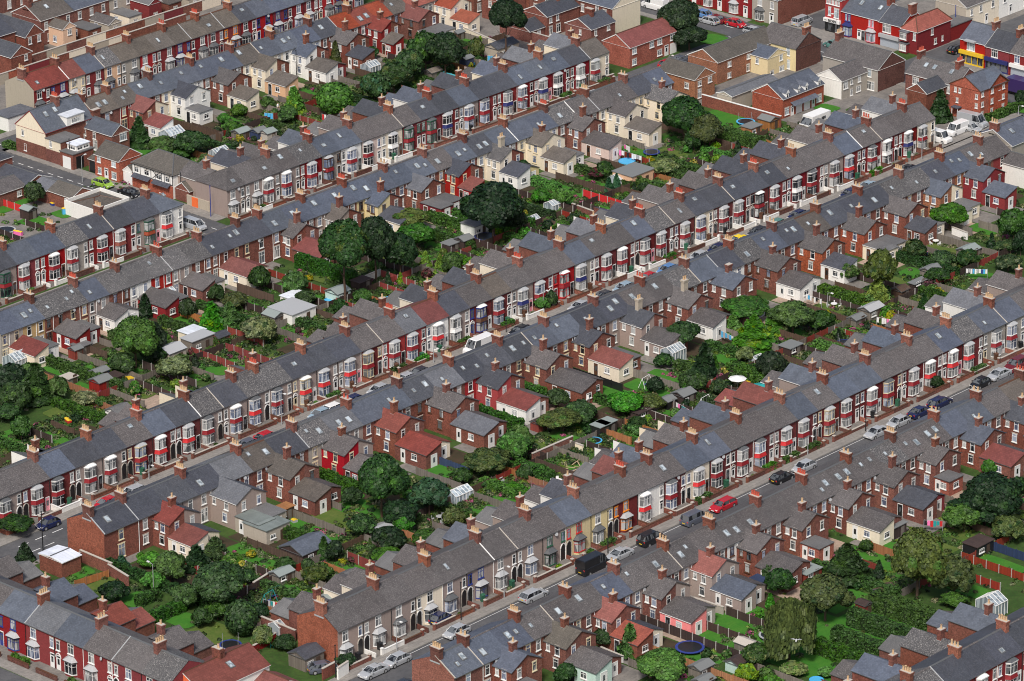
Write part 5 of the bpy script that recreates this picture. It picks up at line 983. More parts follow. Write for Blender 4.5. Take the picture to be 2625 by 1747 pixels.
# (tile, crown centre x, y, crown width, crown height in tile pixels, kind, colour, second colour, label)
TREES = [
 (A1, 1190, 1145, 150, 230, 'cone', 'd', None, 'tall dark conifer beside the white conservatory'),
 (A1, 1390, 1230, 260, 160, 'round', 'm', 'g', 'bushy green tree in front of the white conservatory'),
 (A1, 1640, 1200, 270, 200, 'round', 'd', 'm', 'wide dark green tree right of the white conservatory'),
 (A1, 1560, 1290, 190, 110, 'round', 'm', 'g', 'low spreading green tree behind the half-timbered house'),
 (A1, 2050, 935, 130, 110, 'round', 'm', 'g', 'small round green tree by the cream extension'),
 (A1, 1915, 1010, 110, 100, 'round', 'g', 'm', 'small bright green tree beside the flat white extension'),
 (A1, 1990, 1080, 180, 110, 'wild', 'm', 'd', 'spreading green shrubby tree below the white extension'),
 (A2, 345, 870, 150, 200, 'cone', 'g', 'l', 'bright green conifer beside the blue washing'),
 (A2, 300, 960, 170, 140, 'round', 'm', 'd', 'dark green tree below the bright conifer'),
 (A2, 695, 830, 265, 225, 'ball', 'g', None, 'large clipped bright green dome tree'),
 (A2, 700, 470, 80, 190, 'cone', 'o', None, 'slim olive conifer against the brick back wall'),
 (A2, 1470, 400, 290, 300, 'round', 'd', 'm', 'tall dark green tree left of the biggest upper tree'),
 (A2, 1640, 410, 330, 340, 'round', 'k', 'd', 'very dark round tree beside the cream garden wall'),
 (A2, 1330, 520, 270, 260, 'wild', 'd', 'o', 'dense dark tree in the middle of the upper wood'),
 (A2, 1200, 630, 290, 260, 'wild', 'd', 'm', 'lower dark spreading tree of the upper wood'),
 (A2, 1030, 720, 240, 240, 'wild', 'd', 't', 'dark tree at the left end of the upper wood'),
 (A2, 1010, 440, 110, 100, 'round', 'd', None, 'round dark tree in front of the red painted wall'),
 (A2, 900, 920, 230, 150, 'wild', 'd', 'o', 'overgrown dark tree below the clipped dome tree'),
 (A2, 2155, 110, 300, 300, 'round', 'k', 'd', 'tall black-green tree with bare trunk at the top', 5.0),
 (A2, 1900, 400, 130, 180, 'wild', 'o', 'd', 'thin olive tree below the cream garden wall'),
 (A2, 120, 870, 120, 110, 'round', 'm', 'd', 'dark rounded tree below the tan extension'),
 (A3, 1470, 130, 330, 330, 'round', 'k', 'd', 'huge black-green tree beside the main road'),
 (A3, 1560, 290, 300, 200, 'round', 'k', 'd', 'low black-green tree beside the small triangle of lawn'),
 (A3, 1520, 960, 400, 350, 'round', 'd', 'm', 'big dark green tree behind the tan brick house'),
 (A3, 1690, 1080, 330, 260, 'round', 'o', 'd', 'lower brownish green tree right of the big dark tree'),
 (A3, 1600, 1180, 150, 180, 'round', 'd', 'm', 'small dark tree below the big dark tree'),
 (A3, 1350, 1420, 240, 170, 'wild', 's', 'd', 'grey green feathery tree beside the cream garage'),
 (A3, 130, 1430, 150, 140, 'round', 'd', None, 'dark round tree left of the yellow extension'),
 (A3, 830, 1440, 150, 150, 'round', 'd', 'm', 'dark green tree by the fabric washing line'),
 (A4, 1620, 920, 150, 240, 'cone', 'd', 'm', 'single pointed tree beside the orange flats'),
 (A4, 2310, 830, 100, 130, 'round', 'k', None, 'black-green tree at the right edge by the flats'),
 (A4, 880, 940, 110, 60, 'round', 'm', None, 'low green tree beside the curved brown fence'),
 (B1, 285, 195, 170, 180, 'round', 'd', 'm', 'round dark tree above the brown shed at the left'),
 (B1, 1150, 1420, 380, 380, 'round', 'm', 'g', 'large bright green tree at the left beside the red extension'),
 (B1, 1310, 1450, 200, 280, 'round', 'k', 'd', 'narrow dark tree right of the large bright tree'),
 (B1, 1240, 1190, 120, 180, 'cone', 'k', None, 'dark thin conifer beside the small white extension'),
 (B1, 1810, 1290, 180, 230, 'cone', 'g', 'l', 'bright green egg-shaped conifer by the red shed'),
 (B1, 1965, 1280, 160, 210, 'cone', 'm', 'g', 'second green conifer just right of the egg-shaped one'),
 (B1, 1600, 1190, 140, 160, 'round', 'd', None, 'dark garden tree beside the long new orange fence'),
 (B1, 1850, 1060, 130, 140, 'round', 'd', None, 'dark shrubby tree behind the egg-shaped conifer'),
 (B1, 2010, 1120, 220, 150, 'wild', 'o', 'd', 'olive spreading tree beside the dark red fence'),
 (B1, 2220, 930, 160, 200, 'round', 'd', 'm', 'dark tree against the tiled extension'),
 (B1, 2210, 1360, 290, 210, 'wild', 's', 'd', 'grey green leafy tree left of the metal roofed garage'),
 (B2, 770, 620, 420, 430, 'round', 'd', 'o', 'tall olive tree with a bare trunk', 6.0),
 (B2, 1040, 600, 330, 450, 'round', 'k', 'd', 'black-green tree right of the tall olive tree'),
 (B2, 1250, 690, 300, 330, 'wild', 'k', 'd', 'dark tree mass beneath the black-green tree'),
 (B2, 1350, 420, 320, 190, 'round', 'o', 'm', 'wide flat-topped tree beside the white washing'),
 (B2, 1400, 560, 320, 210, 'round', 'm', 'g', 'mid green tree below the flat-topped tree'),
 (B2, 2050, 290, 520, 420, 'round', 'k', 'd', 'huge dark tree right of the white washing line', 2.5),
 (B2, 2240, 430, 200, 200, 'wild', 'k', 'd', 'dark lower tree right of the huge dark tree'),
 (B2, 1470, 800, 90, 130, 'cone', 'l', 'g', 'left one of two small lime conifers'),
 (B2, 1600, 850, 110, 170, 'cone', 'l', 'g', 'right one of two small lime conifers'),
 (B2, 1700, 800, 200, 200, 'wild', 'm', 'd', 'green shrubby tree right of the lime conifers'),
 (B2, 350, 970, 190, 190, 'round', 'm', 'g', 'green round tree below the tiled extensions'),
 (B2, 60, 910, 140, 160, 'round', 'd', None, 'dark round tree left of the tiled extensions'),
 (B2, 90, 1370, 220, 240, 'wild', 's', 'd', 'large grey green shrub left of the grey fence'),
 (B2, 440, 1110, 180, 140, 'wild', 'd', 'm', 'dark leafy tree between the two pale sheds'),
 (B2, 740, 1180, 130, 140, 'wild', 'd', None, 'dark tree in front of the pale green shed'),
 (B2, 930, 1080, 150, 110, 'round', 'm', 'g', 'green tree by the blue trampoline'),
 (B3, 290, 230, 150, 120, 'round', 'm', 'g', 'green round tree at the left of the upper gardens'),
 (B3, 470, 240, 170, 150, 'round', 'g', 'm', 'bright green round tree beside the brick garden wall'),
 (B3, 810, 30, 190, 120, 'round', 'p', 'd', 'dark purple leaved tree'),
 (B3, 870, 160, 70, 130, 'cone', 't', None, 'blue-green cypress left of its twin'),
 (B3, 935, 140, 70, 140, 'cone', 't', None, 'blue-green cypress right of its twin'),
 (B3, 1170, 170, 110, 100, 'round', 'd', None, 'dark round tree by the teal roof'),
 (B3, 570, 440, 110, 110, 'round', 'k', 'p', 'small dark purple-green tree'),
 (B3, 470, 490, 130, 100, 'round', 'm', None, 'small green tree near the long row of bays'),
 (B3, 1300, 150, 100, 70, 'round', 'g', None, 'small bright tree by the slate rear wing'),
 (B3, 2040, 1180, 380, 190, 'round', 'm', 'g', 'bright green tree against the middle backs'),
 (B3, 1930, 1350, 150, 150, 'cone', 'g', 'm', 'round-topped bright conifer beside the blue washing'),
 (B3, 2110, 1420, 300, 280, 'cone', 'g', 'l', 'wide bright green conifer in the middle gardens'),
 (B3, 2280, 1330, 150, 200, 'cone', 'g', 'l', 'tall bright green conifer right of the wide one'),
 (B3, 1500, 1400, 300, 220, 'wild', 'd', 'm', 'dark green tree below the white extension'),
 (B3, 380, 1110, 100, 140, 'round', 'd', 'm', 'dark green tree in a front garden by the lamp'),
 (B3, 300, 1150, 130, 110, 'round', 'g', 'm', 'bright green tree in a front garden by the lamp'),
 (B4, 1700, 390, 310, 210, 'round', 'm', 'y', 'green tree with orange patch beside the white wall'),
 (B4, 1110, 830, 270, 330, 'wild', 'o', 'd', 'slender birch tree with pale trunk', 3.0),
 (B4, 1085, 1080, 190, 220, 'cone', 'l', 'g', 'lime yellow pointed conifer in the right gardens'),
 (B4, 830, 880, 170, 150, 'wild', 'm', 's', 'pale leafy tree in front of the dark green extension'),
 (B4, 360, 1240, 360, 260, 'round', 'm', 'd', 'wide dark green tree at the right of the middle gardens'),
 (B4, 600, 1290, 230, 180, 'wild', 'd', 'o', 'brownish dark tree right of the wide tree'),
 (B4, 1400, 680, 190, 170, 'wild', 'd', 'o', 'dark wild tree beside the patio chairs'),
 (B4, 1640, 770, 200, 150, 'round', 'd', 'm', 'round dark tree in the far right gardens'),
 (B4, 1860, 760, 180, 150, 'wild', 'd', 'o', 'wild dark tree below the pitched felt shed'),
 (B4, 2250, 460, 230, 270, 'round', 'm', 'd', 'large mid green tree at the right edge'),
 (B4, 2180, 660, 210, 120, 'wild', 'd', 'w', 'dark tree flecked with white blossom'),
 (B4, 2310, 620, 120, 200, 'round', 'k', None, 'very dark tree at the right edge below the blossom tree'),
 (B4, 1600, 910, 220, 140, 'wild', 'd', 'k', 'low dark tree beside the white washing'),
 (B4, 2200, 800, 240, 150, 'wild', 'd', 's', 'thorny grey green tree at the far right'),
 (B4, 1480, 1180, 100, 150, 'cone', 'd', None, 'dark cone near the right brick wing'),
 (B4, 1405, 1270, 70, 100, 'cone', 't', None, 'little teal cypress near the right brick wing'),
 (B4, 2280, 60, 110, 100, 'round', 'k', None, 'very dark tree at the right edge by the red house'),
 (C1, 90, 340, 300, 260, 'wild', 'k', 'd', 'dark wild tree at the left edge'),
 (C1, 300, 420, 300, 320, 'cone', 'd', 'm', 'big dark conifer in the left gardens'),
 (C1, 130, 500, 260, 260, 'round', 'd', 'k', 'dark tree left of the big conifer'),
 (C1, 490, 430, 180, 180, 'round', 'm', 'g', 'mid green round tree right of the big conifer'),
 (C1, 250, 290, 200, 140, 'round', 'm', 'd', 'green tree behind the big conifer'),
 (C1, 180, 770, 180, 200, 'round', 'm', 'd', 'small green tree with a forked trunk'),
 (C1, 1500, 260, 300, 200, 'round', 's', 'o', 'pale feathery round tree behind the long middle row'),
 (C1, 1040, 220, 220, 180, 'round', 'd', 'm', 'dark tree below the large bright tree'),
 (C1, 1320, 140, 200, 160, 'round', 'k', 'd', 'dark tree beside the pale pavilion roof'),
 (C1, 720, 530, 210, 130, 'wild', 's', 'w', 'pale green flowering tree in the left gardens'),
 (C1, 870, 560, 110, 100, 'round', 'm', 'g', 'round green tree right of the pale flowering tree'),
 (C1, 70, 640, 220, 160, 'wild', 'd', 'm', 'dark spreading tree at the left edge below the big conifer'),
 (C1, 230, 1330, 200, 230, 'wild', 'k', 'd', 'dark ivy thicket climbing the left house front'),
 (C2, 1090, 1190, 420, 440, 'round', 'd', 'm', 'tallest dark green tree in the lower middle gardens', 2.5),
 (C2, 1500, 1330, 330, 280, 'round', 't', 'd', 'blue-green tree right of the tallest garden tree'),
 (C2, 2000, 1060, 400, 230, 'round', 'o', 'd', 'olive tree behind the dark blue fence'),
 (C2, 2230, 920, 260, 250, 'round', 'm', 'g', 'green tree right of the olive tree'),
 (C2, 1780, 1190, 160, 130, 'round', 'd', None, 'round dark bush tree below the olive tree'),
 (C2, 840, 1360, 170, 150, 'round', 'd', None, 'dark tree left of the tallest garden tree'),
 (C2, 1260, 1500, 330, 240, 'wild', 'k', 'd', 'black-green tree below the tallest garden tree'),
 (C2, 2210, 1500, 1, 1, 'round', 'm', None, ''),
 (C3, 100, 880, 250, 260, 'round', 'm', 'g', 'bright green tree at the left of the middle gardens'),
 (C3, 480, 700, 370, 200, 'round', 'o', 'm', 'wide olive tree above the blue paddling pool'),
 (C3, 620, 640, 270, 200, 'round', 'd', 'm', 'dark green tree above the wide olive tree'),
 (C3, 1010, 560, 280, 210, 'round', 'g', 'm', 'bright green spreading tree beside the grey shed'),
 (C3, 1230, 560, 230, 150, 'wild', 'o', 's', 'pale brown leafed tree beside the grey shed'),
 (C3, 1690, 230, 170, 270, 'cone', 'k', 'd', 'black-green conifer in the middle right gardens'),
 (C3, 1270, 410, 130, 140, 'round', 'k', 'd', 'small very dark tree beside the swing frame'),
 (C3, 420, 520, 180, 150, 'round', 'd', 'k', 'dark tree beside the red-brown extension'),
 (C3, 1590, 380, 230, 200, 'round', 'd', 'm', 'dark tree left of the white parasol'),
 (C3, 1810, 430, 150, 140, 'wild', 'd', 'o', 'dark wild tree below the white parasol'),
 (C3, 1340, 800, 90, 100, 'ball', 'g', 'l', 'clipped bright green ball tree'),
 (C3, 640, 450, 80, 90, 'cone', 'd', None, 'small conifer on the brick extension'),
 (C3, 1110, 740, 160, 110, 'wild', 'd', None, 'dark shrub tree above the orange fence'),
 (C3, 2040, 150, 150, 130, 'wild', 's', 'o', 'pale leafed tree near the blue tent'),
 (C3, 150, 1160, 130, 130, 'round', 'd', None, 'dark tree at the far left of the patio fence'),
 (C3, 1340, 200, 150, 120, 'round', 'd', None, 'dark tree beside the white pergola'),
 (C4, 2060, 1330, 500, 400, 'round', 'k', 'd', 'enormous black-green tree at the right edge'),
 (C4, 2040, 1120, 120, 130, 'round', 'm', 'g', 'green tree top rising behind the enormous dark tree'),
 (C4, 2280, 1270, 150, 150, 'round', 'd', None, 'dark tree at the far right beside the enormous tree'),
 (C4, 180, 230, 280, 240, 'wild', 'k', 'd', 'dark wild tree left of the feathery hedge'),
 (C4, 1590, 390, 110, 110, 'round', 'k', None, 'small black bush tree in a front garden'),
 (C4, 70, 340, 110, 100, 'wild', 'd', None, 'dark tree above the slate wings'),
 (D4, 1430, 470, 460, 540, 'round', 'o', 'm', 'tall olive green tree in the lower right gardens', 2.0),
 (D4, 1740, 640, 350, 320, 'round', 'o', 'd', 'darker olive tree right of the tall olive one'),
 (D4, 820, 570, 360, 330, 'cone', 'd', 'm', 'dark green broad conifer behind the round olive tree'),
 (D4, 640, 790, 430, 360, 'round', 'o', 'd', 'round olive tree right of the willow'),
 (D4, 330, 1080, 420, 540, 'willow', 'o', 's', 'big weeping willow at the bottom right', 1.0),
 (D4, 1830, 130, 330, 230, 'round', 'm', 'd', 'bright topped tree below the enormous dark tree'),
 (D4, 2000, 50, 500, 300, 'round', 'k', 'd', 'deep dark tree filling the right edge'),
 (D4, 2200, 240, 290, 220, 'round', 'o', 'd', 'olive tree above the dark cabin at the right edge'),
 (D4, 250, 690, 270, 220, 'wild', 'd', 'm', 'dark bushy tree above the weeping willow'),
 (D4, 1740, 860, 240, 140, 'wild', 'm', 'd', 'green bushy tree above the slate wings bottom right'),
 (D4, 990, 400, 120, 100, 'round', 'd', None, 'small dark tree by the ladder'),
 (D4, 160, 620, 110, 130, 'round', 'd', None, 'dark small tree beside the flat blue roof'),
 (D4, 360, 1450, 230, 120, 'wild', 's', 'm', 'grey green bush tree at the bottom edge'),
 (D4, 170, 1540, 150, 90, 'round', 'm', 'g', 'green bush tree at the bottom edge'),
 (D4, 640, 1480, 140, 90, 'wild', 'g', 'm', 'bright leafy bush at the bottom near the slate wing'),
 (D3, 1320, 1400, 420, 280, 'round', 'g', 'm', 'bright green tree spread along the bottom edge'),
 (D3, 1050, 1230, 160, 260, 'cone', 'm', 'd', 'tall green conifer beside the red-tiled extension'),
 (D3, 510, 1480, 190, 170, 'round', 'd', 'm', 'dark tree at the bottom beside the pale green extension'),
 (D3, 770, 1060, 110, 170, 'cone', 'm', 'l', 'ivy-like conifer on the back wall beside the orange roof'),
 (D3, 2050, 1490, 190, 170, 'round', 'l', 'g', 'lime green tree at the bottom edge'),
 (D3, 2140, 1320, 270, 210, 'wild', 'd', 'm', 'dark leafy tree left of the weeping willow'),
 (D3, 2240, 640, 120, 150, 'round', 'd', None, 'dark tree right of the blue extension roof'),
 (D3, 2250, 880, 70, 110, 'cone', 'g', None, 'small bright conifer beside the brown fences'),
 (D3, 840, 1170, 220, 170, 'wild', 'd', None, 'dark creeper tree beside the orange-brown extension'),
 (D2, 1150, 330, 300, 220, 'wild', 'k', 'd', 'dark tree around the metal shed'),
 (D2, 920, 220, 260, 220, 'wild', 'd', 'k', 'dark tree left of the metal shed'),
 (D2, 1280, 200, 160, 180, 'round', 'g', 'm', 'bright green tree in the dark lower gardens'),
 (D2, 1480, 330, 260, 170, 'wild', 'm', 'd', 'wild green tree above the grey rear wing'),
 (D2, 600, 440, 100, 180, 'cone', 'd', None, 'dark green conifer beside the black roofed garage'),
 (D2, 700, 430, 150, 170, 'round', 'k', 'd', 'black-green tree right of the black roofed garage'),
 (D2, 1720, 150, 180, 170, 'round', 'o', 'm', 'small olive tree beside the garden tables'),
 (D2, 1140, 480, 300, 170, 'wild', 'm', 'd', 'overgrown green tree behind the red fence'),
 (D2, 530, 640, 230, 160, 'wild', 'o', 'd', 'pale thorny tree behind the green decorated shed'),
 (D2, 270, 560, 170, 140, 'wild', 'd', 'm', 'dark tree above the small grey-roofed shed'),
 (D2, 460, 560, 110, 110, 'round', 'd', None, 'round dark tree beside the orange fence'),
 (D2, 290, 1000, 170, 120, 'round', 'm', 'g', 'bright green bush tree behind the brick end gable'),
 (D2, 270, 1220, 190, 130, 'wild', 'd', None, 'dark creeper on the yard wall by the brick gable'),
 (D2, 70, 1170, 170, 180, 'round', 's', 'm', 'pale green round tree left of the brick end gable'),
 (D2, 790, 1370, 170, 110, 'round', 'k', 'd', 'dark bush at the left end of the lower bay row'),
 (D1, 210, 470, 130, 150, 'cone', 'k', 'd', 'dark tree beside the pale blue metal roof'),
 (D1, 405, 555, 70, 100, 'cone', 'g', None, 'small bright conifer below the pale blue metal roof'),
 (D1, 1040, 560, 120, 120, 'cone', 't', None, 'blue-green conifer pair by the white rendered corner'),
 (D1, 1270, 520, 230, 130, 'round', 'g', 'm', 'bright green flat-topped tree at the lower left'),
 (D1, 1450, 560, 280, 260, 'wild', 'm', 'd', 'wild green tree beside the white lamp'),
 (D1, 1310, 690, 180, 150, 'round', 'g', 'm', 'light green tree below the white lamp'),
 (D1, 1680, 520, 190, 200, 'cone', 'k', 'd', 'dark conifer right of the wild green tree'),
 (D1, 1840, 430, 180, 170, 'cone', 'd', 'm', 'dark green tree by the cream extension lower left'),
 (D1, 1860, 700, 470, 370, 'round', 'd', 'm', 'large domed dark tree at the lower left'),
 (D1, 1580, 810, 250, 200, 'wild', 'm', 'd', 'green shrubby tree left of the domed tree'),
 (D1, 2120, 660, 150, 120, 'round', 'd', 'm', 'dark tree right of the large domed tree'),
 (D1, 980, 780, 240, 180, 'round', 'k', 'd', 'low dark bush tree beside the small lawn'),
 (D1, 1860, 930, 200, 180, 'round', 'm', 'd', 'mid green tree left of the dark ball tree'),
 (D1, 1720, 1000, 170, 160, 'round', 'd', None, 'dark tree below the small white canopy'),
 (D1, 2060, 1010, 240, 250, 'ball', 'd', 'm', 'dark ball-shaped tree at the lower left'),
 (D1, 2220, 950, 150, 130, 'round', 'k', 'd', 'dark tree right of the ball-shaped tree'),
 (D1, 2250, 1150, 160, 160, 'wild', 's', 'o', 'pale bush tree near the trampoline lower left'),
 (D1, 1990, 520, 170, 130, 'wild', 'm', 's', 'leafy tree left of the bright oval lawn'),
 (D1, 130, 210, 320, 130, 'wild', 'd', 'k', 'dark hedge-like tree in front of the ivy house'),
]
for q in TREES:
    tile, x, y, w_, h_, kind, c1, c2, lab = q[:9]
    if not lab: continue
    s = 3.3357; pm = pxm(tile, x, y)*s; Rr = w_/2/pm*1.06; h_ *= 1.06
    # vertical size on the picture: sphere-like crowns show height*cos + depth*sin
    Hh = max(.8*Rr, 2.16*math.sqrt(max(.05, (h_/2/pm)**2-(.375*Rr)**2)))
    if kind in ('cone', 'willow'): Hh = max(Rr, h_/(pm*.95)-.25*Rr)
    hb = q[9] if len(q) > 9 else (.25 if kind == 'cone' else max(.15, Hh*.16 if Rr < 2.5 else Hh*.28))
    hc = hb+Hh*(.42 if kind == 'cone' else .5)
    X, Y = atpx(tile, x, y, hc)
    tree(lab, X, Y, Rr, hb+Hh, kind, c1, c2, hb, group='garden trees')
# ---------------------------------------------------------------- gardens
FK = {'dark': ('darkwood', 'dark brown'), 'red': ('redwood', 'red stained'), 'orange': ('orangewood', 'new orange timber'), 'grey': ('greywood', 'weathered grey'), 'brown': ('timber', 'brown'),
      'black': ('black', 'black painted'), 'redb': ('redb', 'bright red'), 'cyan': ('cyan', 'turquoise'), 'blue': ('bluewood', 'dark blue'), 'white': ('white', 'white')}
def fence(label, x0, y0, x1, y1, kind='dark', h=1.35, posts='c', group=None):
    L = math.hypot(x1-x0, y1-y0); t = thing('fence', label, 'fence', (x0, y0, 0), math.atan2(y1-y0, x1-x0), group or 'garden fences'); M = plain(FK[kind][0])
    n = max(1, round(L/1.9)); s = L/n; b = MB()
    for k in range(n):
        dz = rng.uniform(-.03, .03); b.box(k*s+.05, (k+1)*s-.05, -.025, .025, .06, h+dz, M)
    link('panels', b.mesh('panels'), t); P = plain('concrete' if posts == 'c' else FK[kind][0]); pm_ = cached(('post', posts, kind, h), lambda: MB().box(-.055, .055, -.06, .06, 0, h+.10, P, 'u').mesh('post'))
    for k in range(n+1): link('post', pm_, t, (k*s, 0, 0))
    return t
def brickwall(label, x0, y0, x1, y1, h=1.2, m='b', cope='stone'): return wallrun('garden_wall', label, x0, y0, x1, y1, h, wall_mat(m), .22, cope)
def hedge_mesh(L, W, H, colr, seed):
    rs = np.random.RandomState(seed); n = int((L*W+2*L*H+2*W*H)*60); n = min(n, 12000)
    a = np.array([L*W, L*H, L*H, W*H, W*H]); f = rs.choice(5, n, p=a/a.sum()); C = np.stack([rs.uniform(0, L, n), rs.uniform(-W/2, W/2, n), rs.uniform(.05, H, n)], 1); Nn = np.zeros((n, 3))
    C[f == 0, 2] = H; Nn[f == 0] = (0, 0, 1); C[f == 1, 1] = -W/2; Nn[f == 1] = (0, -1, 0); C[f == 2, 1] = W/2; Nn[f == 2] = (0, 1, 0); C[f == 3, 0] = 0; Nn[f == 3] = (-1, 0, 0); C[f == 4, 0] = L; Nn[f == 4] = (1, 0, 0)
    bulge = .10*np.sin(C[:, 0]*1.7+seed)+.07*np.sin(C[:, 0]*4.1)+rs.normal(scale=.045, size=n); C += Nn*bulge[:, None]; Nn = Nn+rs.normal(scale=.45, size=(n, 3))+[0, 0, .2]
    me = leaf_mesh('foliage', C, Nn, .13, [LM(colr)]); return me
def hedge(label, x0, y0, x1, y1, W=.9, H=1.5, colr='h', group=None):
    L = math.hypot(x1-x0, y1-y0); t = thing('hedge', label, 'hedge', (x0, y0, 0), math.atan2(y1-y0, x1-x0), group or 'garden hedges')
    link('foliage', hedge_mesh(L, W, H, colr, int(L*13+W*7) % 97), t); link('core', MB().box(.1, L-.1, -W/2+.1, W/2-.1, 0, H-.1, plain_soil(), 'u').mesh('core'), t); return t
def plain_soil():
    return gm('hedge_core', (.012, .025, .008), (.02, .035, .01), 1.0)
def lawn(label, pts, dry=False, z=.030): return sheet('lawn', label, pts, z, LAWN2 if dry else LAWN)
used_f = []   # (x, ymin, ymax) of fences already placed along the gardens
EXF = [  # tile, x0,y0,x1,y1 at ground, kind, height, label
 (B3, 640, 265, 1010, 365, 'redb', 1.5, 'bright red fence above the small lawn in the upper gardens'), (D2, 780, 555, 1210, 680, 'red', 1.5, 'orange red fence beside the overgrown lower garden'),
 (D2, 630, 600, 900, 740, 'orange', 1.1, 'tan timber fence left of the green decorated shed'), (D2, 330, 165, 780, 335, 'grey', 1.2, 'weathered grey fence beside the long lower lawn'),
 (D2, 330, 690, 620, 800, 'grey', 1.3, 'dark weathered fence above the little round lawn'), (B4, 710, 1425, 1090, 1535, 'red', 1.2, 'dark red fence beside the right-hand lawn strip'),
 (B4, 1015, 1390, 1210, 1450, 'orange', 1.2, 'short orange timber fence under the white washing'), (D3, 1110, 1045, 1970, 1400, 'dark', 1.35, 'dark brown fence with white posts beside the blue trampoline'),
 (D3, 1640, 1090, 2060, 1270, 'dark', 1.25, 'dark brown fence right of the pink extension'), (D3, 1870, 1000, 2280, 1150, 'dark', 1.25, 'dark brown fence right of the slate-blue extension'),
 (B2, 1620, 725, 2010, 865, 'dark', 1.4, 'dark fence with pale posts below the two felt sheds'), (B2, 1860, 670, 2220, 780, 'dark', 1.4, 'dark fence behind the bright small lawn'),
 (B2, 1090, 940, 1380, 1040, 'red', 1.3, 'red brown fence right of the white curved wall'), (B1, 0, 320, 190, 385, 'redb', 1.2, 'red panelled fence at the left edge'),
 (B1, 1280, 1175, 1720, 1340, 'orange', 1.3, 'long new orange fence by the white conservatory'), (B1, 2035, 1060, 2335, 1170, 'brown', 1.5, 'dark red-brown fence left of the garage gardens'),
 (B1, 1970, 1420, 2230, 1545, 'red', 1.3, 'red fence beside the red shed'), (B1, 185, 1560, 460, 1640, 'orange', 1.2, 'orange brown fence below the white extension'),
 (C1, 1640, 160, 2000, 300, 'red', 1.2, 'red fence beside the lawn with white horse'), (C1, 1200, 300, 1700, 450, 'dark', 1.4, 'dark fence behind the pale feathery tree'),
 (C1, 690, 110, 900, 210, 'brown', 1.2, 'brown fence left of the large bright tree'), (C1, 250, 870, 460, 930, 'dark', 1.4, 'black fence below the forked tree'), (C1, 440, 790, 640, 860, 'brown', 1.1, 'low brown fence above the slate wings at left'),
 (A2, 1570, 660, 1750, 710, 'cyan', 1.3, 'turquoise painted fence in the upper gardens'), (A2, 680, 730, 860, 800, 'grey', 1.3, 'pale timber fence beside the clipped dome tree'), (A2, 1850, 520, 2000, 640, 'grey', 1.4, 'grey timber fence above the childrens toys'),
 (A2, 370, 830, 560, 890, 'brown', 1.3, 'dark red-brown fence below the tan extension'), (A1, 1430, 1065, 1880, 1225, 'brown', 1.5, 'long dark brown fence right of the white conservatory'),
 (C3, 840, 860, 1050, 950, 'orange', 1.3, 'orange fence beside the black cabin'), (C3, 70, 1230, 390, 1350, 'orange', 1.3, 'bright brown fence beside the patio'), (C3, 690, 970, 880, 1050, 'dark', 1.3, 'dark brown fence by the round paddling pool'),
 (C3, 1420, 640, 1750, 740, 'dark', 1.3, 'dark brown fence behind the pink washing'), (C3, 510, 340, 1000, 480, 'black', 1.3, 'black fence in front of the cream extension'), (C3, 380, 990, 680, 1120, 'grey', 1.2, 'mossy grey fence above the strewn timber'),
 (D1, 640, 775, 930, 680, 'orange', 1.1, 'new orange fence beside the square lawn'), (D4, 1800, 530, 2335, 720, 'red', 1.2, 'dark red fence below the dark cabin'), (D4, 1880, 710, 2130, 800, 'red', 1.2, 'dark red fence beside the stepping stones'),
 (D4, 2030, 420, 2335, 560, 'blue', 1.3, 'dark blue fence at the right edge'), (C2, 1530, 1090, 1850, 1200, 'blue', 1.2, 'blue-grey fence below the cream extension'), (D2, 1530, 270, 1700, 330, 'grey', 1.2, 'grey fence below the garden tables'),
 (C2, 1900, 1400, 2180, 1520, 'grey', 1.2, 'grey timber fence right of the greenhouse'), (C2, 2130, 1180, 2335, 1260, 'orange', 1.3, 'orange fence behind the patio with round table'), (C2, 560, 1440, 760, 1500, 'grey', 1.1, 'grey fence beside the white table'),
 (D2, 60, 980, 230, 1030, 'orange', 1.2, 'orange brown fence below the washing line'), (D4, 950, 590, 1080, 640, 'red', 1.2, 'short orange brown fence under the dark tree'), (B4, 1720, 530, 1880, 590, 'grey', 1.3, 'pale grey fence beside the orange-patched tree'),
 (B4, 1940, 520, 2120, 560, 'grey', 1.3, 'dark green-grey fence right of the white wall'), (B4, 1510, 1030, 1830, 1110, 'grey', 1.2, 'weathered fence below the far washing line'), (A3, 930, 1340, 1220, 1420, 'red', 1.2, 'red fence behind the fabric washing line'),
 (A3, 800, 1180, 1170, 1290, 'grey', 1.2, 'weathered fence beside the white pergola'), (B1, 860, 1510, 1030, 1580, 'grey', 1.1, 'pale grey fence left of the large bright tree'), (B1, 210, 500, 400, 550, 'dark', 1.0, 'dark brown fence beneath the left edge lawn')]
for tl, a, b_, c, d, k, h, lab in EXF:
    p, q = atpx(tl, a, b_), atpx(tl, c, d)
    if abs(p[1]-q[1]) > abs(p[0]-q[0]): x = (p[0]+q[0])/2; used_f.append((x, min(p[1], q[1])-1, max(p[1], q[1])+1)); q = (x, q[1]); p = (x, p[1])
    fence(lab, p[0], p[1], q[0], q[1], k, h, 'c' if k in ('dark', 'red', 'redb') else 'w')
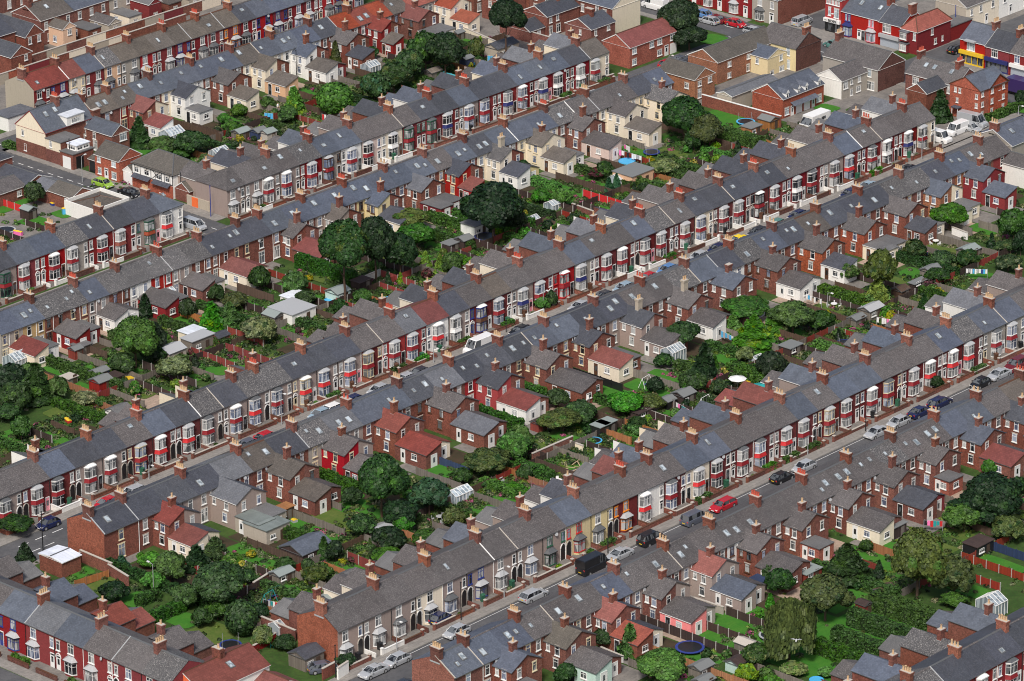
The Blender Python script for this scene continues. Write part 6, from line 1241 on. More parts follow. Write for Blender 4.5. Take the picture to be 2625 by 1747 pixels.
EXH = [ (D4, 850, 1080, 1380, 1270, 1.6, 2.2, 'h', 'tall dark hedge left of the upper lawn strip, bottom right'), (D4, 700, 1230, 1240, 1400, 1.6, 2.0, 'h', 'tall hedge between the two bright lawn strips, bottom right'),
 (D4, 545, 1330, 1100, 1500, 1.6, 1.9, 'h', 'lowest tall hedge beside the bright lawn strip, bottom right'), (D4, 1020, 960, 1640, 1130, 2.2, 2.4, 'm', 'wide shaggy hedge below the tall olive tree'),
 (B2, 380, 850, 860, 1010, 1.5, 2.2, 'h', 'long clipped dark hedge below the tiled extensions'), (B2, 1500, 450, 1830, 560, 1.3, 1.6, 'h', 'clipped hedge below the white washing'), (B2, 1700, 800, 1900, 870, 1.3, 1.3, 'g', 'bright hedge right of the lime conifers'),
 (A3, 1830, 1190, 2150, 1290, 2.0, 2.2, 'h', 'thick dark hedge below the small summerhouses'), (A3, 1660, 1310, 1900, 1370, 1.1, 1.2, 'g', 'low bright hedge near the end of the red fence'), (B3, 1200, 50, 1620, 150, 1.5, 1.8, 'h', 'clipped hedge right of the cream garage'),
 (B3, 1400, 20, 1700, 80, 1.4, 1.4, 'h', 'clipped hedge behind the one by the cream garage'), (B3, 160, 130, 460, 210, 1.4, 1.3, 'g', 'bright low hedge at the left of the upper gardens'), (C2, 530, 1230, 900, 1370, 1.5, 1.7, 'h', 'clipped hedge below the red painted wing'),
 (C2, 1840, 660, 2290, 810, 1.3, 1.5, 'h', 'dark hedge right of the bright red wing'), (C3, 1900, 330, 2240, 440, 1.6, 2.0, 'h', 'clipped hedge behind the white parasol'), (C3, 90, 470, 310, 550, 1.4, 1.5, 'm', 'leafy hedge beside the red-brown extension'),
 (C2, 1940, 1290, 2335, 1410, 1.4, 1.2, 'g', 'bright long low hedge above the greenhouse garden'), (C3, 0, 1340, 280, 1420, 1.4, 1.2, 'g', 'bright low hedge beside the net trampoline'), (C3, 80, 1150, 390, 1240, 1.5, 1.4, 'm', 'leafy hedge above the bright brown fence'),
 (D1, 1130, 910, 1400, 870, 1.2, 1.3, 'h', 'small dark hedge below the wild tree, lower left'), (D1, 1290, 1060, 1610, 960, 1.3, 1.5, 'h', 'long curved hedge at the lower left'), (C1, 470, 600, 900, 760, 1.3, 1.2, 'm', 'long hedge with white flowers at the left'),
 (A3, 1480, 1440, 1640, 1500, 1.2, 1.3, 'h', 'clipped hedge below the feathery grey tree'), (C4, 550, 130, 780, 190, 1.6, 1.6, 'g', 'feathery green hedge behind the lower bay row'), (C4, 0, 340, 120, 400, 1.4, 1.6, 'h', 'dark hedge end above the slate wings'),
 (C3, 1430, 280, 1650, 340, 1.4, 1.2, 'm', 'hedge beside the black-green conifer'), (D4, 60, 1010, 170, 1050, 1.0, .8, 'g', 'low bushes beside the lawn left of the willow'), (B4, 560, 1080, 1000, 1160, 1.8, 1.2, 'm', 'flower-flecked hedge below the birch'),
 (A4, 2010, 1050, 2330, 930, 1.2, 1.3, 'h', 'dark hedge in front of the orange flats'), (A1, 50, 1250, 150, 1290, 1.4, .9, 'h', 'low hedge beside the corner of the side street'), (B3, 0, 600, 190, 690, 1.5, 1.1, 'm', 'hedge of mixed leaves near the middle chimney stack')]
for tl, a, b_, c, d, W, H, cl, lab in EXH:
    p, q = atpx(tl, a, b_), atpx(tl, c, d)
    if abs(p[1]-q[1]) > abs(p[0]-q[0]): x = (p[0]+q[0])/2; used_f.append((x, min(p[1], q[1])-1, max(p[1], q[1])+1)); q = (x, q[1]); p = (x, p[1])
    else: y = (p[1]+q[1])/2; p = (p[0], y); q = (q[0], y)
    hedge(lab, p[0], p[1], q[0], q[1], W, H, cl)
for tl, a, b_, c, d, h, m, lab in [(B3, 555, 355, 800, 445, .95, 'b', 'brick garden wall with piers below the small lawn'), (C3, 1230, 700, 1400, 760, .9, 'b', 'brick garden wall right of the long dark shed'), (D1, 690, 545, 960, 660, 1.7, 'b', 'crumbling brick wall above the square lawn'),
      (D1, 520, 650, 690, 560, 1.6, 'b', 'brick wall behind the pale blue metal roof'), (D1, 930, 655, 1100, 760, 1.5, 'b', 'brick wall end by the low dark bush tree'), (C3, 215, 1080, 560, 930, 1.2, 'b', 'angled mossy brick wall above the mossy fence'),
      (D2, 0, 790, 160, 690, 1.1, 'b', 'low brick wall left of the small grey-roofed shed'), (D2, 70, 1110, 360, 1230, 1.6, 'b', 'brick yard wall left of the brick end gable'), (D2, 590, 1560, 700, 1500, 1.6, 'b', 'brick yard wall below the brick end gable'),
      (D2, 720, 1560, 810, 1500, 1.7, 'w', 'white panelled yard gate wall at the street end'), (D2, 0, 1330, 190, 1220, 1.1, 'r', 'dark red wall behind the potted patio'), (A2, 1740, 270, 2080, 420, 1.3, 'c', 'long cream garden wall at the top'),
      (A3, -60, 280, 420, 420, 1.8, 'b', 'brown brick lane wall with red doors at the top'), (B4, 1720, 570, 1850, 620, 1.2, 'w', 'white rendered wall beside the orange-patched tree'), (B2, 900, 1005, 1085, 925, 1.0, 'w', 'white wall with curved top in the upper gardens'),
      (C3, 540, 950, 650, 990, .8, 'c', 'pale balustrade wall above the mossy garden'), (D3, 800, 1330, 990, 1410, .9, 'w', 'white garden wall beside the creeper tree'), (D3, 1540, 900, 1850, 1000, 1.1, 'g', 'grey garden wall with pots beside the slate-blue extension'), (A3, 850, 710, 910, 690, 1.2, 'b', 'brick gate pier wall by the black gates')]:
    p, q = atpx(tl, a, b_), atpx(tl, c, d); brickwall(lab, p[0], p[1], q[0], q[1], h, m)
# lawns seen clearly: tile, centre, half length along X and Y (metres), dry
LAWNS = [(B3, 760, 340, 1.9, 6.0, 0), (B3, 640, 420, 1.6, 3.5, 0), (A3, 1870, 1020, 3.2, 4.6, 0), (A3, 1740, 1010, 2.0, 2.4, 0), (B2, 1950, 745, 1.8, 3.6, 0), (B2, 890, 1215, 2.4, 3.4, 0), (B2, 690, 1235, 1.9, 2.8, 0), (B2, 350, 1400, 1.9, 4.0, 0),
 (D1, 2210, 520, 2.6, 5.6, 0), (D1, 680, 640, 1.9, 1.5, 0), (D1, 1180, 870, 2.2, 2.0, 0), (D1, 1580, 1050, 2.0, 2.0, 0), (D1, 1810, 1160, 3.0, 3.0, 1), (D1, 900, 750, 2.4, 1.8, 1), (D2, 480, 250, 2.0, 6.4, 0), (D2, 880, 600, 1.9, 3.4, 0), (D2, 400, 790, 2.2, 2.6, 0),
 (D2, 900, 90, 2.6, 4.4, 0), (D2, 700, 170, 2.0, 3.6, 1), (D3, 1960, 1090, 1.9, 4.4, 0), (D3, 1800, 1220, 1.9, 5.0, 0), (D3, 1640, 1350, 2.2, 3.6, 0), (D3, 2190, 1010, 1.7, 3.0, 0), (D4, 1060, 500, 2.2, 3.8, 0), (D4, 1110, 390, 1.6, 2.6, 0),
 (D4, 100, 1010, 1.8, 3.4, 0), (D4, 940, 1150, 1.5, 8.0, 0), (D4, 800, 1310, 1.6, 8.0, 0), (D4, 1180, 1020, 1.3, 7.0, 0), (D4, 640, 1420, 1.8, 5.0, 0), (B1, 170, 280, 2.0, 2.0, 0), (B1, 300, 465, 2.2, 2.4, 0), (B1, 550, 395, 1.8, 1.8, 0), (B1, 30, 355, 1.8, 1.6, 0),
 (B1, 1590, 1325, 1.5, 4.6, 0), (B1, 2120, 1450, 2.3, 3.6, 1), (C1, 1780, 270, 1.6, 4.2, 0), (C1, 1630, 340, 1.7, 2.6, 0), (C1, 560, 690, 2.0, 3.4, 1), (C1, 480, 290, 1.6, 5.0, 0), (C1, 900, 350, 1.4, 6.5, 0), (C1, 1180, 480, 1.8, 3.0, 1), (C1, 140, 870, 2.0, 2.6, 0),
 (B4, 990, 1410, 1.6, 5.6, 0), (B4, 1590, 1080, 1.8, 2.4, 0), (B4, 1760, 1130, 1.6, 2.0, 0), (B4, 1950, 930, 2.2, 1.6, 0), (B4, 700, 1230, 1.8, 3.6, 1), (B4, 2000, 530, 2.0, 2.6, 0), (B4, 1640, 700, 1.8, 3.0, 1), (C3, 1690, 600, 2.4, 3.0, 0), (C3, 1420, 650, 1.9, 2.8, 0),
 (C3, 870, 480, 1.8, 3.0, 0), (C3, 1150, 430, 2.2, 2.2, 0), (C3, 930, 930, 1.6, 2.6, 0), (C3, 450, 1080, 2.4, 3.4, 0), (C3, 130, 1310, 1.7, 3.0, 0), (C3, 1400, 370, 1.6, 4.0, 0), (C3, 1570, 270, 1.6, 2.6, 0), (C3, 1060, 810, 1.7, 5.0, 0), (C2, 2270, 1310, 1.5, 2.2, 0),
 (C2, 2050, 1400, 2.0, 3.6, 0), (C2, 1600, 1170, 2.2, 2.2, 0), (C2, 1990, 1510, 2.2, 2.6, 0), (C2, 800, 1380, 2.0, 2.0, 0), (A2, 1620, 690, 1.6, 3.0, 0), (A2, 1490, 750, 1.4, 1.6, 0), (A2, 1810, 335, 1.6, 1.6, 0), (A2, 1920, 570, 1.6, 2.4, 0), (A4, 650, 930, 1.7, 2.0, 0),
 (A3, 1750, 340, 2.6, 2.2, 0), (A3, 1130, 1300, 1.5, 3.6, 0), (A1, 1700, 1170, 1.8, 4.6, 1), (A4, 2240, 920, 1.5, 4.0, 0), (D4, 1870, 790, 1.7, 3.6, 0), (D4, 2120, 570, 1.6, 4.0, 0), (B2, 1740, 450, 1.7, 6.0, 0), (B2, 550, 930, 1.9, 3.6, 1)]
for k, (tl, x, y, a, b_, dry) in enumerate(LAWNS):
    X, Y = atpx(tl, x, y); P = []
    for j in range(20):
        t = 2*math.pi*j/20; ca, sa = math.cos(t), math.sin(t); q = .38; P.append((X+a*math.copysign(abs(ca)**q, ca)*rng.uniform(.93, 1.03), Y+b_*math.copysign(abs(sa)**q, sa)*rng.uniform(.95, 1.03)))
    sheet('lawn', 'small garden lawn', P, .03+.0012*k, LAWN2 if dry else LAWN)
rect('lawn', 'long lawns between the tall hedges', -62, -38.5, -104, -88.5, .026, LAWN)
# plot by plot: boundaries, lawns, paths, shrubs
BACK = {'2': (-1, 4), '3': (1, 60.4), '4': (-1, 0), '5': (1, 0), '6': (-1, 0), '7': (1, 0), '8': (-1, 0), '9': (1, 0), '1': (0, 0), '3L': (1, 0)}
MIDY = {'2': 103.5, '3': 103.5, '3L': 98, '4': 36.5, '5': 36.5, '6': -26.5, '7': -26.5, '8': -91.0, '9': -91.0}
PLW = {'2': 'upper left backs', '3': 'row beside half-timbered house', '3L': 'short left edge row', '4': 'upper long backs row', '5': 'long middle bay row', '6': 'middle backs row', '7': 'lower bay row', '8': 'lowest backs row', '9': 'bottom right bay row'}
SHK = [('d', 'd', 'dark green'), ('m', 'd', 'mid green'), ('g', 'm', 'bright green'), ('s', 'm', 'silvery'), ('l', 'g', 'lime green'), ('o', 'm', 'olive'), ('p', 'd', 'purple leaved'), ('m', 'w', 'white flowering'), ('m', 'f', 'pink flowering'), ('y', 'm', 'yellow green'), ('k', 'd', 'very dark'), ('h', 'm', 'deep green')]
shrubs = []; low = []
def inview(X, Y, z=0, m=25):
    x, y = px((X, Y, z)); return -m < x < PW+m and -m < y < PH+m
EXCL = [(-64, -36, -104, -86), (95.8, 130, 37, 70), (112, 130, 14, 60), (99, 116, 74, 130), (-24, 17, 84, 130)]
def ok(X, Y): return inview(X, Y) and not any(a < X < b and c < Y < d for a, b, c, d in EXCL)
for row, side, x0, x1, yh, where, i in plots:
    if row not in MIDY or row == '1': continue
    my = MIDY[row]; ya, yb = (yh, my); n = i+1; w_ = x1-x0; sgn = 1 if yb > ya else -1
    hn = f'{nth(i)} house from left, {PLW[row]}'
    if abs(yb-ya) < 2: continue
    kind = rng.choice(['dark', 'dark', 'brown', 'grey', 'grey', 'orange', 'red', 'hedge', 'hedge', 'brown'])
    busy = any(abs(x0-f[0]) < 1.6 and not (f[2] < min(ya, yb) or f[1] > max(ya, yb)) for f in used_f)
    if not busy and (ok(x0, (ya+yb)/2) or ok(x0, yb)):
        if kind == 'hedge': hedge(f'hedge behind the {hn}', x0, ya+sgn*.5, x0, yb, rng.uniform(.8, 1.2), rng.uniform(1.1, 1.7), rng.choice('hhmd'))
        else: fence(f'{FK[kind][1]} garden fence, {hn}', x0, ya, x0, yb, kind, rng.uniform(1.1, 1.4), 'c' if kind in ('dark', 'red') else 'w')
    if ok((x0+x1)/2, yb) and side == 'front':
        k2 = rng.choice(['dark', 'grey', 'brown', 'red']); fence(f'{FK[k2][1]} end fence, {hn}', x0+.1, yb-.12*sgn, x1-.1, yb-.12*sgn, k2, 1.2, 'w')
    # patio by the house, lawn, soil
    a = ya; c = ya+sgn*rng.uniform(1.5, 3.5)
    if ok((x0+x1)/2, c):
        rect('patio' if rng.random() < .6 else 'yard', 'paved yard behind a house', x0+.15, x1-.15, min(a-4*sgn, c), max(a-4*sgn, c), .016, rng.choice([YARD, PATIO, YARD, SOIL]))
        l0, l1 = c+sgn*rng.uniform(.3, 2), yb-sgn*rng.uniform(1.5, 5)
        if (l1-l0)*sgn > 2 and rng.random() < .62: rect('lawn', 'narrow garden lawn', x0+rng.uniform(.5, 1.2), x1-rng.uniform(.5, 1.5), min(l0, l1), max(l0, l1), .022, LAWN if rng.random() < .65 else LAWN2)
        elif rng.random() < .5: rect('soil', 'planted garden soil', x0+.3, x1-.3, min(l0, l1), max(l0, l1), .020, SOIL)
    ks = rng.sample(range(len(SHK)), 4)
    for q in range(rng.choice([2, 3, 3, 4])):
        t = rng.uniform(.25, 1.0); Y = c+(yb-c)*t; X = rng.choice([x0+rng.uniform(.5, 1.1), x1-rng.uniform(.5, 1.1), rng.uniform(x0+.8, x1-.8)])
        if ok(X, Y): shrubs.append((X, Y, ks[q], rng.uniform(.5, 1.15), hn))
    for q in range(75):
        X = rng.choice([x0+rng.uniform(.1, 1.0), x1-rng.uniform(.1, 1.0), rng.uniform(x0, x1)]); Y = rng.uniform(min(c, yb), max(c, yb)) if rng.random() < .7 else yb-sgn*rng.uniform(0, 3)
        if ok(X, Y): low.append((X, Y))
for ax0, ax1, ay0, ay1, n in ((-98, -62, -42, -14, 260), (-116, -97, -40, 3, 160), (-100, -66, 21, 54, 220), (-20, 40, 86, 104, 200), (-60, -4, -112, -70, 250)):
    for _ in range(n):
        X, Y = rng.uniform(ax0, ax1), rng.uniform(ay0, ay1)
        if inview(X, Y): low.append((X, Y))
rng.shuffle(shrubs)
SZN = lambda r: 'small ' if r < .7 else ('' if r < .95 else 'large ')
for k, (X, Y, kk, r, hn) in enumerate(shrubs[:290]):
    c1, c2, nm = SHK[kk]; kind = rng.choice(['bush', 'bush', 'bush', 'ball', 'cone']) if kk in (0, 1, 2, 4, 10, 11) else 'bush'
    form = {'bush': 'shrub', 'ball': 'clipped shrub', 'cone': 'pointed shrub'}[kind]
    o = link('shrub', crown_mesh(kind, c1, rng.randrange(1, 5), 420, .16, c2), None, (X, Y, r*(.62 if kind != 'cone' else 0)), rng.uniform(0, 6.3))
    o.scale = (r, r, r*rng.uniform(.8, 1.15)) if kind != 'cone' else (r*1.3, r*1.3, r*1.5)
    tag(o, f'{SZN(r)}{nm} {form}, garden of {hn}', 'shrub', 'garden shrubs')
rest = shrubs[290:]
# low planting and leftovers: one mass of foliage nobody could count
C = []; Nn = []; pk = []; rs = np.random.RandomState(5)
for X, Y in low+[(q[0], q[1]) for q in rest]:
    r = rs.uniform(.18, .55); m = int(16+r*70); d = rs.normal(size=(m, 3)); d /= np.linalg.norm(d, axis=1, keepdims=True); d[:, 2] = np.abs(d[:, 2])
    C.append(np.array([X, Y, 0])+d*[r*1.2, r*1.2, r]*rs.uniform(.7, 1.1, (m, 1))); Nn.append(d+[0, 0, .4]+rs.normal(scale=.4, size=(m, 3)))
    pk.append(np.full(m, rs.choice(8, p=[.22, .24, .16, .10, .10, .09, .05, .04])))
lm = leaf_mesh('low_planting', np.concatenate(C), np.concatenate(Nn), .12, [LM(k) for k in 'dmgsolwf'], np.concatenate(pk))
tag(link('low_planting', lm), 'low leafy planting filling the garden beds', 'ground cover', kind='stuff')
# ---------------------------------------------------------------- vehicles
CARP = {'silver': (.46, .48, .50), 'white': (.80, .80, .79), 'black': (.012, .012, .014), 'navy': (.012, .018, .07), 'red': (.42, .012, .022), 'darkred': (.13, .012, .018), 'blue': (.10, .22, .45), 'grey': (.09, .10, .13),
        'green': (.26, .44, .05), 'yellow': (.85, .60, .01), 'teal': (.09, .22, .20), 'dgrey': (.035, .037, .045), 'lblue': (.26, .36, .44), 'purple': (.05, .03, .12)}
def paint(k):
    key = 'paint_'+k
    if key not in _mats:
        m, nt, bs = _new('car_paint_'+k); bs.inputs['Base Color'].default_value = c4(CARP[k]); bs.inputs['Roughness'].default_value = .28; bs.inputs['Metallic'].default_value = .25 if k == 'silver' else 0
        bs.inputs['Coat Weight'].default_value = .5; _mats[key] = m
    return _mats[key]
def car(label, cat, X, Y, rz, colr, kind='hatch', group='parked cars'):
    K = {  # length, width, bonnet height, roof height, stations: rear of roof, front of roof, base rear, base front
     'hatch': (3.95, 1.68, .86, 1.42, -.34, .14, -.47, .30), 'saloon': (4.35, 1.72, .86, 1.38, -.22, .12, -.36, .28), 'estate': (4.4, 1.74, .88, 1.44, -.42, .13, -.48, .27),
     'suv': (4.3, 1.82, 1.05, 1.72, -.42, .14, -.48, .27), 'mpv': (4.4, 1.78, .98, 1.62, -.42, .20, -.48, .38), 'van': (4.6, 1.85, 1.05, 1.95, -.485, .22, -.49, .34), 'bigvan': (5.2, 1.95, 1.15, 2.25, -.49, .26, -.495, .38), 'small': (3.5, 1.6, .86, 1.44, -.36, .14, -.47, .30)}[kind]
    L, W, zb, zr, rr, rf, br, bf = K; hw = W/2
    if kind in ('hatch', 'saloon', 'estate', 'small'): zr -= .12; zb -= .06; rr += .05; rf -= .02
    t = thing({'van': 'parked_van', 'bigvan': 'parked_van'}.get(kind, 'parked_car'), label, cat, (X, Y, .012), rz, group)
    def body():
        b = MB(); P = paint(colr); tp = zb*.97
        st = [(-.5, .80, .34, tp*.86), (-.485, .93, .24, tp), (-.40, .99, .20, zb), (-.2, 1, .20, zb*1.02), (.15, 1, .20, zb*1.02), (.32, .99, .20, zb*.99), (.44, .93, .22, zb*.84), (.49, .84, .26, zb*.70), (.5, .76, .32, zb*.60)]
        if 'van' in kind: st[-3:] = [(.44, .95, .22, zb*.95), (.49, .90, .26, zb*.82), (.5, .84, .32, zb*.6)]
        rings = []
        for x, k, z0, z1 in st: h = hw*k; rings.append([(x*L, -h, z0), (x*L, -h, (z0+z1)*.55), (x*L, -h*.95, z1-.06), (x*L, -h*.84, z1), (x*L, h*.84, z1), (x*L, h*.95, z1-.06), (x*L, h, (z0+z1)*.55), (x*L, h, z0)])
        for A, B in zip(rings, rings[1:]):
            for j in range(8): b.face([A[j], A[(j+1) % 8], B[(j+1) % 8], B[j]][::-1], P)
        b.face(rings[0], P); b.face(rings[-1][::-1], P)
        k = .84; lo = [(br*L, -hw*.86, zb), (bf*L, -hw*.86, zb*1.0), (bf*L, hw*.86, zb*1.0), (br*L, hw*.86, zb)]; hi = [(rr*L, -hw*.70, zr-.02), (rf*L, -hw*.70, zr-.02), (rf*L, hw*.70, zr-.02), (rr*L, hw*.70, zr-.02)]
        if 'van' in kind: hi = [(rr*L, -hw*.84, zr-.02), (rf*L, -hw*.80, zr-.02), (rf*L, hw*.80, zr-.02), (rr*L, hw*.84, zr-.02)]
        m_ = [( (p[0]+q[0])/2, (p[1]+q[1])/2, 0) for p, q in zip(hi, hi[1:]+hi[:1])]
        b.face([(p[0], p[1], zr-.02) for p in hi], P)
        r2 = [(hi[0][0]+.12, hi[0][1]*.86, zr+.035), (hi[1][0]-.15, hi[1][1]*.86, zr+.035), (hi[2][0]-.15, hi[2][1]*.86, zr+.035), (hi[3][0]+.12, hi[3][1]*.86, zr+.035)]
        b.face(r2, P)
        for j in range(4): b.face([hi[j], hi[(j+1) % 4], r2[(j+1) % 4], r2[j]], P)
        for p, q in zip(lo, hi): b.tube(p, q, .045, P, 5)
        if 'van' in kind:    # closed sides behind the cab
            f = .10; xs = rf*L-.9
            for s in (-1, 1): b.face([(br*L, s*hw*.87, zb-.02), (xs, s*hw*.87, zb-.02), (xs-.1, s*hw*.845, zr-.02), (rr*L, s*hw*.85, zr-.02)], P)
            b.face([(br*L-.01, -hw*.86, zb), (br*L-.01, hw*.86, zb), (rr*L-.01, hw*.84, zr-.02), (rr*L-.01, -hw*.84, zr-.02)], P)
        else:
            xm = (rr+rf)/2*L
            for s in (-1, 1): b.tube((xm, s*hw*.865, zb), (xm, s*hw*.705, zr-.02), .04, P, 5)
        for s in (-1, 1): b.box(bf*L-.35, bf*L-.15, s*hw*1.0-.10, s*hw*1.0+.10, zb+.02, zb+.16, P)
        return b.mesh('body')
    def gl():
        b = MB(); G = glass('d'); lo = [(br*L+.03, -hw*.855, zb-.02), (bf*L-.03, -hw*.855, zb-.02), (bf*L-.03, hw*.855, zb-.02), (br*L+.03, hw*.855, zb-.02)]; k = .70 if 'van' not in kind else .80
        hi = [(rr*L+.02, -hw*(k-.005), zr-.03), (rf*L-.02, -hw*(k-.005), zr-.03), (rf*L-.02, hw*(k-.005), zr-.03), (rr*L+.02, hw*(k-.005), zr-.03)]
        for j in range(4): b.face([lo[j], lo[(j+1) % 4], hi[(j+1) % 4], hi[j]], G)
        return b.mesh('windows')
    def wh():
        b = MB(); n = 14; r = .31; T = plain('tyre')
        c0 = [(r*math.cos(2*math.pi*k/n), -.10, r*math.sin(2*math.pi*k/n)) for k in range(n)]; c1 = [(p[0], .10, p[2]) for p in c0]
        for k in range(n): b.face([c0[k], c0[(k+1) % n], c1[(k+1) % n], c1[k]], T)
        b.face(c0, T); b.face(c1[::-1], T); return b.mesh('wheel')
    def rim():
        b = MB(); n = 12; r = .19
        for s in (-.105, .105): b.face([(r*math.cos(2*math.pi*k/n), s, r*math.sin(2*math.pi*k/n)) for k in range(n)], plain('steel'))
        return b.mesh('rim')
    link('body', cached(('cb', kind, colr), body), t); link('windows', cached(('cg', kind), gl), t)
    for sx in (-.31, .31):
        for s in (-1, 1):
            o = link('wheel', cached('wheel', wh), t, (sx*L, s*(hw-.09), .31)); link('rim', cached('rim', rim), o, (0, 0, 0))
    for s in (-1, 1):
        link('headlight', cached(('hl', kind), lambda: MB().box(-.12, .02, -.17, .17, -.07, .08, plain('white')).mesh('headlight')), t, (L*.485, s*hw*.62, zb*.66))
        link('tail_light', cached(('tl', kind), lambda: MB().box(-.03, .06, -.11, .11, -.10, .10, plain('redb')).mesh('tail_light')), t, (-L*.492, s*hw*.70, zb*.82))
    for s, m_ in ((1, 'white'), (-1, 'yellow')): link('number_plate', cached(('np', m_), lambda m_=m_: MB().box(-.012, .012, -.24, .24, -.055, .055, plain(m_)).mesh('number_plate')), t, (s*L*.503, 0, .42 if s > 0 else .55))
    return t
PI = math.pi
def street_car(tl, x, y, colr, kind, label, ys, face=PI):
    pxx, pyy = tl[0]+x/3.3357, tl[1]+y/3.3357; best = None
    for Y in ys:
        X = xat(pxx, Y, .7); e = abs(px((X, Y, .7))[1]-pyy)
        if best is None or e < best[0]: best = (e, X, Y)
    car(label, 'van' if 'van' in kind else 'car', best[1], best[2], face+rng.uniform(-.02, .02), colr, kind)
SN = (-61.2,); SB, SA, SC = (-55.2, -61.05), (8.1, 3.2), (70.9, 66.2)
for q in [
 (D2, 1025, 1475, 'silver', 'saloon', 'silver saloon nearest the bottom edge, below the brick end gable', SB), (D2, 1225, 1370, 'silver', 'hatch', 'silver three-door hatchback just behind the bottom silver saloon', SB), (D2, 1735, 1125, 'silver', 'hatch', 'silver hatchback parked before the lowest slate roof chimney', SB),
 (D2, 1290, 1530, 'dgrey', 'estate', 'dark grey car cut by the bottom edge', SB, 0), (D3, 225, 810, 'silver', 'estate', 'silver-grey estate seen from behind by the pink flowers row', SB, 0), (D3, 735, 550, 'black', 'bigvan', 'black van parked before the pebbledashed fronts', SB, 0), (D3, 960, 455, 'silver', 'saloon', 'silver car between the black van and black cab', SB),
 (D3, 1230, 320, 'black', 'suv', 'black cab with red tail lights', SB, 0), (D3, 1600, 145, 'grey', 'mpv', 'dark blue-grey people carrier by the low shrubs', SB, 0), (C3, 1845, 1415, 'red', 'estate', 'bright red estate car in the lower street', SB), (C4, 265, 1185, 'black', 'hatch', 'black hatchback seen from behind right of the red estate', SB, 0),
 (C4, 455, 1085, 'silver', 'hatch', 'silver hatchback between two rear chimneys right of the black hatchback', SB), (C4, 1075, 800, 'silver', 'saloon', 'silver saloon with sunroof beside the tall pole', SB), (C4, 1260, 710, 'silver', 'hatch', 'silver hatchback right of the tall pole', SB), (C4, 1445, 630, 'navy', 'saloon', 'dark blue saloon before two silver cars', SB, 0),
 (C4, 1615, 550, 'navy', 'estate', 'dark blue estate behind the blue saloon', SB, 0), (C4, 1960, 380, 'black', 'small', 'small rounded black car', SB), (C4, 2120, 310, 'silver', 'saloon', 'silver saloon behind the small black car', SB), (C4, 2270, 225, 'darkred', 'suv', 'dark red off-roader at the right edge', SB),
 (D2, 2110, 1060, 'white', 'hatch', 'white car roof behind the lowest slate roof', SN), (D3, 200, 935, 'white', 'hatch', 'white car roof behind the lowest backs chimney', SN), (D3, 1440, 335, 'lblue', 'hatch', 'pale blue car roof behind the lowest backs', SN), (D3, 1830, 150, 'white', 'hatch', 'white car roof near the red estate', SN), (C3, 2000, 1445, 'silver', 'hatch', 'silver car roof right of the red estate', SN),
 (C4, 690, 1075, 'silver', 'hatch', 'silver car roof between chimneys at the right', SN), (C1, 910, 1385, 'red', 'hatch', 'red car roof at the left end of the middle street', SA), (C1, 1130, 1295, 'silver', 'estate', 'silver estate roof behind the lamp post', SA), (C1, 2105, 895, 'grey', 'hatch', 'blue-grey hatchback behind the bright red car', SA), (C1, 2255, 830, 'red', 'hatch', 'bright red hatchback in the middle street', SA),
 (C2, 80, 840, 'red', 'saloon', 'red car beside the left middle lamp post', SA), (C2, 570, 620, 'lblue', 'hatch', 'turquoise blue car by a white van', SA), (C2, 650, 595, 'white', 'estate', 'white estate behind the turquoise car', SA), (C2, 845, 515, 'navy', 'hatch', 'dark purple-blue car by the pots chimney', SA), (C2, 1070, 425, 'silver', 'hatch', 'silver hatchback by the lone white chimney cowl', SA),
 (C2, 1295, 330, 'silver', 'hatch', 'pale silver car behind the dark hatchback', SA), (C2, 1415, 275, 'dgrey', 'hatch', 'dark grey hatchback below the central porch arches', SA), (C2, 1925, 60, 'white', 'bigvan', 'white panel van beside the steel railings', SA), (B2, 2290, 1360, 'dgrey', 'saloon', 'dark green-grey car behind the white panel van', SA), (B3, 110, 1355, 'black', 'hatch', 'black hatchback below the single dormer', SA),
 (B3, 625, 1125, 'silver', 'saloon', 'silver saloon beside the brick piers', SA), (B3, 820, 1050, 'dgrey', 'hatch', 'dark car in front of the navy aproned bay', SA), (B3, 1000, 980, 'lblue', 'hatch', 'pale blue car below the white bin', SA), (B3, 1200, 890, 'red', 'small', 'small red car by the pink flowers', SA), (B3, 1370, 825, 'blue', 'hatch', 'sky blue car roof by the white garden walls', SA),
 (B3, 1640, 715, 'silver', 'hatch', 'silver roofed car below the white front wall', SA), (B3, 1800, 655, 'navy', 'hatch', 'royal blue hatchback behind the yellow car', SA), (B3, 1975, 590, 'yellow', 'saloon', 'bright yellow car in the middle street', SA), (B3, 2150, 515, 'dgrey', 'saloon', 'dark green-grey saloon right of the yellow car', SA), (B3, 2300, 440, 'teal', 'small', 'small teal car in the middle street', SA),
 (B4, 60, 505, 'dgrey', 'hatch', 'dark hatchback left of the teal car', SA), (B4, 400, 370, 'navy', 'hatch', 'dark navy hatchback above the brown tiled roof', SA), (B4, 840, 180, 'navy', 'small', 'small navy car below the clipped lime hedge', SA), (B4, 1000, 115, 'lblue', 'saloon', 'pale silver-blue saloon at the upper end of the middle street', SA),
 (A4, 1340, 1415, 'black', 'saloon', 'black saloon near the last red bay house', SA), (A3, 590, 815, 'black', 'hatch', 'black car roof in the upper street', SC), (A3, 740, 760, 'silver', 'saloon', 'silver car roof in the upper street', SC), (B1, 1460, 450, 'silver', 'hatch', 'zz', SC)]:
    if q[5] == 'zz': continue
    street_car(q[0], q[1], q[2], q[3], q[4], q[5], q[6], q[7] if len(q) > 7 else PI)
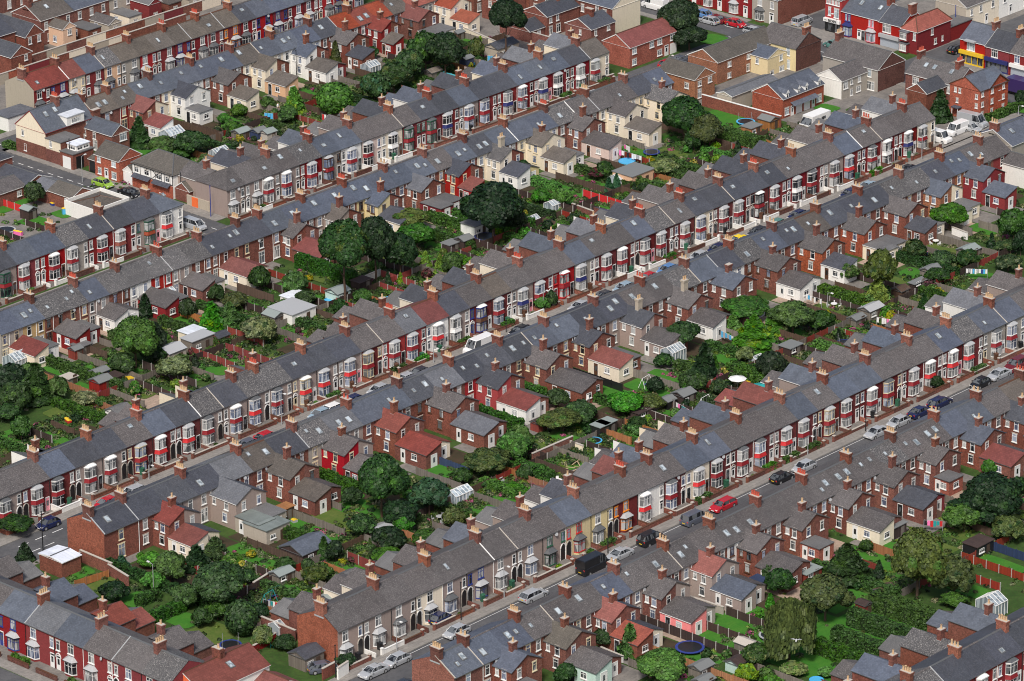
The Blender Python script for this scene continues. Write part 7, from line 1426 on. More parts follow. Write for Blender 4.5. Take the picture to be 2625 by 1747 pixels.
for tl, x, y, c_, k, rz, lab, s in [
 (B1, 1660, 485, 'silver', 'mpv', -PI/2, 'silver people carrier at the junction of the side street', 3.3357), (B1, 880, 125, 'green', 'hatch', -PI/2, 'lime green hatchback in the side street', 3.3357), (B1, 1110, 205, 'black', 'saloon', -PI/2, 'black car behind the low club roof', 3.3357),
 (D1, 410, 210, 'navy', 'small', PI, 'small dark blue car at the left end of the middle street', 3.3357), (A3, 1480, 505, 'grey', 'saloon', .0, 'blue-grey saloon outside the tan brick houses', 3.3357), (A3, 1375, 540, 'red', 'hatch', .0, 'red car beside the small lamp at the top', 3.3357),
 (A3, 1665, 110, 'blue', 'hatch', PI/2, 'blue car half hidden by the huge dark tree', 3.3357), (A3, 1730, 170, 'silver', 'hatch', PI/2, 'silver hatchback right of the huge dark tree', 3.3357), (A3, 1785, 155, 'darkred', 'saloon', PI/2, 'dark red saloon parked by the red houses', 3.3357), (A3, 1955, 193, 'red', 'hatch', -PI/2, 'deep red hatchback on the main road', 3.3357),
 (A3, 2110, 262, 'silver', 'hatch', -PI/2, 'white-silver hatchback at the mews junction', 3.3357), (A3, 1265, 45, 'white', 'bigvan', PI/2, 'white van left of the huge dark tree', 3.3357), (A4, 435, 178, 'silver', 'mpv', 0, 'silver people carrier beside the pub', 3.3357), (A4, 700, 375, 'teal', 'small', PI/2, 'small green car in front of the pub', 3.3357),
 (A4, 1760, 415, 'black', 'hatch', 0, 'black hatchback in the side road by the red corner house', 3.3357), (A4, 1760, 1110, 'white', 'van', PI, 'white van in the car park of the flats', 3.3357), (A4, 1875, 1085, 'silver', 'hatch', -PI/2, 'silver hatchback between two vans by the flats', 3.3357), (A4, 1895, 1045, 'silver', 'bigvan', -PI/2+.1, 'silver-grey van beside the flats', 3.3357),
 (A4, 1605, 1175, 'white', 'van', -PI/2, 'white van beside the last red bay house', 3.3357), (D2, 590, 1440, 'grey', 'hatch', -.5, 'blue-grey hatchback in the yard beside the brick end gable', 3.3357), (D3, 0, 0, '', '', 0, '', 1)]:
    if not lab: continue
    X, Y = atpx(tl, x, y, .7); car(lab, 'van' if 'van' in k else 'car', X, Y, rz, c_, k)
t = thing('motorhome', 'white motorhome parked behind the slate rear wing at the upper right', 'motorhome', (*atpx(A4, 545, 1035, 1.2), 0), PI)
link('body', MB().box(-2.9, 1.9, -1.05, 1.05, .45, 2.55, plain('white')).box(1.9, 2.9, -1.0, 1.0, .45, 1.25, plain('white')).mesh('body'), t); link('windscreen', MB().prism([(1.9, 1.25), (2.7, 1.25), (1.9, 2.2)], -.9, .9, lambda u, v, q: (u, q, v), glass('d')).mesh('windscreen'), t)
link('window', MB().box(-1.6, -.5, 1.051, 1.07, 1.5, 2.0, glass('d')).mesh('window'), t); link('window', MB().box(.2, 1.1, 1.051, 1.07, 1.5, 2.0, glass('d')).mesh('window'), t)
for sx in (-1.7, 1.9):
    for s in (-1, 1): link('wheel', _cache['wheel'], t, (sx, s*.92, .32))
t = thing('truck', 'dark purple box truck at the right edge of the main road', 'truck', (*at(2605, 222, 1.4), 0), PI/2)
link('box_body', MB().box(-2.6, 1.4, -1.1, 1.1, .75, 3.0, paint('purple')).mesh('box_body'), t); link('cab', MB().box(1.5, 2.9, -1.0, 1.0, .45, 1.9, paint('purple')).mesh('cab'), t)
for sx in (-1.7, 2.1):
    for s in (-1, 1): link('wheel', _cache['wheel'], t, (sx, s*.95, .32))

# ---------------------------------------------------------------- street furniture
def lamp(label, X, Y, rz=0, h=4.7, colr='steel'):
    t = thing('street_lamp', label, 'lamp post', (X, Y, 0), rz, 'street lamps'); P = plain(colr)
    link('column', cached(('lcol', h, colr), lambda: MB().tube((0, 0, 0), (0, 0, .9), .085, P, 8).tube((0, 0, .9), (0, 0, h), .055, P, 8, .045).mesh('column')), t)
    link('arm', cached(('larm', h, colr), lambda: MB().tube((0, 0, h), (0, -.65, h+.18), .035, P, 6).mesh('arm')), t)
    link('lantern', cached(('llan',), lambda: MB().box(-.11, .11, -.42, .0, 0, .13, plain('white')).mesh('lantern')), t, (0, -.62, h+.10))
for tl, x, y, h, c_, rz, lab in [(A1, 705, 1560, 4.4, 'steel', PI/2, 'lamp post on the side street by the modern brick house'), (C2, 240, 770, 4.9, 'steel', 0, 'pale lamp post at the left of the middle street'), (C1, 1275, 1235, 2.2, 'steel', 0, 'lamp post before the slate roof of the middle backs'),
     (C2, 1540, 240, 2.4, 'steel', 0, 'short looking lamp post by the railings'), (D2, 2143, 862, 4.7, 'steel', 0, 'lamp post before the dark canopied bay'), (D2, 1225, 1310, 4.2, 'steel', 0, 'lamp post by the white panelled front wall'), (B3, 310, 1230, 3.4, 'steel', 0, 'lamp post beside the two front garden trees'),
     (B3, 1360, 810, 3.8, 'steel', 0, 'lamp post among the white front walls'), (C4, 485, 1030, 3.0, 'steel', 0, 'lamp post by the bright front garden bush'), (A3, 137, 960, 3.0, 'steel', 0, 'lamp post in the upper street'), (A3, 1385, 560, 1.8, 'steel', 0, 'small lamp post by the red car at the top'),
     (A4, 1205, 1450, 3.6, 'steel', 0, 'lamp post before the last red bays'), (A4, 725, 340, 4.4, 'steel', PI, 'lamp post outside the pub'), (A4, 2287, 990, 1.7, 'steel', 0, 'sign-topped post by the hedge of the flats'), (B1, 625, 890, 2.2, 'steel', 0, 'lamp post in front of the short left row'), (A2, 575, 1560, 2.2, 'steel', 0, 'lamp post below the brown framed bay'),
     (A2, 2305, 950, 2.2, 'steel', 0, 'lamp post below the upper blue bay'), (D1, 1315, 830, 4.4, 'steel', PI, 'garden lamp post with white head at the lower left'), (B4, 655, 1200, 2.4, 'steel', 0, 'white disc light on a pole in the right gardens')]:
    X, Y = atpx(tl, x, y); lamp(lab, X, Y, rz, h, c_)
for tl, x, y, h, c_, lab in [(D1, 368, 450, 5.6, 'black', 'tall black pole before the pale blue garage roof'), (D2, 1775, 1050, 5.4, 'black', 'tall black pole before the paired arches'), (D2, 703, 1545, 4.6, 'black', 'tall black pole at the brick end gable'), (D3, 862, 480, 6.2, 'black', 'tall dark pole beside the silver car'),
     (C4, 980, 825, 5.8, 'black', 'tall dark pole beside the sunroof saloon'), (A1, 325, 900, 4.4, 'black', 'thin black pole before the first red gable row'), (A1, 600, 1420, 4.6, 'black', 'thin pole by the white garage door'), (B1, 1550, 280, 4.6, 'black', 'tall pole left of the orange gate'),
     (B1, 1803, 425, 5.2, 'blue', 'blue pole on the side street pavement'), (A4, 1745, 275, 4.8, 'blue', 'blue pole against the beige gable'), (A4, 1460, 1370, 4.2, 'steel', 'thin post by the cream end house'), (A2, 1850, 250, 5.5, 'brown', 'brown wooden pole in the upper yards'), (B2, 2160, 1415, 2.0, 'black', 'thin post before the blue framed house'),
     (A2, 368, 670, 5.0, 'black', 'black pole against the white back wing'), (A1, 140, 545, 4.4, 'timber', 'wooden pole in the far left yards')]:
    X, Y = atpx(tl, x, y); t = thing('pole', lab, 'pole', (X, Y, 0), 0, 'street poles'); link('shaft', MB().tube((0, 0, 0), (0, 0, h), .075, plain(c_), 8, .06).mesh('shaft'), t); link('cap', MB().box(-.08, .08, -.08, .08, h, h+.12, plain(c_)).mesh('cap'), t)

# front garden walls, one per front house
rowlab = {'1': 'far upper left street', '3': 'row beside half-timbered house', '3L': 'short left edge row', '5': 'long middle bay row', '7': 'lower bay row', '9': 'bottom right bay row'}
for row, x0, x1 in (('3', 5.6, 97.5), ('3L', -60, -3.9), ('5', -118, 106), ('7', -99, 70), ('1', 17, 110), ('9', -90, 0)):
    Yf = ROWY[row]-HN; rect('front_yards', 'paved strip of front yards', x0, x1, Yf-2.3, Yf+.5, .014, YARD)
WHITEW = {('5', 22), ('5', 27), ('5', 28), ('5', 31), ('5', 38), ('3', 7), ('3', 8), ('3', 1), ('3L', 3), ('3L', 5), ('5', 36), ('5', 34), ('5', 33), ('7', 1), ('5', 2)}
for row, a, b_, Yf, mir, code, i in fronts:
    if not inview((a+b_)/2, Yf-2, 0, 60) or row in '19' and row == '9': continue
    w_ = b_-a; t = thing('garden_wall', f'{"white" if (row, i) in WHITEW else "low brick"} front wall, {nth(i)} house from left, {rowlab[row]}', 'garden wall', (a, Yf-2.15, 0), 0, 'front garden walls'); wh = (row, i) in WHITEW
    m = wall_mat('w' if wh else rng.choice('bbdda')) ; h = rng.uniform(.55, .8); cp = plain('white' if wh else rng.choice(['stone', 'brown', 'brown']))
    gx = (w_-.58, .55) if not mir else (.58, .55); g0, g1 = max(.12, gx[0]-gx[1]), min(w_-.12, gx[0]+gx[1])
    runs = [(0.0, g0)] if not mir else [(g1, w_)]
    for r0, r1 in runs:
        link('front_panel', MB().box(r0, r1, -.10, .10, 0, h, m, 'u').mesh('front_panel'), t); link('coping', MB().box(r0, r1, -.13, .13, h, h+.07, cp, 'u').mesh('coping'), t)
    if not mir: link('side_panel', MB().box(-.1, .1, .1, 2.1, 0, h, m, 'u').mesh('side_panel'), t); link('coping', MB().box(-.12, .12, .131, 2.1, h, h+.07, cp, 'u').mesh('coping'), t)
    else: link('side_panel', MB().box(.0, .18, .1, 2.1, 0, h*.9, m, 'u').mesh('side_panel'), t)
    pr = cached(('pier', wh), lambda: MB().box(-.17, .17, -.17, .17, 0, .95, wall_mat('w' if wh else 'b'), 'u').box(-.21, .21, -.21, .21, .952, 1.05, plain('white' if wh else 'stone')).mesh('pier'))
    link('pier', pr, t, ((g0 if not mir else g1), 0, 0))
    z = rng.random(); cx = a+(w_*.35 if not mir else w_*.65)
    if z < .16 and row in '357': hedge(f'front hedge, {nth(i)} house from left, {rowlab[row]}', a+.3, Yf-1.75, a+w_*.62, Yf-1.75, .7, .95, rng.choice('hgm'), 'front garden hedges')
    elif z < .42 and row in '3573L':
        kk = rng.randrange(len(SHK)); c1, c2, nm = SHK[kk]; r = rng.uniform(.35, .62); o = link('shrub', crown_mesh('bush', c1, rng.randrange(1, 5), 420, .16, c2), None, (cx, Yf-1.45, r*.6), rng.uniform(0, 6)); o.scale = (r, r, r)
        tag(o, f'{nm} front shrub, {nth(i)} house from left, {rowlab[row]}', 'shrub', 'front garden shrubs')
    if rng.random() < .34 and row in '357':
        bc, bn = rng.choice([('green', 'green'), ('green', 'green'), ('brown', 'brown'), ('black', 'black')]); t = thing('wheelie_bin', f'{bn} wheelie bin, {nth(i)} house from left, {rowlab[row]}', 'bin', (a+(w_*.6 if not mir else w_*.42), Yf-.75, .014), rng.uniform(-.5, .5), 'front garden bins')
        link('body', cached(('bin', bc), lambda: MB().prism([(-.24, 0), (.24, 0), (.29, .92), (-.29, .92)], -.26, .26, lambda u, v, q: (q, u, v), plain(bc)).mesh('body')), t); link('lid', cached(('lid', bc), lambda: MB().prism([(-.32, .93), (.32, .93), (.30, 1.02), (-.20, 1.04)], -.29, .29, lambda u, v, q: (q, u, v), plain(bc)).mesh('lid')), t)
rect('front_yards', 'paved strip of front yards at the bottom left', -125.8, -123.0, -50, 12, .014, YARD)
for k in range(10):
    y = -1.6-k*5.3; t = thing('garden_wall', f'low brick front wall, {nth(k)} along from left, {WH["10"]}', 'garden wall', (-125.6, y, 0), -PI/2, 'front garden walls'); m = wall_mat('d')
    link('front_panel', MB().box(0, 3.9, -.1, .1, 0, .6, m, 'u').mesh('front_panel'), t); link('coping', MB().box(0, 3.9, -.13, .13, .6, .68, plain('brown'), 'u').mesh('coping'), t)
    if k in (1, 3, 5, 6): hedge(f'small hedge behind front wall, {nth(k)} along from left, {WH["10"]}', -125.1, y-.4, -125.1, y-3.2, .6, .9, 'hm'[k % 2])
# ---------------------------------------------------------------- sheds and garden things
def shed(label, tl, x, y, w_, d, h, rf, wl, kind='shed', rz=0, flat=False):
    X, Y = atpx(tl, x, y, h); t = thing(kind, label, kind.replace('_', ' '), (X, Y, 0), rz, 'garden sheds'); a, c = w_/2, d/2; M = plain(wl) if wl in PLAIN else wall_mat(wl); ri = 0 if flat else min(w_, d)*.20
    ax = w_ >= d
    b = MB()
    b.face([(-a, -c, 0), (a, -c, 0), (a, -c, h)]+([] if ax or flat else [(0, -c, h+ri)])+[(-a, -c, h)], M); b.face([(a, c, 0), (-a, c, 0), (-a, c, h)]+([] if ax or flat else [(0, c, h+ri)])+[(a, c, h)], M)
    b.face([(-a, c, 0), (-a, -c, 0), (-a, -c, h)]+([(-a, 0, h+ri)] if ax and not flat else [])+[(-a, c, h)], M); b.face([(a, -c, 0), (a, c, 0), (a, c, h)]+([(a, 0, h+ri)] if ax and not flat else [])+[(a, -c, h)], M)
    link('walls', b.mesh('walls'), t); r = MB(); RM = plain(rf) if rf in PLAIN else roof_mat(rf)
    if flat: r.box(-a-.15, a+.15, -c-.15, c+.15, h+.004, h+.10, RM)
    else: roof_poly(r, RM, -a, a, -c, c, h+.03, ri, 'x' if ax else 'y', o=.14, edge=plain('darklead'), vo=.14)
    link('roof', r.mesh('roof'), t)
    link('door', cached(('sdoor', wl), lambda: MB().box(-.36, .36, -.04, 0, .02, 1.45, plain('timber') if wl not in ('timber', 'darkwood') else plain('greywood'), 'b').mesh('door')), t, (a*.35, -c, 0))
    if w_ > 2.6: window(t, -a*.45, -c, .7, min(1.0, w_*.3), .6, 'white', 'd', 0, False)
    return t
def greenhouse(label, tl, x, y, w_, d, h, rz=0, name='greenhouse'):
    X, Y = atpx(tl, x, y, h); t = thing(name, label, name, (X, Y, 0), rz); a, c = w_/2, d/2; ri = d*.28; Wm = plain('white'); b = MB()
    for k in range(int(w_/.7)+2):
        xx = -a+w_*k/(int(w_/.7)+1)
        for s in (-1, 1): b.tube((xx, s*c, 0), (xx, s*c, h), .045, Wm, 4); b.tube((xx, s*c, h), (xx, 0, h+ri), .045, Wm, 4)
    for s in (-1, 1): b.tube((-a, s*c, h), (a, s*c, h), .06, Wm, 4)
    b.tube((-a, 0, h+ri), (a, 0, h+ri), .06, Wm, 4); link('frame', b.mesh('frame'), t)
    g = MB(); G = glass('s')
    for s in (-1, 1): g.face([(-a, s*c*.98, .05), (a, s*c*.98, .05), (a, s*c*.98, h), (-a, s*c*.98, h)], G); g.face([(-a, s*c*.98, h), (a, s*c*.98, h), (a, 0, h+ri-.02), (-a, 0, h+ri-.02)], G)
    for s in (-1, 1): g.face([(s*a*.99, -c*.98, .05), (s*a*.99, c*.98, .05), (s*a*.99, c*.98, h), (s*a*.99, 0, h+ri-.02), (s*a*.99, -c*.98, h)], G)
    link('glazing', g.mesh('glazing'), t); return t
for q in [
 ('two-tone grey felt shed behind the brown gardens, upper left', A1, 2060, 1115, 2.6, 2.0, 1.5, 'feltg', 'greywood'), ('grey shed left of the pale twin shed, upper left', A1, 2210, 1110, 2.2, 2.0, 1.5, 'felt', 'bluewood'), ('pale cream-green shed, upper left', A1, 2290, 1120, 2.2, 2.0, 1.5, 'feltg', 'stone'),
 ('weathered shed beside the turquoise fence', A2, 1535, 600, 2.6, 1.9, 1.6, 'greywood', 'greywood'), ('tall dark purple framed shed with grey roof', A2, 1820, 490, 2.0, 1.6, 2.3, 'felt', 'bluewood'), ('cream outbuilding with dark tiled roof beside the lane wall', A2, 2120, 375, 5.4, 3.2, 2.0, 'D', 'v'), ('small dark shed by the cream garden wall', A2, 1750, 270, 1.8, 1.5, 1.5, 'felt', 'timber'),
 ('cream garage with flat grey roof and white doors', A3, 1080, 1455, 5.4, 4.2, 2.1, 'felt', 'h', 'garage', 0, True), ('orange timber summerhouse with grey roof, right one', A3, 2235, 1010, 2.4, 2.6, 1.7, 'felt', 'orangewood', 'summerhouse'), ('orange timber summerhouse with flat roof, left one', A3, 2090, 1075, 2.8, 2.2, 1.6, 'felt', 'orangewood', 'summerhouse', 0, True),
 ('pale green double shed in the upper gardens', B2, 720, 1045, 2.8, 2.6, 1.7, 'feltg', 'e'), ('large white garage with ribbed grey metal roof', B2, 330, 1190, 5.0, 5.0, 1.9, 'lead', 'w', 'garage', 0, True), ('grey-green shed behind the pale grey fence', B2, 175, 1245, 2.4, 2.6, 1.6, 'feltg', 'greywood'), ('white roofed shed beside the ribbed metal roof', B2, 340, 1085, 3.4, 2.2, 1.5, 'W', 'w', 'shed', 0, True),
 ('dark shed with grey felt roof, right of a pair', B2, 1800, 600, 2.2, 2.0, 1.8, 'felt', 'darkwood'), ('low dark shed with grey felt roof, left of a pair', B2, 1685, 640, 2.4, 1.8, 1.4, 'felt', 'darkwood', 'shed', 0, True), ('dark low shed by the white curved wall', B2, 920, 960, 2.6, 2.0, 1.3, 'darkwood', 'darkwood', 'shed', 0, True), ('flat white-edged garage under the huge dark tree', B2, 1890, 470, 3.2, 3.0, 1.8, 'F', 'w', 'garage', 0, True),
 ('teal roofed lean-to beside the red fence', B3, 1080, 275, 3.0, 1.8, 1.5, 'teal', 'greywood', 'shed', 0, True), ('brown shed with pale grey roof at the left edge', B1, 243, 345, 1.9, 2.0, 1.7, 'feltg', 'darkwood'), ('white roofed garden room', B1, 1640, 1390, 3.2, 2.6, 1.8, 'W', 'c', 'shed', 0, True), ('garden room with pale blue ribbed roof', B1, 1690, 1440, 4.6, 2.4, 2.0, 'lead', 's', 'summerhouse', 0, True),
 ('red shed with dark roof', B1, 1880, 1425, 2.2, 1.9, 1.7, 'D', 'redwood'), ('pavilion with pale hipped metal roof', C1, 1460, 110, 3.4, 3.0, 1.9, 'lead', 'v', 'summerhouse'), ('small orange-red shed with grey roof', C1, 645, 105, 1.6, 1.5, 1.6, 'felt', 'redwood'), ('flat grey roofed store behind the white extension', C1, 695, 75, 2.4, 2.0, 1.4, 'F', 'greywood', 'shed', 0, True),
 ('shed with blue-grey roof above the red shed, left gardens', C1, 850, 295, 2.4, 1.7, 1.5, 'felt', 'bluewood'), ('red walled shed with grey felt roof and ladder', C1, 860, 370, 2.6, 2.2, 1.7, 'felt', 'redwood'), ('dark glazed cabin beside the blue tarpaulin', C1, 965, 345, 2.6, 2.0, 1.4, 'darkwood', 'greywood', 'shed', 0, True), ('small pinkish roofed shed in the left gardens', C1, 590, 350, 1.8, 1.8, 1.0, 'patio' if False else 'stone', 'greywood', 'shed', 0, True),
 ('grey roofed garden pavilion with white windows', C1, 1015, 625, 3.0, 2.4, 1.7, 'F', 'w', 'summerhouse'), ('open pergola with orange brown roof', C2, 250, 1470, 2.8, 1.6, 1.7, 'orangewood', 'timber', 'pergola', 0, True), ('black cabin with two pale grey roofs', C3, 800, 760, 2.2, 1.8, 1.8, 'feltg', 'black', 'shed', 0, True), ('pale grey roofed shelter behind the black cabin', C3, 850, 735, 2.4, 1.8, 1.8, 'feltg', 'darkwood', 'shed', 0, True),
 ('dark red shed with grey-green felt roof', C3, 1510, 485, 2.7, 2.3, 1.7, 'felt', 'darkwood'), ('dark shed left of the dark red shed', C3, 1370, 540, 1.8, 1.8, 1.4, 'felt', 'black'), ('long low dark shed beside the brick garden wall', C3, 1150, 635, 3.2, 1.8, 1.2, 'darkwood', 'darkwood', 'shed', 0, True), ('small red door shed below the bright red wing', C3, 270, 730, 1.8, 1.6, 1.4, 'darkwood', 'redwood'),
 ('pitched grey-green felt shed near the far trees', B4, 1860, 690, 3.0, 2.4, 1.3, 'feltg', 'greywood'), ('dark felt roofed shed below the patio chairs', B4, 1540, 860, 2.8, 2.2, 1.3, 'felt', 'greywood'), ('long flat dark shed in the right gardens', B4, 1430, 970, 3.2, 1.2, 1.0, 'felt', 'darkwood', 'shed', 0, True), ('shed with sloping grey roof and orange door', B4, 1030, 1190, 3.4, 2.2, 1.7, 'lead', 'greywood'),
 ('small grey felt shed left of the orange door shed', B4, 905, 1275, 2.4, 1.7, 1.2, 'felt', 'greywood'), ('brown shed at the foot of the lime conifer', B4, 1280, 1030, 2.0, 2.0, 1.3, 'timber', 'timber'), ('dark low shed left of the feathery hedge', C4, 340, 80, 2.8, 2.2, 1.4, 'felt', 'darkwood', 'shed', 0, True), ('small grey-green felt roofed shed above the patio walls', D2, 240, 625, 2.8, 1.9, 1.5, 'feltg', 'greywood'),
 ('small timber shed with grey roof near the end gable', D2, 370, 885, 2.0, 1.7, 1.4, 'felt', 'orangewood'), ('grey roofed shed behind the small slate wing', D2, 650, 835, 2.0, 1.9, 1.2, 'feltg', 'greywood'), ('dark green shed decorated with flowers', D2, 815, 640, 1.7, 1.6, 2.0, 'F', 'green'), ('curved grey metal shed in the dark trees', D2, 1090, 255, 2.6, 2.4, 1.6, 'steel', 'steel'), ('black timber garage with large grey roof', D2, 445, 395, 5.6, 4.4, 1.7, 'S', 'darkwood', 'garage'),
 ('flat-roofed brick garden building with round skylight', D2, 110, 205, 4.4, 4.4, 2.1, 'L', 'v', 'outbuilding', 0, True), ('grey roofed garden house with white glazed doors', D2, 450, 1310, 3.4, 3.0, 1.9, 'D', 'greywood', 'summerhouse'), ('grey felt shed at the bottom by the brown fences', D3, 1660, 1425, 2.7, 2.0, 1.5, 'felt', 'greywood'), ('dark roofed blue-green shed at the bottom', D3, 1965, 1385, 2.2, 2.0, 1.4, 'darkwood', 'e'),
 ('grey shed cut by the bottom edge', D3, 1680, 1545, 2.4, 1.8, 1.2, 'felt', 'greywood'), ('white roofed shed beside the brown fence end', D3, 2050, 1230, 1.9, 2.6, 1.1, 'stone', 'greywood'), ('long red shed with pale grey roof', D4, 490, 610, 3.2, 2.0, 1.3, 'feltg', 'redwood', 'shed', 0, True), ('low brown roofed store in the lower right gardens', D4, 1140, 765, 2.6, 1.4, .9, 'timber', 'darkwood'),
 ('small red-brown shed with pale door between hedges', D4, 965, 890, 1.5, 1.6, 1.5, 'darkwood', 'redwood'), ('lean-to carport with grey roof and white edge', D4, 1225, 215, 2.6, 2.2, 1.7, 'felt', 'darkwood', 'carport', 0, True), ('black cabin with three white notices', D4, 1945, 370, 3.6, 2.4, 1.7, 'darkwood', 'black', 'summerhouse', 0, True), ('low dark blue roofed shelter by the upper bottom wall', D3, 2130, 705, 3.0, 2.0, 1.4, 'bluewood', 'darkwood', 'shed', 0, True)]:
    shed(*q)
for q in [('green glass greenhouse behind the half-timbered house', A1, 1870, 1285, 3.0, 1.8, 1.2), ('white framed conservatory with hipped glass roof', A1, 1470, 1130, 3.4, 3.0, 1.7, 0, 'conservatory'), ('white conservatory with white panel roof', A2, 1000, 555, 2.6, 2.4, 1.7, 0, 'conservatory'), ('white conservatory beside the red painted house', B1, 1380, 1060, 3.6, 2.6, 1.7, 0, 'conservatory'),
          ('white conservatory with bright roof at the left edge', C1, 145, 180, 3.2, 2.8, 1.7, 0, 'conservatory'), ('plastic covered greenhouse in the lower middle gardens', C2, 1755, 1335, 3.4, 2.2, 1.3), ('small greenhouse beside the long upper gardens', B3, 210, 435, 2.2, 1.7, 1.2), ('greenhouse with pale roof behind the huge dark tree', B3, 90, 100, 2.6, 2.2, 1.3), ('polytunnel-like greenhouse beside the bright tree', B3, 400, 300, 2.6, 2.0, 1.0),
          ('greenhouse beside the cream garage', A3, 960, 1510, 2.8, 2.4, 1.3), ('white pergola conservatory in the middle gardens', C3, 1420, 115, 3.0, 2.4, 1.9, 0, 'conservatory'), ('greenhouse behind the brick end gable', D2, 270, 1050, 4.2, 2.0, 1.2), ('white glass lean-to between the slate wings bottom right', D4, 2060, 870, 2.6, 3.2, 1.9, 0, 'conservatory'), ('small clear greenhouse left of the far hedge', C4, 50, 190, 1.8, 1.4, .9)]:
    greenhouse(*q)
def trampoline(label, tl, x, y, r, colr, net=False):
    X, Y = atpx(tl, x, y, .5); t = thing('trampoline', label, 'trampoline', (X, Y, 0), 0, 'garden trampolines'); n = 20; b = MB(); rg = MB(); P = lambda q, z, k: (q*math.cos(2*math.pi*k/n), q*math.sin(2*math.pi*k/n), z)
    b.face([P(r*.84, .50, k) for k in range(n)], plain('black'))
    for k in range(n): rg.face([P(r*.82, .53, k), P(r, .53, k), P(r, .53, k+1), P(r*.82, .53, k+1)], plain(colr)); rg.face([P(r, .53, k), P(r, .45, k), P(r, .45, k+1), P(r, .53, k+1)], plain(colr))
    link('mat', b.mesh('mat'), t); link('pad', rg.mesh('pad'), t)
    for k in range(0, n, 5): link('leg', cached(('tleg', net), lambda: MB().tube((0, 0, 0), (0, 0, 1.7 if net else .48), .03, plain('steel'), 5).mesh('leg')), t, P(r*.95, 0, k))
for q in [('blue edged trampoline beside the dark brown fence', D3, 1562, 1275, 1.9, 'blue'), ('grey-blue trampoline beside the weeping willow', D3, 2250, 1170, 1.5, 'lead'), ('pale blue ringed pool beside the black cabin fence', C3, 742, 898, 1.2, 'sky'), ('blue trampoline with net near the washing', A3, 1235, 1300, 1.4, 'blue', True), ('bright blue ringed trampoline with net on the upper lawn', A3, 2040, 1040, 1.6, 'sky', True),
          ('turquoise edged trampoline in the upper gardens', B2, 1190, 1130, 1.6, 'sky'), ('blue trampoline with net at the lower left', D1, 1970, 1255, 1.5, 'blue', True), ('dark trampoline with net by the low hedge', C3, 262, 1330, 1.3, 'navy', True), ('dark blue trampoline in the right gardens', B4, 805, 1500, 1.4, 'navy', True), ('grey trampoline at the left edge', B1, 50, 530, 1.6, 'lead'), ('dark blue net trampoline by the cream extension', B2, 1980, 590, 1.8, 'navy', True)]: trampoline(*q)
def pool(label, tl, x, y, r, colr='sky'):
    X, Y = atpx(tl, x, y, .4); t = thing('paddling_pool', label, 'paddling pool', (X, Y, 0)); link('side', MB().cyl(0, 0, 0, .55, r, r*.94, plain(colr), 16, False).mesh('side'), t); link('water', MB().face([(r*.94*math.cos(k*PI/8), r*.94*math.sin(k*PI/8), .48) for k in range(16)], plain('sky')).mesh('water'), t)
pool('bright blue paddling pool below the fabric washing', A3, 1025, 1382, 1.5); pool('small blue pool beside the pale green shed', B2, 645, 1135, .8, 'navy'); pool('small blue pool behind the upper row', A1, 1775, 1400, .9)
WC = {'w': 'white', 'b': 'blue', 'p': 'pinkf', 't': 'teal', 's': 'sky', 'r': 'redb', 'k': 'black', 'l': 'lead', 'o': 'orange'}
def washing(label, tl, xa, ya, xb, yb, pat):
    p, q = atpx(tl, xa, ya, 1.4), atpx(tl, xb, yb, 1.4); L = math.hypot(q[0]-p[0], q[1]-p[1]); t = thing('washing_line', label, 'washing line', (p[0], p[1], 0), math.atan2(q[1]-p[1], q[0]-p[0]), 'washing lines')
    for X in (0, L): link('post', cached('wpost', lambda: MB().tube((0, 0, 0), (0, 0, 1.75), .04, plain('steel'), 5).mesh('post')), t, (X, 0, 0))
    link('line', MB().tube((0, 0, 1.7), (L, 0, 1.62), .012, plain('white'), 4).mesh('line'), t); n = len(pat)
    for k, c_ in enumerate(pat):
        if c_ == '.': continue
        w_ = L/n*.42; h = rng.uniform(.55, 1.0); xx = (k+.5)*L/n; o = link('laundry', MB().box(xx-w_, xx+w_, -.03, .03, 1.64-h, 1.64, plain(WC[c_])).mesh('laundry'), t)
for q in [('long line of white washing on the upper lawn', B2, 1545, 370, 1780, 455, 'ww.w.www.w.w'), ('line of coloured clothes beside the red fence', A3, 935, 1290, 1150, 1350, 'lpw.k.wwlw'), ('line of pink and teal clothes', C3, 1445, 590, 1620, 685, 'wp.tt.pwwlw'), ('far line of white and pale blue washing', B4, 1840, 880, 2022, 885, 'wlwswlwbsw'),
          ('white washing over the orange fence', B4, 1075, 1295, 1245, 1320, 'w.wwpwsw'), ('white washing beside the pale patio', B4, 470, 1100, 605, 1140, 'wsw.wk.w'), ('pale blue washing beside the white extension', B3, 1830, 1410, 1935, 1460, 'slslsw'), ('row of mixed dark washing by the climbing frame', D2, 85, 885, 285, 925, 'kkltwrlbtk'), ('short line of white washing behind the brick extension', C3, 620, 515, 700, 525, 'w.ww'),
          ('blue and white washing near the birch', B4, 965, 855, 1030, 880, 'wkbw'), ('two turquoise towels on a line at the upper left', A1, 2260, 980, 2335, 985, 'sss'), ('bright blue towels by the toys', A2, 2000, 490, 2100, 500, 'ss.b'), ('orange and white clothes in the pale upper garden', A2, 585, 990, 660, 1005, 'rw.w'), ('colourful clothes at the right edge gardens', D4, 1480, 205, 1640, 215, 'kprttr'), ('white towels near the pergola fence', A3, 1000, 1250, 1050, 1270, 'pww')]: washing(*q)
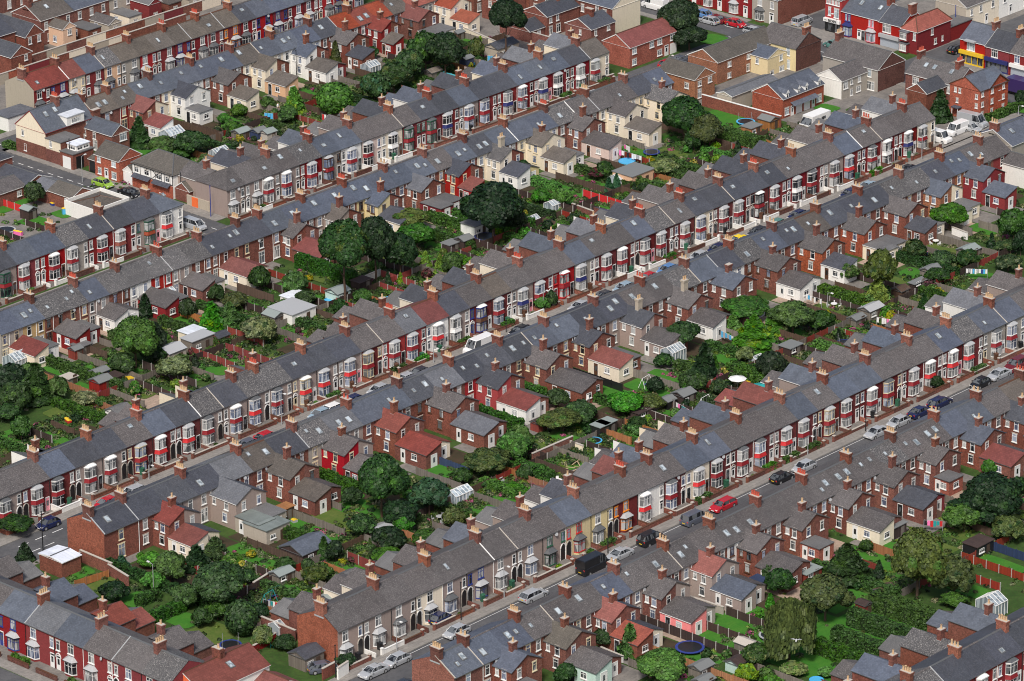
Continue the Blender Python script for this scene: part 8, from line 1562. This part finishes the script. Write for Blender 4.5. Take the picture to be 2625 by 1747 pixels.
def parasol(label, tl, x, y, r, colr):
    X, Y = atpx(tl, x, y, 1.9); t = thing('parasol', label, 'parasol', (X, Y, 0)); b = MB()
    for k in range(8): a, c = k*PI/4, (k+1)*PI/4; b.face([(r*math.cos(a), r*math.sin(a), 1.75), (r*math.cos(c), r*math.sin(c), 1.75), (0, 0, 2.2)], plain(colr))
    link('canopy', b.mesh('canopy'), t); link('pole', MB().tube((0, 0, 0), (0, 0, 2.2), .03, plain('steel'), 5).mesh('pole'), t)
parasol('white parasol in front of the clipped hedge', C3, 1970, 362, 1.35, 'white'); parasol('teal gazebo behind the lower bay row', C3, 2190, 430, 1.7, 'teal')
def table(label, tl, x, y, colr='white'):
    X, Y = atpx(tl, x, y, .3); t = thing('garden_table', label, 'garden table', (X, Y, 0), 0, 'garden tables'); link('table_top', cached(('tt', colr), lambda: MB().cyl(0, 0, .60, .66, .5, .5, plain(colr), 12).mesh('table_top')), t); link('leg', cached(('tlg', colr), lambda: MB().tube((0, 0, 0), (0, 0, .6), .04, plain(colr), 5).mesh('leg')), t)
    for k in range(3):
        a = 2.1*k+rng.random(); c = thing('garden_chair', f'{"white" if colr == "white" else "dark"} garden chair, {nth(k)} around the {label}'[:95], 'chair', (X+.9*math.cos(a), Y+.9*math.sin(a), 0), a, 'garden chairs')
        link('seat', cached(('gcs', colr), lambda: MB().box(-.2, .2, -.2, .2, .33, .38, plain(colr)).mesh('seat')), c); link('backrest', cached(('gcb', colr), lambda: MB().box(.16, .21, -.2, .2, .38, .75, plain(colr)).mesh('backrest')), c)
        for sx in (-.17, .17):
            for sy in (-.17, .17): link('leg', cached(('gcl', colr), lambda: MB().box(-.02, .02, -.02, .02, 0, .33, plain(colr)).mesh('leg')), c, (sx, sy, 0))
for q in [('round white table by the brick extension', C2, 510, 1470, 'white'), ('white patio table in the right gardens', B4, 710, 1180, 'white'), ('dark patio table by the pots', D2, 215, 1255, 'teal'), ('grey table under the olive tree', D2, 1590, 175, 'lead'), ('second grey table under the tree', D2, 1655, 200, 'lead'), ('white chairs table by the brick wing', B4, 1580, 640, 'white'),
          ('dark iron table by the crumbling wall', D1, 2150, 790, 'black'), ('white table beside the black cabin', D4, 1880, 440, 'white'), ('round table by the curved hedge', C2, 2100, 1230, 'lead'), ('white table by the lower hedge', C3, 440, 1255, 'white')]: table(*q)
def swing(label, tl, x, y, colr='white'):
    X, Y = atpx(tl, x, y, .0); t = thing('swing_frame', label, 'swing', (X, Y, 0), rng.uniform(-.4, .4)); b = MB()
    for s in (-1, 1):
        for q in (-.6, .6): b.tube((s*1.1, q, 0), (s*.95, 0, 1.6), .04, plain(colr), 5)
    b.tube((-.95, 0, 1.6), (.95, 0, 1.6), .04, plain(colr), 5); link('frame', b.mesh('frame'), t)
    for s in (-.35, .35): link('rope', cached('rope', lambda: MB().tube((0, 0, .45), (0, 0, 1.6), .015, plain('steel'), 4).mesh('rope')), t, (s, 0, 0))
    link('seat', MB().box(-.38, .38, -.12, .12, .42, .46, plain('blue')).mesh('seat'), t)
for q in [('white swing frame by the turquoise fence', A2, 1700, 600), ('pale swing frame on the right lawn', C3, 1690, 610), ('thin swing frame beside the black fence', C3, 1185, 440), ('green climbing swing by the mixed washing', D2, 175, 860, 'green'), ('green edged swing at the lower left patio', D1, 2300, 900, 'teal')]: swing(*q)
def planks(label, tl, x, y):
    X, Y = atpx(tl, x, y); 
    for k in range(9):
        t = link('plank', cached('plank', lambda: MB().box(-1.0, 1.0, -.06, .06, 0, .05, plain('tan')).mesh('plank')), None, (X+rng.uniform(-1.6, 1.6), Y+rng.uniform(-1.4, 1.4), .04+.055*k), rng.uniform(0, 3.1)); tag(t, 'pale timber plank strewn on the mossy lawn', 'plank', 'planks strewn on the lawn')
planks('', C3, 560, 1150)
def child_toy(label, tl, x, y, a, c_, h, colr, name='toy'):
    X, Y = atpx(tl, x, y, h/2); t = thing(name, label, 'toy', (X, Y, 0), rng.uniform(-.5, .5)); link('block', MB().box(-a, a, -c_, c_, 0, h, plain(colr)).mesh('block'), t); link('top', MB().prism([(-a*1.1, h), (a*1.1, h), (0, h*1.25)], -c_, c_, lambda u, v, q: (u, q, v), plain('yellow' if colr != 'yellow' else 'blue')).mesh('top'), t)
for q in [('red plastic slide on the left garden lawn', C1, 582, 732, .3, .7, .5, 'redb'), ('turquoise plastic playhouse at the left', B1, 580, 370, .9, .3, 1.0, 'sky'), ('blue plastic toy box at the left', B1, 460, 310, .5, .4, .4, 'blue'), ('teal plastic play panel by the toys', A2, 1935, 580, .4, .3, .4, 'teal'), ('blue plastic playhouse in the upper garden', A2, 1865, 550, .45, .4, .8, 'sky'), ('red toy on the little lawn below the lower trees', D2, 1985, 120, .35, .3, .6, 'redb'), ('pale blue toy chest on the long lower lawn', D2, 348, 195, .35, .35, .4, 'lead'), ('pink plastic slide at the left edge', B1, 155, 560, .25, .8, .6, 'pinkf'), ('blue tarpaulin heap over timber', C1, 1080, 390, 1.1, .6, .6, 'sky'), ('orange barrel barbecue beneath the parasol', C3, 2035, 425, .8, .35, .7, 'orange'), ('blue folded tent beside the clipped hedge', C3, 2055, 275, .5, .4, .7, 'blue'), ('white covered boat by the lower red fence', D2, 1600, 1030, .01, .01, .01, 'white')]:
    if q[4] > .1: child_toy(*q)
def person(label, tl, x, y, J, top, legs, hair, rz=0):
    X, Y = atpx(tl, x, y); t = thing('person', label, 'person', (X, Y, .03), rz)
    V, E, Rd = [], [], []
    def add(p, r, par=None): V.append(p); Rd.append(r); (E.append((par, len(V)-1)) if par is not None else None); return len(V)-1
    pel = add(J['pelvis'], .15); sp = add(J['waist'], .14, pel); chs = add(J['chest'], .165, sp); nk = add(J['neck'], .06, chs); hd = add(J['head'], .10, nk); add(J['crown'], .085, hd)
    for s in (-1, 1):
        m = lambda p: (p[0], s*p[1], p[2]); a = add(m(J['hip']), .105, pel); k = add(m(J['knee']), .07, a); an = add(m(J['ankle']), .045, k); add(m(J['toe']), .04, an)
        sh = add(m(J['shoulder']), .065, chs); el = add(m(J['elbow']), .045, sh); wr = add(m(J['wrist']), .03, el); hnd = add(m(J['palm']), .034, wr); q = J['palm']; d = J['fdir']
        for f in range(4): b0 = add(m((q[0]+(f-1.5)*.02*d[2]+.02*d[0], q[1]+.01, q[2]-(f-1.5)*.02*d[0]+.02*d[2])), .010, hnd); add(m((q[0]+(f-1.5)*.022*d[2]+(.075+.01*(f % 2))*d[0], q[1], q[2]-(f-1.5)*.022*d[0]+(.075+.01*(f % 2))*d[2])), .008, b0)
        add(m((q[0]-.04, q[1]-.02, q[2])), .010, hnd)
    me = bpy.data.meshes.new('body'); me.from_pydata(V, E, []); o = bpy.data.objects.new('tmp', me); col.objects.link(o); md = o.modifiers.new('s', 'SKIN')
    for i, r in enumerate(Rd): me.skin_vertices[0].data[i].radius = (r, r)
    me.skin_vertices[0].data[0].use_root = True; o.modifiers.new('ss', 'SUBSURF').levels = 1
    bm_ = bpy.data.meshes.new_from_object(o.evaluated_get(bpy.context.evaluated_depsgraph_get())); bpy.data.objects.remove(o)
    for m_ in (plain(top), plain(legs), wall_mat('h'), plain(hair)): bm_.materials.append(m_)
    H = Vector(J['head']); P = Vector(J['pelvis']); Wr = Vector(J['wrist'])
    for p in bm_.polygons:
        c = p.center; q = Vector((c.x, abs(c.y), c.z)); p.use_smooth = True
        if (c-H).length < .17: p.material_index = 3 if c.z > H.z+.02 and c.x < H.x+.06 else 2
        elif (q-Wr).length < .16: p.material_index = 2
        elif c.z < P.z-.02 and c.x < P.x+.25: p.material_index = 1
        else: p.material_index = 0
    link('body', bm_, t)
stand = dict(pelvis=(0, 0, .88), waist=(0, 0, 1.05), chest=(0, 0, 1.27), neck=(0, 0, 1.45), head=(.02, 0, 1.56), crown=(.01, 0, 1.66), hip=(0, .09, .82), knee=(.03, .11, .46), ankle=(0, .12, .08), toe=(.14, .13, .05), shoulder=(0, .19, 1.36), elbow=(-.03, .24, 1.08), wrist=(.12, .22, .88), palm=(.17, .21, .82), fdir=(.6, 0, -.8))
bend = dict(pelvis=(0, 0, .84), waist=(.12, 0, .97), chest=(.34, 0, 1.02), neck=(.50, 0, .98), head=(.60, 0, .94), crown=(.69, 0, .90), hip=(0, .09, .78), knee=(.10, .12, .44), ankle=(-.02, .13, .08), toe=(.12, .14, .05), shoulder=(.40, .18, .98), elbow=(.45, .22, .72), wrist=(.52, .18, .50), palm=(.54, .16, .43), fdir=(.2, 0, -1.0))
person('person in a pink top and dark trousers bending over in the right gardens', B4, 1505, 765, bend, 'pinkp', 'navy', 'brown', PI*.9)
person('person in a white top and dark trousers standing in the upper garden', A2, 210, 960, stand, 'white', 'black', 'brown', -PI/2)
def gull():
    X, Y = atpx(D4, 387, 1218, 13.0); t = thing('gull', 'white gull flying in front of the weeping willow', 'bird', (X, Y, 13.0), .6)
    b = MB(); W_, G_ = plain('white'), plain('lead'); rings = [(-.30, .012, 0), (-.22, .05, 0), (-.05, .085, 0), (.12, .075, .01), (.22, .045, .03), (.28, .05, .04), (.33, .03, .035), (.40, .006, .02)]
    for (x0, r0, z0), (x1, r1, z1) in zip(rings, rings[1:]):
        for k in range(8):
            a, c = k*PI/4, (k+1)*PI/4; b.face([(x0, r0*math.cos(a), z0+r0*math.sin(a)), (x0, r0*math.cos(c), z0+r0*math.sin(c)), (x1, r1*math.cos(c), z1+r1*math.sin(c)), (x1, r1*math.cos(a), z1+r1*math.sin(a))], W_)
    for s in (-1, 1):
        w_ = [(.14, s*.05, .04), (.20, s*.35, .16), (.08, s*.72, .12), (.0, s*.40, .13), (-.06, s*.05, .03)]; b.face(w_, G_); b.face([(p[0], p[1], p[2]-.015) for p in reversed(w_)], W_)
    b.face([(-.24, -.04, 0), (-.24, .04, 0), (-.42, .09, 0), (-.42, -.09, 0)], W_); link('body', b.mesh('body'), t)
gull()
pool('blue and white patterned paddling pool at the foot of the weeping willow', D4, 560, 1560, 1.0)
t = car('blue car under a cover in a lower front garden', 'car', *atpx(D2, 1600, 1030, .5), 0.1, 'navy', 'small')
